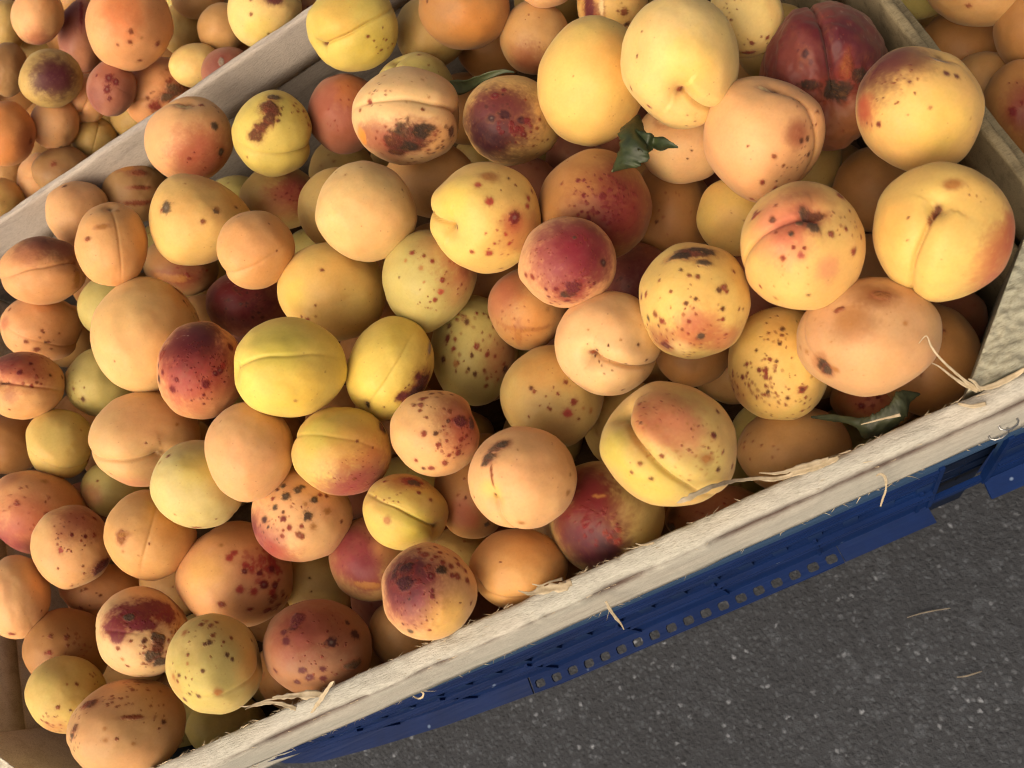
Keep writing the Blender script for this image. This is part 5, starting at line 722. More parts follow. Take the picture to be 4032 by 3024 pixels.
A('plain orange apricot without blemishes, under the grey-scabbed peach one at the front board',(-0.1071,0.0720,0.3136),(0.0177,0.0067,0.0055,-0.0071,0.0154,-0.0037,-0.0073,0.0012,0.0171),'O2',1,(-0.857,-0.404,0.319),(-0.19,-0.719,0.668),0.06,None,'M',[('d',(-0.343,0.124,0.931),0.031,'brown'),('b',(0.286,0.404,0.869),0.621,'orange',.3)])
A('peach apricot with a notched edge and many brown spots, above the grey-scabbed peach one',(-0.1149,0.1358,0.3331),(0.0160,0.0082,0.0060,-0.0060,0.0165,-0.0071,-0.0085,0.0042,0.0163),'PO2',1,(0.93,0.367,-0.003),(0.981,0.189,-0.044),0.12,None,'M',[('b',(0.626,0.369,0.687),0.649,'redbrown',.8),('b',(0.729,-0.051,0.682),0.628,'rose',.6),('k',(0.532,0.254,0.808),0.147,0.115,'maroon'),('k',(0.782,0.222,0.582),0.105,0.147,'purplegrey'),('d',(-0.25,-0.021,0.968),0.073,'redbrown'),('d',(0.01,-0.021,1),0.073,'dkbrown'),('d',(0.062,-0.273,0.96),0.084,'redbrown'),('d',(0.312,-0.494,0.812),0.063,'redbrown'),('d',(0.552,-0.157,0.819),0.063,'redbrown'),('d',(0.667,-0.072,0.742),0.063,'redbrown'),('d',(0.52,-0.452,0.725),0.094,'redbrown'),('d',(-0.095,-0.789,0.606),0.094,'redbrown'),('d',(-0.283,-0.8,0.529),0.063,'dkbrown'),('d',(-0.439,-0.632,0.639),0.063,'redbrown'),('d',(0.218,-0.663,0.717),0.084,'redbrown'),('d',(-0.259,0.747,0.613),0.084,'redbrown'),('d',(-0.437,0.599,0.671),0.063,'brown'),('d',(-0.301,0.599,0.742),0.084,'redbrown'),('d',(0.313,0.474,0.823),0.073,'brown'),('d',(0.292,0.264,0.919),0.063,'dkbrown'),('d',(-0.177,0.326,0.929),0.042,'brown'),('d',(-0.071,0.873,0.482),0.063,'brown'),('d',(0.106,0.895,0.434),0.052,'brown'),('d',(0.345,0.853,0.391),0.052,'brown'),('d',(-0.312,0.473,0.824),0.052,'brown'),('s',(0.417,-0.157,0.895),0.576,50,0.047,'redbrown'),('s',(-0.103,0.684,0.722),0.524,16,0.042,'brown')])
A('yellow-green apricot blushing purple-pink at its lower side, below the bright lemon one',(-0.1582,0.1475,0.3365),(0.0172,0.0084,0.0086,-0.0059,0.0176,-0.0080,-0.0116,0.0041,0.0168),'L2',1,(-0.97,0.244,-0.004),(-0.439,0.351,0.827),0.00,None,'M',[('b',(0.308,-0.784,0.539),0.785,'rosepurple',.95),('b',(0.589,-0.371,0.718),0.589,'rosepurple',.6),('b',(-0.159,-0.887,0.434),0.491,'rosepurple',.5),('b',(-0.439,0.454,0.775),0.589,'lime',.5),('b',(0.215,0.144,0.966),0.589,'orange',.4),('k',(0.794,0.515,0.321),0.088,0.157,'purplegrey'),('k',(0.841,0.433,0.324),0.059,0.098,'dkgrey'),('d',(0.308,0.206,0.929),0.039,'brown'),('s',(0.308,-0.577,0.756),0.687,60,0.023,'redbrown'),('d',(0.252,-0.598,0.761),0.049,'brown'),('d',(0.607,0.062,0.792),0.029,'brown')])
A('small yellow-green apricot with a slanting seam, in front of the purple-pink one',(-0.1434,0.1127,0.3245),(0.0149,0.0062,0.0067,-0.0060,0.0151,-0.0053,-0.0088,0.0025,0.0150),'L2',1,(0.81,-0.429,0.401),(-0.076,0.022,0.997),0.10,None,'M',[('k',(0.182,0.805,0.565),0.276,0.150,'redbrown'),('k',(0.246,0.758,0.604),0.161,0.104,'dkgrey'),('b',(-0.037,0.8,0.599),0.461,'redbrown',.5),('d',(0.328,0.505,0.798),0.069,'redbrown'),('d',(0.586,0.318,0.746),0.058,'brown'),('k',(-0.409,-0.216,0.887),0.069,0.092,'tan'),('s',(-0.538,0.363,0.761),0.230,6,0.046,'redbrown'),('b',(0.264,-0.406,0.875),0.576,'lime',.6),('s',(-0.15,0.615,0.774),0.461,10,0.035,'redbrown'),('d',(-0.453,0.765,0.458),0.058,'redbrown')])
A('shaded orange apricot behind the grey-scabbed peach one, showing a pinkish cheek',(-0.1195,0.1156,0.2993),(0.0152,0.0091,0.0061,-0.0059,0.0196,-0.0059,-0.0072,0.0034,0.0176),'OB',0,None,None,0.00,None,'M',[('b',(-0.202,-0.462,0.864),0.428,'rose',.6),('d',(-0.179,-0.115,0.977),0.043,'dkbrown'),('d',(0.333,-0.654,0.679),0.086,'dkgrey'),('s',(-0.262,0.019,0.965),0.321,8,0.032,'brown')])
A('smooth plain peach-pink apricot between the purple-crowned one and the purple-pink blushed one',(-0.1941,0.1615,0.3499),(0.0144,0.0093,0.0100,-0.0041,0.0192,-0.0084,-0.0117,0.0044,0.0153),'P2',1,None,None,0.00,None,'M',[('d',(-0.644,0.597,0.478),0.030,'tan'),('b',(-0.007,-0.217,0.976),0.694,'peach',.3)])
A('beige-peach apricot with a sharp short seam near its bottom, left of the purple-crowned one',(-0.2701,0.2135,0.3223),(0.0186,0.0110,0.0145,-0.0039,0.0218,-0.0115,-0.0182,0.0052,0.0173),'PT',1,(0.295,-0.357,0.886),(-0.205,-0.446,0.871),0.10,None,'M',[('d',(-0.005,-0.106,0.994),0.027,'brown'),('b',(-0.191,-0.948,0.255),0.405,'rosepale',.6),('d',(-0.575,-0.694,0.433),0.036,'brown'),('b',(0.021,0.443,0.896),0.540,'peach',.3),('d',(0.504,0.253,0.826),0.036,'tan')])
A('pale lemon apricot with a brown stain at one end, near the left edge',(-0.3364,0.2457,0.3115),(0.0114,0.0083,0.0118,-0.0025,0.0177,-0.0086,-0.0133,0.0047,0.0117),'L3',1,(0.948,-0.316,-0.038),(0.247,-0.675,0.695),0.05,None,'M',[('k',(0.909,-0.417,-0.01),0.182,0.234,'redbrown'),('b',(0.936,-0.351,0),0.338,'brown',.5),('d',(0.571,0.364,0.736),0.039,'tan')])
A('pale green-cream apricot, unblushed, overlapped by the plain peach-pink one',(-0.2316,0.1651,0.3406),(0.0149,0.0078,0.0114,-0.0049,0.0185,-0.0081,-0.0140,0.0041,0.0150),'G2',1,None,None,0.00,None,'M',[('d',(-0.579,0.61,0.541),0.060,'brown'),('d',(-0.755,0.471,0.457),0.060,'tan'),('d',(0.374,-0.771,0.516),0.030,'brown'),('k',(-0.033,-0.956,0.292),0.101,0.040,'redbrown'),('d',(-0.463,-0.679,0.569),0.030,'tan'),('b',(0.035,0.378,0.925),0.503,'lemon',.5)])
A('plain orange apricot cut by the left edge behind the pale lemon one',(-0.3818,0.2694,0.3040),(0.0119,0.0073,0.0121,-0.0023,0.0155,-0.0085,-0.0151,0.0041,0.0108),'OB',0,None,None,0.00,None,'M',[])
A('orange apricot with a purplish-pink lower cheek, cut by the left edge',(-0.3580,0.2131,0.3121),(0.0147,0.0082,0.0159,-0.0049,0.0215,-0.0095,-0.0190,0.0050,0.0148),'PO',0,None,None,0.00,None,'M',[('b',(-0.542,-0.764,0.35),0.746,'rosepurple',.95),('b',(-0.208,-0.266,0.941),0.696,'rose',.7),('b',(-0.547,0.695,0.467),0.298,'redbrown',.4),('d',(-0.397,0.17,0.902),0.080,'redbrown'),('d',(0.172,-0.059,0.983),0.080,'brown'),('d',(0.137,0.664,0.735),0.070,'tan'),('d',(0.143,0.221,0.965),0.030,'brown'),('s',(-0.199,0.058,0.978),0.596,30,0.030,'redbrown'),('b',(-0.591,-0.805,-0.054),0.298,'maroon',.7)])
A('peach apricot with a purplish shoulder and a cluster of wine-dark spots, near the left edge',(-0.3290,0.1789,0.3209),(0.0119,0.0076,0.0133,-0.0036,0.0201,-0.0072,-0.0141,0.0034,0.0131),'PO2',1,None,None,0.00,None,'M',[('b',(0.379,0.759,0.53),0.778,'brownpurple',.85),('b',(-0.073,0.545,0.835),0.556,'rose',.4),('d',(-0.271,-0.106,0.957),0.089,'red'),('k',(0.685,-0.485,0.543),0.245,0.178,'maroon'),('k',(0.82,-0.388,0.42),0.133,0.133,'purple'),('d',(0.562,-0.658,0.501),0.067,'dkred'),('s',(0.042,0.326,0.944),0.667,30,0.039,'redbrown'),('d',(-0.014,0.261,0.965),0.056,'dkred'),('d',(0.304,0.215,0.928),0.056,'dkred'),('d',(0.55,0.67,0.499),0.089,'dkred'),('d',(0.254,-0.46,0.851),0.044,'brown'),('d',(-0.347,-0.52,0.781),0.044,'brown'),('s',(0.336,-0.82,0.463),0.445,14,0.044,'redbrown'),('s',(-0.071,0.327,0.942),0.667,24,0.029,'purple')])
A('greenish apricot in shadow with a pink tinge, under the beige-peach seam-marked one',(-0.3260,0.2162,0.2878),(0.0118,0.0063,0.0104,-0.0033,0.0148,-0.0069,-0.0128,0.0032,0.0114),'G',0,None,None,0.00,None,'M',[('b',(-0.743,-0.242,0.624),0.517,'rose',.6),('d',(-0.541,0.306,0.784),0.059,'brown')])
A('orange apricot with a faint tan star mark and fine seam, at the lower left',(-0.2687,0.1567,0.3337),(0.0140,0.0075,0.0126,-0.0046,0.0194,-0.0073,-0.0144,0.0033,0.0146),'O2',1,(0.208,0.875,0.437),(-0.01,0.063,0.998),0.03,None,'M',[('k',(-0.584,-0.052,0.81),0.102,0.122,'tanbrown'),('k',(-0.545,0.01,0.839),0.142,0.051,'tan'),('d',(-0.03,-0.198,0.98),0.030,'brown'),('d',(-0.545,-0.354,0.76),0.041,'tan'),('b',(0.347,0.271,0.898),0.508,'orange',.4),('b',(-0.545,0.375,0.75),0.406,'grey',.1),('d',(-0.248,-0.458,0.854),0.030,'tan')])
A('peach apricot dotted with black ringed spots, below the plain peach-pink one',(-0.1934,0.1346,0.3221),(0.0176,0.0083,0.0106,-0.0062,0.0197,-0.0074,-0.0132,0.0032,0.0178),'P2',1,None,None,0.00,None,'M',[('b',(-0.773,-0.569,0.282),0.708,'rosepurple',.95),('b',(-0.409,-0.863,0.297),0.472,'rose',.6),('b',(-0.955,-0.176,0.24),0.283,'purple',.7),('d',(-0.327,0.373,0.868),0.113,'black'),('d',(0.209,0.304,0.929),0.104,'black'),('d',(0.082,-0.02,0.996),0.113,'black'),('d',(-0.545,0.147,0.825),0.085,'dkgrey'),('d',(-0.1,0.51,0.854),0.104,'dkgrey'),('d',(-0.382,0.588,0.713),0.076,'dkgrey'),('d',(-0.027,0.578,0.815),0.076,'dkgrey'),('d',(-0.064,-0.402,0.913),0.094,'brown'),('d',(0.464,0.069,0.883),0.104,'tan'),('d',(-0.264,-0.265,0.928),0.066,'redbrown'),('d',(-0.382,-0.088,0.92),0.076,'dkred'),('d',(-0.027,-0.235,0.972),0.057,'redbrown'),('d',(0.745,-0.147,0.65),0.057,'brown'),('d',(-0.391,-0.422,0.818),0.057,'redbrown'),('d',(0.318,0.412,0.854),0.057,'redbrown'),('d',(-0.391,0.049,0.919),0.047,'dkbrown'),('d',(-0.745,-0.098,0.659),0.085,'dkpurple'),('d',(-0.591,0.314,0.743),0.057,'redbrown'),('d',(0.045,0.216,0.975),0.057,'tan'),('d',(0.191,-0.235,0.953),0.085,'tan'),('s',(-0.318,0.02,0.948),0.566,30,0.033,'redbrown'),('s',(-0.682,-0.373,0.63),0.378,20,0.038,'dkpurple'),('d',(-0.5,0.51,0.7),0.047,'dkbrown'),('d',(0.445,0.392,0.805),0.057,'brown'),('d',(0,-0.422,0.907),0.047,'brown')])
A('large apricot with a dense cluster of raspberry spots, under the black-dotted peach one',(-0.2468,0.1294,0.3062),(0.0201,0.0090,0.0147,-0.0068,0.0236,-0.0077,-0.0173,0.0025,0.0201),'PO',1,None,None,0.00,None,'M',[('s',(0.382,0.299,0.875),0.366,50,0.075,'red'),('s',(0.544,0.033,0.838),0.332,34,0.075,'red'),('d',(-0.124,0.3,0.946),0.091,'red'),('d',(-0.054,0.394,0.917),0.083,'red'),('d',(0.147,0.154,0.977),0.083,'red'),('d',(0.251,0.1,0.963),0.075,'red'),('d',(0.133,0.05,0.99),0.075,'dkred'),('d',(0.06,-0.272,0.96),0.091,'red'),('d',(0.282,-0.32,0.904),0.100,'red'),('d',(0.446,-0.201,0.872),0.108,'dkred'),('d',(0.628,-0.231,0.743),0.091,'dkred'),('d',(0.575,-0.343,0.743),0.083,'red'),('d',(-0.22,-0.529,0.82),0.075,'redbrown'),('d',(0.216,-0.634,0.743),0.066,'redbrown'),('d',(0.478,-0.665,0.574),0.083,'redbrown'),('d',(0.387,0.01,0.922),0.083,'dkred'),('d',(0.599,0.085,0.796),0.083,'dkred'),('s',(0.633,-0.537,0.557),0.299,24,0.058,'redbrown'),('d',(-0.27,0.53,0.804),0.042,'tan'),('b',(0.463,0.166,0.871),0.499,'rose',.5),('b',(-0.561,0.011,0.828),0.416,'yellow',.3)])
A('plain peach apricot at the left edge below the purplish-pink cheeked one',(-0.3633,0.1656,0.3266),(0.0091,0.0065,0.0127,-0.0033,0.0200,-0.0058,-0.0121,0.0030,0.0112),'P2',1,None,None,0.00,None,'M',[('d',(-0.133,-0.879,0.458),0.109,'redbrown'),('d',(0.72,-0.352,0.598),0.036,'brown')])
A('pale pinkish apricot with a large mottled maroon patch and dark crust, at the lower left',(-0.2855,0.1153,0.3310),(0.0137,0.0059,0.0132,-0.0056,0.0196,-0.0053,-0.0145,0.0019,0.0145),'PC',1,None,None,0.00,None,'M',[('k',(-0.063,0.489,0.87),0.575,0.238,'wine'),('k',(0.37,0.523,0.768),0.337,0.218,'wine'),('k',(-0.238,0.314,0.919),0.396,0.198,'wine'),('k',(-0.548,0.107,0.83),0.277,0.178,'wine'),('k',(-0.492,-0.096,0.865),0.158,0.139,'wine'),('k',(-0.018,0.183,0.983),0.357,0.139,'wine'),('k',(0.513,0.32,0.797),0.139,0.119,'wine'),('k',(-0.257,0.324,0.91),0.139,0.089,'dkgrey'),('k',(0.316,-0.16,0.935),0.139,0.158,'dkgrey'),('k',(0.296,-0.364,0.883),0.119,0.139,'dkbrown'),('k',(0.217,-0.549,0.807),0.178,0.139,'dkgrey'),('k',(0.37,-0.67,0.644),0.158,0.119,'dkgrey'),('d',(-0.484,-0.371,0.792),0.059,'brown'),('d',(0.047,-0.183,0.982),0.059,'dkbrown'),('d',(-0.233,-0.206,0.951),0.050,'brown'),('d',(0.027,-0.224,0.974),0.050,'dkbrown'),('s',(0.314,-0.446,0.838),0.446,26,0.050,'brown'),('d',(-0.399,-0.605,0.689),0.050,'tan'),('d',(-0.304,-0.747,0.592),0.050,'brown'),('s',(0.022,-0.856,0.517),0.495,16,0.050,'brown'),('s',(-0.064,0.468,0.881),0.495,40,0.040,'dkred'),('d',(0.754,0.424,0.501),0.050,'redbrown'),('s',(0.607,0.066,0.792),0.297,10,0.040,'brown')])
A('greenish-yellow apricot with scattered dark pinprick spots, at the lower left by the front board',(-0.2441,0.0846,0.3381),(0.0140,0.0058,0.0123,-0.0060,0.0204,-0.0043,-0.0128,0.0010,0.0155),'YG2',1,(0.981,0.135,0.141),(0.534,-0.428,0.729),0.05,None,'M',[('d',(-0.198,0.359,0.912),0.056,'dkbrown'),('d',(-0.102,0.378,0.92),0.065,'dkbrown'),('d',(0.177,0.398,0.9),0.037,'brown'),('d',(0.773,0.467,0.43),0.047,'dkbrown'),('d',(0.331,0.49,0.806),0.047,'brown'),('d',(0.242,0.164,0.956),0.047,'dkbrown'),('d',(0.346,0.084,0.934),0.047,'dkbrown'),('d',(-0.241,-0.137,0.961),0.047,'dkbrown'),('d',(-0.536,0.158,0.829),0.047,'brown'),('d',(-0.538,-0.005,0.843),0.047,'tan'),('d',(-0.703,-0.223,0.675),0.056,'dkbrown'),('d',(-0.828,-0.251,0.501),0.074,'tan'),('d',(-0.342,-0.616,0.709),0.065,'dkbrown'),('d',(-0.524,-0.582,0.622),0.047,'dkbrown'),('d',(-0.631,-0.691,0.353),0.074,'maroon'),('d',(-0.742,-0.331,0.582),0.047,'brown'),('d',(-0.262,0.746,0.612),0.074,'brown'),('d',(-0.08,0.721,0.688),0.074,'brown'),('d',(0.036,0.794,0.607),0.056,'brown'),('d',(-0.165,0.81,0.562),0.065,'tan'),('d',(-0.034,0.523,0.852),0.056,'brown'),('d',(-0.855,0.011,0.519),0.028,'brown'),('d',(-0.609,0.572,0.549),0.093,'tan'),('s',(-0.226,0.485,0.845),0.558,20,0.033,'brown'),('k',(0.072,-0.532,0.844),0.074,0.074,'tan'),('b',(0.729,-0.048,0.682),0.465,'orange',.35),('b',(-0.522,-0.419,0.742),0.558,'lime',.3),('b',(-0.811,-0.422,0.406),0.279,'rose',.3),('s',(-0.618,-0.33,0.714),0.335,10,0.033,'brown')])
A('dusky red-brown apricot with dark wine blotches, beside the front board right of the pinprick-spotted one',(-0.2071,0.0767,0.3155),(0.0189,0.0065,0.0117,-0.0076,0.0198,-0.0043,-0.0137,0.0005,0.0186),'RO2',1,None,None,0.00,None,'M',[('b',(-0.23,0.425,0.876),0.747,'redbrick',.7),('b',(-0.393,0.377,0.838),0.440,'purple',.4),('b',(-0.557,0.189,0.809),0.616,'rose',.3),('b',(0.426,0.377,0.822),0.528,'brick',.35),('k',(-0.393,0.566,0.724),0.123,0.176,'maroon'),('d',(-0.443,0.415,0.795),0.114,'dkpurple'),('d',(-0.615,0.302,0.729),0.088,'maroon'),('d',(-0.566,0.132,0.814),0.114,'maroon'),('d',(0.23,0.113,0.967),0.141,'dkpurple'),('d',(0.68,0.283,0.676),0.149,'dkpurple'),('d',(-0.762,-0.443,0.471),0.088,'maroon'),('d',(-0.295,-0.443,0.846),0.097,'maroon'),('d',(-0.18,-0.594,0.784),0.123,'maroon'),('d',(0.082,-0.425,0.902),0.097,'maroon'),('d',(0.082,-0.613,0.786),0.097,'maroon'),('d',(-0.377,-0.67,0.64),0.079,'maroon'),('d',(0.549,0.519,0.655),0.079,'dkpurple'),('s',(-0.066,0.283,0.957),0.791,60,0.026,'dkred'),('s',(-0.066,-0.377,0.924),0.616,20,0.035,'redbrown'),('k',(0.631,-0.33,0.702),0.176,0.088,'greybrown'),('d',(0.672,-0.566,0.477),0.079,'dkgrey'),('b',(-0.23,-0.755,0.615),0.528,'tan',.3),('d',(-0.43,0.902,-0.023),0.053,'dkbrown')])
A('purple-pink apricot in the gap between the black-dotted peach one and the small yellow-green one',(-0.1786,0.1086,0.2991),(0.0156,0.0074,0.0086,-0.0059,0.0185,-0.0052,-0.0099,0.0020,0.0167),'PD',0,None,None,0.00,None,'M',[('b',(-0.456,0.17,0.874),0.924,'rosepurple',1),('b',(-0.178,-0.362,0.915),0.544,'wine',.9),('b',(-0.678,0.489,0.549),0.544,'wine',.6),('b',(0.322,0.277,0.905),0.326,'peach',.5),('k',(-0.122,-0.596,0.794),0.370,0.087,'tan'),('s',(-0.233,0.064,0.97),0.652,30,0.038,'wine'),('b',(0.544,-0.681,0.49),0.326,'wine',.6)])
A('apricot with a blackish-purple cheek and ringed red spots, resting on the front board at centre',(-0.1364,0.0721,0.3420),(0.0156,0.0069,0.0075,-0.0061,0.0175,-0.0040,-0.0085,0.0011,0.0166),'PO2',1,None,None,0.00,None,'M',[('b',(-0.427,0.038,0.903),0.938,'rosepurple',1),('b',(-0.505,0.274,0.819),0.718,'purple',1),('b',(-0.563,0.349,0.749),0.498,'plum',1),('k',(-0.592,0.368,0.717),0.230,0.249,'dkpurple'),('k',(-0.447,0.462,0.766),0.153,0.115,'dkpurple'),('k',(-0.485,0.16,0.859),0.211,0.134,'dkpurple'),('k',(0.252,0.406,0.878),0.124,0.105,'black'),('d',(0.039,0.292,0.955),0.096,'dkred'),('d',(-0.087,0.745,0.661),0.096,'redbrown'),('d',(0.136,0.689,0.712),0.086,'redbrown'),('d',(0.282,0.575,0.768),0.086,'redbrown'),('d',(0.447,0.5,0.742),0.086,'redbrown'),('d',(0.621,0.538,0.57),0.096,'redbrown'),('d',(0.573,0.292,0.766),0.086,'redbrown'),('d',(0.476,0.321,0.819),0.077,'redbrown'),('d',(0.757,0.415,0.504),0.077,'redbrown'),('d',(0.786,0.226,0.575),0.086,'redbrown'),('d',(0.573,0.67,0.472),0.077,'redbrown'),('d',(0.233,0.792,0.564),0.077,'redbrown'),('d',(-0.204,0.858,0.471),0.077,'redbrown'),('d',(0,0.509,0.861),0.067,'redbrown'),('d',(0.058,-0.075,0.995),0.077,'dkred'),('d',(-0.204,0.208,0.957),0.077,'dkred'),('d',(0.058,0.028,0.998),0.048,'dkred'),('d',(0.845,-0.217,0.489),0.057,'brown'),('d',(0.612,-0.208,0.763),0.029,'brown'),('d',(0.01,-0.745,0.667),0.048,'redbrown'),('d',(-0.689,-0.725,-0.01),0.067,'maroon'),('d',(-0.379,-0.764,0.522),0.086,'dkgrey'),('d',(-0.515,-0.613,0.599),0.048,'maroon'),('s',(0.233,0.698,0.677),0.574,30,0.057,'redbrown'),('s',(-0.252,-0.292,0.922),0.574,70,0.025,'dkred'),('s',(-0.447,0.274,0.852),0.479,30,0.048,'dkpurple'),('b',(0.427,-0.481,0.766),0.574,'yellow',.4)])
A('shaded peach apricot under the blackish-purple cheeked one at the front board',(-0.1776,0.0723,0.2853),(0.0155,0.0058,0.0077,-0.0062,0.0160,-0.0032,-0.0089,0.0003,0.0157),'PD',0,None,None,0.00,None,'M',[])
A('dim peach apricot with a few brown specks, beneath the wine-spotted one at the lower left',(-0.3486,0.1630,0.2846),(0.0141,0.0048,0.0126,-0.0060,0.0159,-0.0059,-0.0163,0.0026,0.0130),'PO',0,(-0.931,-0.365,-0.028),(-0.385,-0.591,0.709),0.08,None,'M',[('d',(-0.404,0.117,0.907),0.063,'brown'),('d',(-0.086,-0.064,0.994),0.063,'brown'),('d',(-0.506,-0.446,0.738),0.050,'brown'),('s',(-0.261,0.018,0.965),0.754,16,0.044,'brown')])
A('shaded orange apricot with brown dots, below the plain peach one at the left edge',(-0.3566,0.1348,0.3061),(0.0127,0.0057,0.0143,-0.0052,0.0201,-0.0054,-0.0154,0.0020,0.0136),'OB',0,None,None,0.00,None,'M',[('d',(-0.375,0.3,0.877),0.075,'brown'),('d',(-0.01,0.289,0.957),0.075,'brown'),('s',(-0.167,0.078,0.983),0.538,18,0.054,'brown'),('s',(0.562,-0.089,0.822),0.323,8,0.043,'redbrown'),('d',(-0.396,-0.089,0.914),0.086,'redbrown')])
A('small pale yellow apricot with reddish specks at its bottom, in the lower left corner',(-0.3418,0.1070,0.3244),(0.0110,0.0046,0.0127,-0.0047,0.0178,-0.0040,-0.0133,0.0010,0.0119),'L3',1,None,None,0.00,None,'M',[('d',(0.242,0.239,0.94),0.068,'brown'),('d',(0.019,0.231,0.973),0.045,'tan'),('d',(-0.196,-0.321,0.927),0.068,'brown'),('d',(0.106,-0.406,0.908),0.057,'dkbrown'),('d',(-0.637,-0.731,0.245),0.045,'brown'),('s',(-0.246,-0.76,0.602),0.455,30,0.051,'redbrown'),('b',(-0.244,-0.875,0.417),0.455,'rose',.5),('s',(0.688,0.325,0.649),0.227,8,0.045,'redbrown'),('b',(0.804,0.593,-0.044),0.341,'orange',.4)])
A('large tan-peach apricot freckled brown with dark crusts, at the bottom edge',(-0.3064,0.0784,0.3270),(0.0169,0.0059,0.0159,-0.0062,0.0210,-0.0041,-0.0178,-0.0005,0.0165),'PT2',1,None,None,0.00,None,'M',[('k',(-0.619,0.53,0.579),0.117,0.100,'dkbrown'),('k',(-0.711,0.518,0.476),0.083,0.067,'brown'),('k',(-0.837,0.038,0.546),0.075,0.075,'dkbrown'),('k',(-0.875,-0.105,0.473),0.067,0.058,'dkgrey'),('d',(-0.372,0.496,0.784),0.042,'brown'),('s',(0.237,0.546,0.804),0.626,46,0.042,'brown'),('s',(-0.08,0.748,0.659),0.501,24,0.038,'brown'),('d',(-0.157,-0.198,0.968),0.042,'brown'),('d',(0.609,0.068,0.79),0.067,'dkbrown'),('d',(0.524,-0.053,0.85),0.033,'brown'),('d',(0.116,-0.298,0.948),0.042,'tan'),('d',(-0.352,0.005,0.936),0.042,'tan'),('s',(-0.854,-0.197,0.481),0.217,22,0.033,'dkgrey'),('s',(-0.821,0.299,0.487),0.250,16,0.038,'brown'),('k',(0.066,0.195,0.979),0.167,0.042,'brown'),('d',(-0.333,-0.213,0.919),0.067,'tan'),('b',(0.227,-0.631,0.742),0.501,'peach',.3)])
A('olive apricot deep in shadow under the pinprick-spotted one at the front board',(-0.3035,0.0726,0.2638),(0.0145,0.0042,0.0114,-0.0064,0.0167,-0.0027,-0.0128,-0.0002,0.0143),'G',0,None,None,0.00,None,'M',[])
A('dim yellow apricot in the dark gap under the black-dotted peach one',(-0.2243,0.1156,0.2731),(0.0144,0.0061,0.0089,-0.0055,0.0165,-0.0046,-0.0104,0.0014,0.0148),'YD',0,None,None,0.00,None,'M',[('d',(-0.25,0.211,0.945),0.051,'black'),('d',(-0.225,-0.158,0.961),0.038,'dkbrown')])
A('small glimpse of a yellow apricot between the plain orange one and the blackish-purple cheeked one',(-0.1476,0.0955,0.2727),(0.0159,0.0064,0.0063,-0.0062,0.0153,-0.0041,-0.0079,0.0014,0.0159),'YD',0,None,None,0.00,None,'M',[('s',(0.095,0.447,0.889),0.250,6,0.038,'brown')])
A('dark red apricot deep in the hole behind the magenta one',(-0.0111,0.1814,0.2793),(0.0160,0.0082,0.0005,-0.0075,0.0143,-0.0079,-0.0042,0.0068,0.0159),'RO',0,None,None,0.00,None,'M',[('b',(0,0.075,0.997),1.111,'maroon',.9),('s',(-0.073,-0.05,0.996),0.617,16,0.074,'dkpurple')])
A('shaded orange apricot deep under the black-crusted yellow one',(-0.0035,0.1381,0.2718),(0.0158,0.0073,0.0001,-0.0076,0.0135,-0.0058,-0.0030,0.0049,0.0157),'OB',0,None,None,0.00,None,'M',[])
A('shadowed orange apricot between the purple-topped yellow one and the pink-shouldered one',(0.1016,0.1678,0.2734),(0.0149,0.0078,-0.0044,-0.0097,0.0148,-0.0072,-0.0003,0.0088,0.0160),'OB',0,None,None,0.00,None,'M',[])
A('shadowed orange apricot between the pink-shouldered one and the largest peach one',(0.0835,0.1377,0.2612),(0.0140,0.0076,-0.0034,-0.0085,0.0144,-0.0056,0.0000,0.0068,0.0155),'OB',0,None,None,0.00,None,'M',[])
A('shaded spotted apricot under the largest peach one, beside the leaf at the front board',(0.0573,0.0850,0.2580),(0.0159,0.0065,-0.0023,-0.0085,0.0122,-0.0034,0.0005,0.0037,0.0154),'OB',0,None,None,0.00,None,'M',[('b',(-0.208,0.029,0.978),0.732,'red',.6),('d',(-0.312,-0.2,0.929),0.110,'dkred'),('s',(-0.104,-0.114,0.988),0.488,12,0.073,'dkred'),('d',(0.156,0.171,0.973),0.061,'grey')])
A('small shaded peach apricot between the tan-starred orange one and the raspberry-clustered one',(-0.3078,0.1516,0.2776),(0.0120,0.0057,0.0105,-0.0044,0.0163,-0.0052,-0.0119,0.0020,0.0126),'PD',0,None,None,0.00,None,'M',[('s',(-0.081,0.171,0.982),0.417,8,0.042,'brown')])
A('big bright orange apricot with a few brown flecks, on top of the rear crate heap',(-0.2102,0.4646,0.3409),(0.0192,0.0160,0.0088,-0.0012,0.0158,-0.0195,-0.0152,0.0130,0.0127),'PO3',0,None,None,0.00,None,'L',[('b',(-0.144,0.239,0.96),0.636,'orangered',.7),('d',(0.03,-0.14,0.99),0.072,'brown'),('d',(0.006,-0.361,0.932),0.072,'brown'),('d',(0.635,-0.403,0.659),0.092,'redbrown'),('d',(0.231,-0.78,0.582),0.062,'brown'),('d',(-0.268,-0.435,0.86),0.041,'brown'),('d',(0.28,-0.277,0.919),0.041,'tan')])
A('orange apricot with a brown net-like scab, touching the rear side of the divider board',(-0.2291,0.4572,0.2969),(0.0185,0.0130,0.0081,-0.0015,0.0140,-0.0163,-0.0142,0.0098,0.0124),'PO3',0,(-0.939,-0.187,0.289),(-0.697,-0.191,0.691),0.06,None,'L',[('k',(0.289,0.049,0.956),0.230,0.204,'greybrown'),('k',(0.147,-0.11,0.983),0.179,0.128,'greybrown'),('k',(0.5,0.463,0.731),0.306,0.153,'tanbrown'),('k',(0.624,0.259,0.737),0.204,0.153,'brown'),('s',(0.501,0.396,0.769),0.510,40,0.064,'brown'),('s',(-0.032,-0.269,0.963),0.383,26,0.064,'brown'),('k',(-0.151,-0.375,0.915),0.153,0.128,'redbrown')])
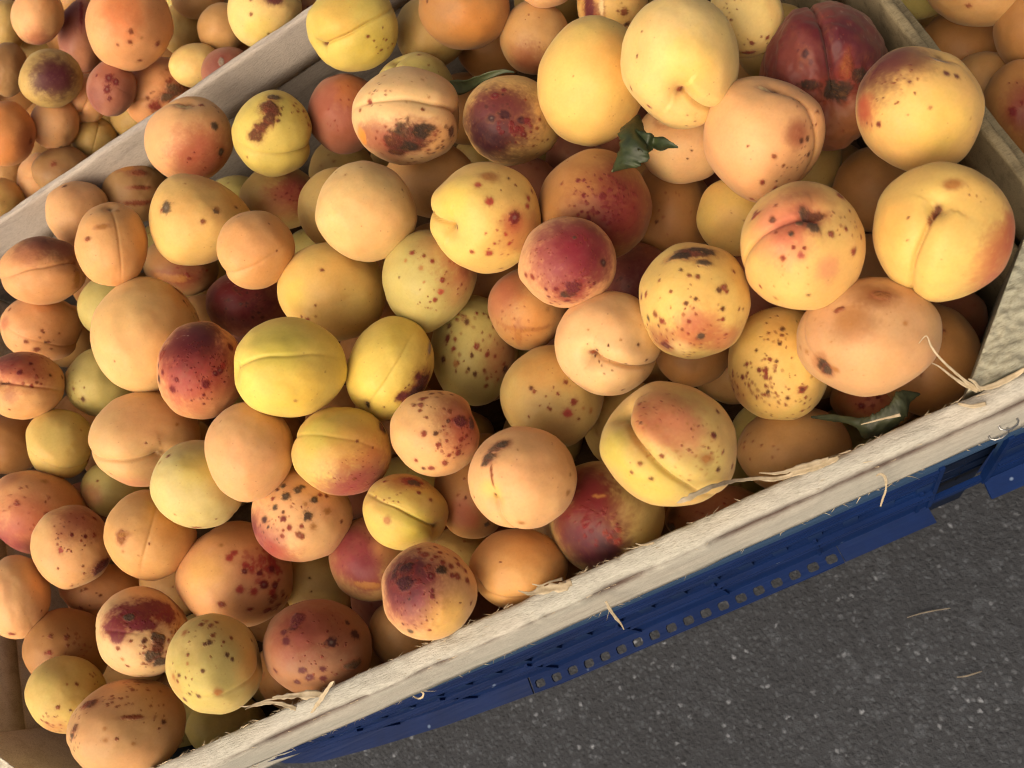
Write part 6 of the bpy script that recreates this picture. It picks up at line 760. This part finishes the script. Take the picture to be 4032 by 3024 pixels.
A('pink-peach apricot with a purplish underside, near the top left corner of the rear crate',(-0.2876,0.5497,0.3270),(0.0123,0.0121,0.0071,0.0004,0.0114,-0.0135,-0.0105,0.0088,0.0078),'P',0,None,None,0.00,None,'L',[('b',(0.103,-0.995,-0.002),0.853,'brownpurple',.9),('b',(-0.034,-0.719,0.694),0.492,'rose',.5),('b',(0.483,0.375,0.791),0.492,'orange',.4)])
A('dull mauve-brown apricot squeezed between the pink-peach and the big bright orange ones',(-0.2832,0.5573,0.2939),(0.0120,0.0157,0.0077,-0.0002,0.0154,-0.0151,-0.0100,0.0118,0.0095),'BP',0,None,None,0.00,None,'L',[('b',(-0.212,0.475,0.854),0.930,'brownpurple',.9),('k',(-0.019,0.725,0.688),0.078,0.465,'dkred'),('b',(0.173,-0.4,0.9),0.620,'peach',.3)])
A('plum-dark apricot with a paler rim, at the left of the rear crate',(-0.2789,0.4753,0.3350),(0.0136,0.0111,0.0078,0.0001,0.0117,-0.0134,-0.0121,0.0079,0.0087),'YD',0,None,None,0.00,None,'L',[('b',(0.114,0.156,0.981),0.867,'plum',1),('b',(0.143,-0.078,0.987),0.747,'plum',.9),('s',(0.571,0.312,0.759),0.299,6,0.060,'dkgrey')])
A('mauve-pink apricot with crimson blots, below the big bright orange one',(-0.2422,0.4463,0.3269),(0.0108,0.0103,0.0062,-0.0006,0.0111,-0.0113,-0.0090,0.0077,0.0081),'BP',0,None,None,0.00,None,'L',[('b',(-0.13,-0,0.992),1.037,'brownpink',.7),('d',(-0.13,0.323,0.938),0.207,'dkred'),('d',(0.148,0.21,0.966),0.156,'dkred'),('d',(-0.204,-0.048,0.978),0.190,'dkred'),('d',(-0.111,-0.355,0.928),0.121,'dkred'),('d',(-0.593,0.371,0.715),0.069,'dkred'),('b',(-0.685,-0.403,0.607),0.518,'purple',.4)])
A('plain peach apricot with a faint seam, left of the mauve-pink one',(-0.2790,0.4821,0.3043),(0.0106,0.0097,0.0063,-0.0004,0.0106,-0.0109,-0.0092,0.0071,0.0077),'P',0,(-0.4,-0.667,0.629),(-0.14,-0.204,0.969),0.08,None,'L',[('b',(-0.04,-0.111,0.993),0.770,'peach',.2)])
A('pale peach apricot below the plum-dark one in the rear crate',(-0.3005,0.4672,0.3148),(0.0109,0.0104,0.0073,-0.0001,0.0118,-0.0114,-0.0101,0.0073,0.0081),'P',0,None,None,0.00,None,'L',[('d',(0.236,-0.881,0.409),0.123,'greybrown'),('b',(0.055,-0.576,0.815),0.527,'tan',.4)])
A('vivid orange apricot cut by the left edge in the rear crate',(-0.3194,0.4547,0.3362),(0.0122,0.0122,0.0093,0.0003,0.0142,-0.0132,-0.0121,0.0083,0.0090),'O3',0,None,None,0.00,None,'L',[('b',(0.706,-0.278,0.652),0.572,'brick',.5),('d',(0.794,-0.208,0.571),0.129,'brown')])
A('dull yellow apricot with a faint seam, low beside the divider board',(-0.2938,0.4670,0.2881),(0.0111,0.0086,0.0065,-0.0006,0.0102,-0.0104,-0.0099,0.0062,0.0079),'YD',0,(0.192,0.833,0.518),(0.058,0.25,0.967),0.05,None,'L',[])
A('peach apricot low against the divider board near the left edge',(-0.3404,0.4599,0.2926),(0.0103,0.0100,0.0080,-0.0002,0.0126,-0.0108,-0.0102,0.0068,0.0082),'P',0,None,None,0.00,None,'L',[])
A('tan apricot with faint spots lying along the divider board',(-0.3141,0.4451,0.2994),(0.0130,0.0093,0.0082,-0.0005,0.0116,-0.0117,-0.0125,0.0065,0.0091),'TD',0,None,None,0.00,None,'L',[('d',(-0.288,0.259,0.922),0.134,'brown'),('d',(-0.741,-0.671,-0.036),0.084,'brown')])
A('yellowish apricot at the left edge just above the divider board',(-0.3631,0.4447,0.3075),(0.0105,0.0089,0.0084,0.0000,0.0118,-0.0103,-0.0113,0.0059,0.0078),'YO',0,None,None,0.00,None,'L',[])
A('shaded tan apricot at the left edge beside the plum-dark one',(-0.3477,0.5674,0.2993),(0.0100,0.0122,0.0074,0.0005,0.0126,-0.0121,-0.0093,0.0084,0.0074),'TD',0,None,None,0.00,None,'L',[])
A('shaded yellowish apricot at the left edge above the tan one',(-0.3446,0.6119,0.2976),(0.0105,0.0127,0.0072,0.0006,0.0122,-0.0128,-0.0094,0.0089,0.0072),'YD',0,None,None,0.00,None,'L',[])
A('pale yellow apricot with a purple smudge near its top, touching the divider board',(-0.1304,0.4274,0.3254),(0.0174,0.0121,0.0048,-0.0030,0.0120,-0.0158,-0.0111,0.0111,0.0118),'C',0,None,None,0.00,None,'L',[('k',(0.25,0.268,0.93),0.247,0.111,'purple'),('d',(-0.375,-0.073,0.924),0.062,'brown'),('d',(0.1,-0.598,0.796),0.049,'dkbrown'),('d',(-0.363,0.293,0.885),0.049,'redbrown'),('b',(-0.15,-0.439,0.886),0.494,'lemon',.4)])
A('freckled mauve apricot squeezed between the pale yellow one and the divider board',(-0.1184,0.4461,0.3004),(0.0131,0.0089,0.0031,-0.0027,0.0089,-0.0117,-0.0080,0.0085,0.0091),'PD',0,None,None,0.00,None,'L',[('s',(-0.107,0.017,0.994),0.702,20,0.088,'purple'),('b',(-0.107,0.103,0.989),0.702,'brownpurple',.6)])
A('tan-orange apricot in shade left of the pale yellow one in the rear crate',(-0.1687,0.4616,0.3069),(0.0123,0.0091,0.0042,-0.0017,0.0091,-0.0115,-0.0084,0.0079,0.0084),'PD',0,None,None,0.00,None,'L',[])
A('pale green-yellow apricot right of the big bright orange one in the rear crate',(-0.1923,0.4437,0.3088),(0.0127,0.0081,0.0047,-0.0015,0.0086,-0.0109,-0.0093,0.0067,0.0083),'C',0,None,None,0.00,None,'L',[])
A('mauve apricot with a grey scar, half hidden behind the divider board',(-0.1720,0.4221,0.3092),(0.0126,0.0088,0.0046,-0.0019,0.0095,-0.0112,-0.0089,0.0074,0.0089),'BP',0,None,None,0.00,None,'L',[('b',(-0.069,0.196,0.978),1.053,'brownpurple',.8),('k',(-0.276,0.429,0.86),0.105,0.175,'grey'),('d',(0.017,0.018,1),0.140,'purple')])
A('olive-yellow apricot in shade behind the big bright orange one',(-0.2047,0.5054,0.2905),(0.0119,0.0107,0.0050,-0.0012,0.0106,-0.0123,-0.0086,0.0089,0.0086),'YD',0,None,None,0.00,None,'L',[])
A('brownish apricot at the top edge right of the big bright orange one',(-0.1799,0.5021,0.3049),(0.0136,0.0082,0.0042,-0.0015,0.0077,-0.0116,-0.0094,0.0071,0.0079),'PD',0,None,None,0.00,None,'L',[])
A('greenish-yellow apricot peeping under the net-scabbed orange one',(-0.2640,0.4759,0.2784),(0.0131,0.0102,0.0068,-0.0011,0.0116,-0.0123,-0.0109,0.0077,0.0094),'YD',0,None,None,0.00,None,'L',[])
A('shaded apricot at the top edge behind the mauve-brown one',(-0.2791,0.5988,0.2932),(0.0121,0.0082,0.0051,-0.0000,0.0074,-0.0110,-0.0097,0.0062,0.0064),'PD',0,None,None,0.00,None,'L',[])
A('shaded peach apricot at the left edge under the vivid orange one',(-0.3649,0.4819,0.2935),(0.0098,0.0085,0.0074,0.0001,0.0106,-0.0098,-0.0101,0.0057,0.0071),'PD',0,None,None,0.00,None,'L',[])
A('peach apricot hanging into view at the top edge of the right-hand crate',(0.1780,0.2245,0.2912),(0.0164,0.0053,-0.0071,-0.0135,0.0116,-0.0090,-0.0003,0.0101,0.0141),'PD',0,None,None,0.00,None,'Q',[('d',(-0.121,-0.407,0.905),0.060,'brown'),('b',(-0.655,-0.651,0.383),0.400,'orange',.3)])
A('orange apricot with a dark red cheek, cut by the right edge in the right-hand crate',(0.1673,0.1673,0.2772),(0.0116,0.0078,-0.0068,-0.0093,0.0168,-0.0068,0.0011,0.0112,0.0148),'OB',0,None,None,0.00,None,'Q',[('b',(0.047,-0,0.999),0.611,'brickdk',.9),('d',(-0.221,-0,0.975),0.122,'dkred'),('s',(-0.128,0.357,0.925),0.408,10,0.061,'dkred')])
A('dark brown-orange apricot deep in shadow in the right-hand crate',(0.1772,0.2252,0.2461),(0.0154,0.0070,-0.0070,-0.0120,0.0146,-0.0088,0.0000,0.0113,0.0157),'OB',0,None,None,0.00,None,'Q',[])
A('dim pale apricot low in the right-hand crate beside the red-cheeked one',(0.1710,0.1937,0.2570),(0.0134,0.0065,-0.0064,-0.0106,0.0138,-0.0072,0.0007,0.0098,0.0144),'PD',0,None,None,0.00,None,'Q',[])
A('dim orange apricot at the right edge of the right-hand crate',(0.1894,0.1958,0.2814),(0.0122,0.0059,-0.0069,-0.0104,0.0134,-0.0072,0.0007,0.0103,0.0133),'OB',0,None,None,0.00,None,'Q',[])
FILL=[(-0.1916,0.2011,0.2607,0.0192,'M','shadowed apricot between the purple-blushed yellow one and the lemon one'),
(0.1044,0.2727,0.2638,0.0192,'M','shadowed apricot between the dark-specked pale one and the cleft maroon one'),
(-0.1388,0.2795,0.2610,0.0204,'M','shadowed apricot between the plain yellow one and the pink-shouldered greenish one'),
(0.0408,0.1491,0.2743,0.0214,'M','shadowed apricot between the brown-peppered yellow one and the pink-shouldered yellow one'),
(-0.3642,0.2877,0.2600,0.0221,'M','shadowed apricot between the pale lemon one and the olive-yellow one'),
(-0.1657,0.1418,0.2652,0.0208,'M','shadowed apricot between the slant-seamed yellow-green one and the purple-blushed yellow one'),
(-0.1321,0.2298,0.2638,0.0218,'M','shadowed apricot between the pink-shouldered greenish one and the purple-scabbed yellow one'),
(0.0803,0.1987,0.2750,0.0203,'M','shadowed apricot between the tapering peach one and the shadowed orange one'),
(-0.2595,0.2980,0.2708,0.0209,'M','shadowed apricot between the big smooth pale one and the wine-red one'),
(-0.0432,0.2677,0.2660,0.0194,'M','shadowed apricot between the crimson-freckled one and the raspberry-spotted yellow one'),
(-0.2810,0.1964,0.2728,0.0218,'M','shadowed apricot between the green-cream one and the raspberry-clustered one'),
(-0.2174,0.3686,0.2630,0.0222,'M','shadowed apricot between the black-dotted yellow one and the crimson-cheeked shaded one'),
(-0.2406,0.2128,0.2609,0.0220,'M','shadowed apricot between the lemon one and the plain peach-pink one'),
(-0.1411,0.3514,0.2632,0.0200,'M','shadowed apricot between the brick-red one and the half-hidden dull yellow one'),
(-0.1239,0.1353,0.2665,0.0192,'M','shadowed apricot between the grey-scabbed peach one and the notched spotted one'),
(-0.0618,0.1587,0.2649,0.0207,'M','shadowed apricot between the bruised dull orange one and the red-ringed dim yellow one'),
(-0.3415,0.2536,0.2629,0.0208,'M','shadowed apricot between the shadowed greenish one and the pale lemon one'),
(-0.2736,0.3711,0.2648,0.0193,'M','shadowed apricot between the scratched orange one and the black-dotted yellow one'),
(-0.2962,0.2336,0.2624,0.0198,'M','shadowed apricot between the beige-peach one and the plain peach-pink one'),
(0.0311,0.3242,0.2666,0.0223,'M','shadowed apricot between the purple-streaked one and the honey-yellow one'),
(-0.3627,0.3514,0.2674,0.0214,'M','shadowed apricot between the low-seamed peach-orange one and the olive-yellow one'),
(-0.3706,0.2250,0.2673,0.0190,'M','shadowed apricot between the shadowed greenish one and the purplish-cheeked orange one'),
(-0.3232,0.3684,0.2712,0.0194,'M','shadowed apricot between the hidden green-yellow one and the scratched orange one'),
(-0.3042,0.1131,0.2697,0.0210,'M','shadowed apricot between the pinprick-spotted one and the maroon-patched one'),
(-0.0758,0.2172,0.2677,0.0191,'M','shadowed apricot between the bruised dull orange one and the raspberry-spotted yellow one'),
(-0.0441,0.1194,0.2701,0.0222,'M','shadowed apricot between the two-lobed one and the red-ringed dim yellow one'),
(-0.3566,0.1311,0.2610,0.0199,'M','shadowed apricot between the brown-freckled tan one and the maroon-patched one'),
(0.0193,0.2735,0.2695,0.0194,'M','shadowed apricot between the honey-yellow one and the pale pink-peach one'),
(-0.1534,0.1825,0.2733,0.0222,'M','shadowed apricot between the purple-blushed yellow one and the notched spotted one'),
(-0.1731,0.3021,0.2650,0.0204,'M','shadowed apricot between the small orange one and the half-hidden dull yellow one'),
(-0.0252,0.3648,0.2704,0.0205,'M','shadowed apricot between the tan-orange top one and the purple-speckled one'),
(0.0176,0.3725,0.2721,0.0208,'M','shadowed apricot between the dusky orange one and the peach one at the top edge'),
(-0.0930,0.0939,0.2670,0.0192,'M','shadowed apricot between the plain orange one and the crimson-cheeked yellow one'),
(-0.1915,0.0974,0.2662,0.0191,'M','shadowed apricot between the shaded peach one by the board and the wine-blotched one'),
(-0.2521,0.0827,0.2681,0.0203,'M','shadowed apricot between the wine-blotched one and the pinprick-spotted one'),
(-0.2507,0.2548,0.2748,0.0195,'M','shadowed apricot between the purple-crowned one and the plain peach-pink one'),
(-0.1097,0.1963,0.2410,0.0192,'M','shadowed apricot between the brown-dotted greenish one and the red-ringed dim yellow one'),
(0.0837,0.3731,0.2371,0.0195,'M','shadowed apricot between the cream-yellow one and the purple-streaked one'),
(0.0115,0.1350,0.2372,0.0207,'M','shadowed apricot between the brown-peppered yellow one and the two-lobed one'),
(-0.1486,0.1115,0.2384,0.0220,'M','shadowed apricot between the shaded orange one and the yellow glimpse'),
(-0.2700,0.1236,0.2487,0.0203,'M','shadowed apricot between the wine-blotched one and the raspberry-clustered one'),
(-0.3276,0.0879,0.2404,0.0196,'M','shadowed apricot between the shadowed olive one and the brown-freckled tan one'),
(-0.0573,0.3552,0.2496,0.0217,'M','shadowed apricot between the black-scabbed peach one and the purple-speckled one'),
(-0.0934,0.1465,0.2385,0.0218,'M','shadowed apricot between the red-ringed dim yellow one and the grey-scabbed peach one'),
(0.0195,0.2428,0.2413,0.0202,'M','shadowed apricot between the pale pink-peach one and the crimson-freckled one'),
(0.0976,0.1050,0.2528,0.0197,'M','shadowed apricot between the deep orange one by the post and the slit-stemmed yellow one'),
(-0.1539,0.2034,0.2384,0.0210,'M','shadowed apricot between the brown-dotted greenish one and the notched spotted one'),
(-0.2608,0.2596,0.2377,0.0216,'M','shadowed apricot between the purple-crowned one and the lemon one'),
(-0.3138,0.2567,0.2371,0.0197,'M','shadowed apricot between the purple-crowned one and the beige-peach one'),
(-0.2571,0.3391,0.2455,0.0214,'M','shadowed apricot between the squashed brown one and the wine-red one'),
(0.0450,0.1154,0.2519,0.0194,'M','shadowed apricot between the largest peach one and the brown-peppered yellow one'),
(-0.0083,0.2868,0.2412,0.0219,'M','shadowed apricot between the crimson-freckled one and the purple-speckled one'),
(-0.0508,0.0894,0.2439,0.0199,'M','shadowed apricot between the pinkish one under the shaving and the crimson-cheeked yellow one'),
(0.0128,0.0939,0.2371,0.0207,'M','shadowed apricot between the shaded yellow-brown one and the two-lobed one'),
(-0.1163,0.0832,0.2387,0.0198,'M','shadowed apricot between the plain orange one and the grey-scabbed peach one'),
(-0.1400,0.1645,0.2373,0.0221,'M','shadowed apricot between the notched spotted one and the red-ringed dim yellow one'),
(-0.0252,0.1571,0.2522,0.0191,'M','shadowed apricot between the two-lobed one and the smile-seamed one'),
(-0.2307,0.2803,0.2519,0.0201,'M','shadowed apricot between the wine-red one and the lemon one'),
(-0.3597,0.1128,0.2251,0.0209,'M','shadowed apricot between the brown-freckled tan one and the pinprick-spotted one'),
(-0.0431,0.3182,0.2262,0.0188,'M','shadowed apricot between the purple-speckled one and the raspberry-spotted yellow one'),
(-0.1164,0.2932,0.2228,0.0194,'M','shadowed apricot between the pink-shouldered greenish one and the shaded peach one'),
(-0.2650,0.2049,0.2229,0.0196,'M','shadowed apricot between the plain peach-pink one and the black-dotted peach one'),
(0.0830,0.2849,0.2257,0.0195,'M','shadowed apricot between the cream-yellow one and the tapering peach one'),
(0.0291,0.2912,0.2252,0.0198,'M','shadowed apricot between the crimson-freckled one and the dark orange-brown one'),
(-0.3004,0.2235,0.2201,0.0207,'M','shadowed apricot between the green-cream one and the plain peach-pink one'),
(-0.0199,0.0837,0.2191,0.0203,'M','shadowed apricot between the shaded yellow-brown one and the pinkish one under the shaving'),
(0.1013,0.0809,0.2241,0.0180,'M','shadowed apricot between the deep orange one by the post and the largest peach one'),
(-0.1161,0.3707,0.2207,0.0198,'M','shadowed apricot between the black-scabbed peach one and the smooth peach-yellow one'),
(0.1023,0.2110,0.2192,0.0187,'M','shadowed apricot between the shadowed orange one and the cleft maroon one'),
(-0.1963,0.1584,0.2626,0.0157,'M','shadowed apricot between the black-dotted peach one and the slant-seamed yellow-green one'),
(-0.2199,0.0813,0.2543,0.0154,'M','shadowed apricot between the wine-blotched one and the blackish-purple one'),
(-0.0745,0.1876,0.2488,0.0149,'M','shadowed apricot between the bruised dull orange one and the brown-dotted greenish one'),
(-0.1686,0.2412,0.2501,0.0147,'M','shadowed apricot between the purple-scabbed yellow one and the lemon one'),
(-0.2807,0.0894,0.2480,0.0148,'M','shadowed apricot between the shadowed olive one and the pinprick-spotted one'),
(-0.3238,0.3772,0.2348,0.0159,'M','shadowed apricot between the big smooth pale one and the scratched orange one'),
(-0.1635,0.0787,0.2329,0.0158,'M','shadowed apricot between the blackish-purple one and the plain orange one'),
(0.0705,0.0788,0.2296,0.0156,'M','shadowed apricot between the spotted one by the leaf and the largest peach one'),
(-0.3606,0.0771,0.2285,0.0147,'M','shadowed apricot between the shadowed olive one and the maroon-patched one'),
(0.0417,0.1129,0.2154,0.0153,'M','shadowed apricot between the shaded yellow-brown one and the brown-peppered yellow one'),
(-0.0690,0.3438,0.2162,0.0150,'M','shadowed apricot between the purple-speckled one and the shaded peach one'),
(-0.1846,0.1944,0.2252,0.0150,'M','shadowed apricot between the notched spotted one and the slant-seamed yellow-green one'),
(0.0491,0.2488,0.2150,0.0156,'M','shadowed apricot between the tapering peach one and the dark orange-brown one'),
(-0.2397,0.2282,0.2203,0.0146,'M','shadowed apricot between the purple-blushed yellow one and the plain peach-pink one'),
(0.0416,0.0817,0.2224,0.0155,'M','shadowed apricot between the spotted one by the leaf and the shaded yellow-brown one'),
(-0.3757,0.5930,0.2641,0.0211,'L','shadowed apricot between the vivid orange one and the tan edge one'),
(-0.2969,0.5209,0.2672,0.0204,'L','shadowed apricot between the low dull yellow one and the greenish-yellow peeping one'),
(-0.1705,0.4839,0.2706,0.0222,'L','shadowed apricot between the purple-smudged yellow one and the shaded tan-orange one'),
(-0.3896,0.7059,0.2624,0.0205,'L','shadowed apricot between the shaded yellowish edge one and the purple-bottomed peach one'),
(-0.2367,0.5094,0.2634,0.0211,'L','shadowed apricot between the net-scabbed one and the olive-yellow rear one'),
(-0.2099,0.5516,0.2625,0.0225,'L','shadowed apricot between the big orange one and the olive-yellow rear one'),
(-0.3085,0.6015,0.2691,0.0218,'L','shadowed apricot between the plum-dark one and the mauve-brown one'),
(-0.3494,0.6253,0.2613,0.0222,'L','shadowed apricot between the purple-bottomed peach one and the plum-dark one'),
(-0.3640,0.5212,0.2600,0.0213,'L','shadowed apricot between the pale peach one and the faint-spotted tan one'),
(-0.3336,0.5911,0.2393,0.0202,'L','shadowed apricot between the mauve-brown one and the faintly seamed peach one'),
(-0.3632,0.5626,0.2526,0.0153,'L','shadowed apricot between the pale peach one and the plum-dark one'),
(0.1713,0.2574,0.2755,0.0213,'Q','shadowed apricot between the hanging peach one and the dark brown-orange one'),
(0.1830,0.1597,0.2416,0.0195,'Q','shadowed apricot between the red-cheeked one and the dim pale one'),
(0.1849,0.2513,0.2200,0.0185,'Q','shadowed apricot between the dark brown-orange one and the dim pale one')]
BEYOND=[(0.0966,0.2933,0.3246,0.0186,'M'),
(0.0737,0.3468,0.3200,0.0202,'M'),
(0.0308,0.3578,0.3201,0.0184,'M'),
(0.0862,0.3537,0.2711,0.0181,'M'),
(-0.1406,0.5439,0.3049,0.0187,'L'),
(-0.0782,0.4879,0.3054,0.0190,'L'),
(-0.3462,0.7288,0.2981,0.0190,'L'),
(-0.4247,0.7276,0.2956,0.0187,'L'),
(-0.3000,0.6767,0.2988,0.0187,'L'),
(-0.4168,0.5251,0.3010,0.0186,'L'),
(-0.2321,0.5877,0.2988,0.0183,'L'),
(-0.4414,0.4748,0.3011,0.0185,'L'),
(-0.4131,0.6854,0.3036,0.0186,'L'),
(-0.3861,0.7290,0.2999,0.0199,'L'),
(-0.3906,0.5774,0.3029,0.0197,'L'),
(-0.3884,0.6232,0.3019,0.0208,'L'),
(-0.4301,0.5896,0.2954,0.0215,'L'),
(-0.2514,0.6235,0.2999,0.0214,'L'),
(-0.1634,0.5730,0.3016,0.0189,'L'),
(-0.0035,0.4418,0.2958,0.0205,'L'),
(-0.4240,0.6367,0.3027,0.0182,'L'),
(-0.3587,0.6924,0.2995,0.0195,'L'),
(-0.0454,0.4622,0.2946,0.0199,'L'),
(-0.1911,0.5477,0.3054,0.0191,'L'),
(-0.1174,0.5122,0.3058,0.0197,'L'),
(-0.1937,0.6119,0.2947,0.0183,'L'),
(-0.4489,0.4348,0.2963,0.0185,'L'),
(-0.4697,0.5287,0.2699,0.0211,'L'),
(-0.4359,0.5545,0.2751,0.0206,'L'),
(-0.2763,0.7095,0.2718,0.0204,'L'),
(-0.3202,0.7110,0.2705,0.0191,'L'),
(-0.4771,0.4742,0.2737,0.0184,'L'),
(-0.0796,0.5345,0.2767,0.0200,'L'),
(-0.4432,0.6876,0.2699,0.0202,'L'),
(-0.2152,0.6508,0.2803,0.0210,'L'),
(-0.0504,0.4956,0.2722,0.0195,'L'),
(-0.4347,0.5020,0.2723,0.0186,'L'),
(-0.4542,0.6364,0.2765,0.0211,'L'),
(-0.2463,0.6815,0.2769,0.0197,'L'),
(-0.4569,0.7239,0.2709,0.0191,'L'),
(-0.1280,0.5745,0.2760,0.0182,'L'),
(-0.4655,0.5856,0.2700,0.0205,'L'),
(-0.1556,0.5536,0.2702,0.0186,'L'),
(0.2182,0.1835,0.3033,0.0214,'Q'),
(0.2089,0.2555,0.2968,0.0193,'Q'),
(0.1741,0.1392,0.3041,0.0196,'Q'),
(0.2313,0.2243,0.2987,0.0205,'Q'),
(0.1601,0.0888,0.2948,0.0189,'Q'),
(0.1624,0.2863,0.2990,0.0186,'Q'),
(0.1832,0.1167,0.2726,0.0212,'Q'),
(0.1935,0.3007,0.2726,0.0214,'Q'),
(0.2412,0.2593,0.2699,0.0204,'Q'),
(0.2032,0.1514,0.2762,0.0207,'Q')]
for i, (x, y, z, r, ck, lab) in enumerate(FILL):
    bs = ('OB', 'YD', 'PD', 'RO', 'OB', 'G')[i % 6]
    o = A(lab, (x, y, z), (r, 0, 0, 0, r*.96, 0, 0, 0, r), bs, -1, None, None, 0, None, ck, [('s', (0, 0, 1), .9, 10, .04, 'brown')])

# the heaps continue beyond the picture
OUT = {'M': 'middle', 'L': 'rear', 'Q': 'right-hand'}
for i, (x, y, z, r, ck) in enumerate(BEYOND):
    bs = ('PO2', 'Y', 'P', 'O2', 'C2', 'PO', 'YG2')[i % 7]
    o = A('apricot of the %s crate lying just beyond the edge of the picture' % OUT[ck], (x, y, z), (r, 0, 0, 0, r*.95, 0, 0, 0, r), bs, -1, None, None, 0, None, ck, [('s', (0, 0, 1), .9, 10, .05, 'brown'), ('b', (.6, .2, .7), .7, 'rose', .5*(i % 3))])
    o['group'] = 'apricots beyond the picture in the %s crate' % OUT[ck]
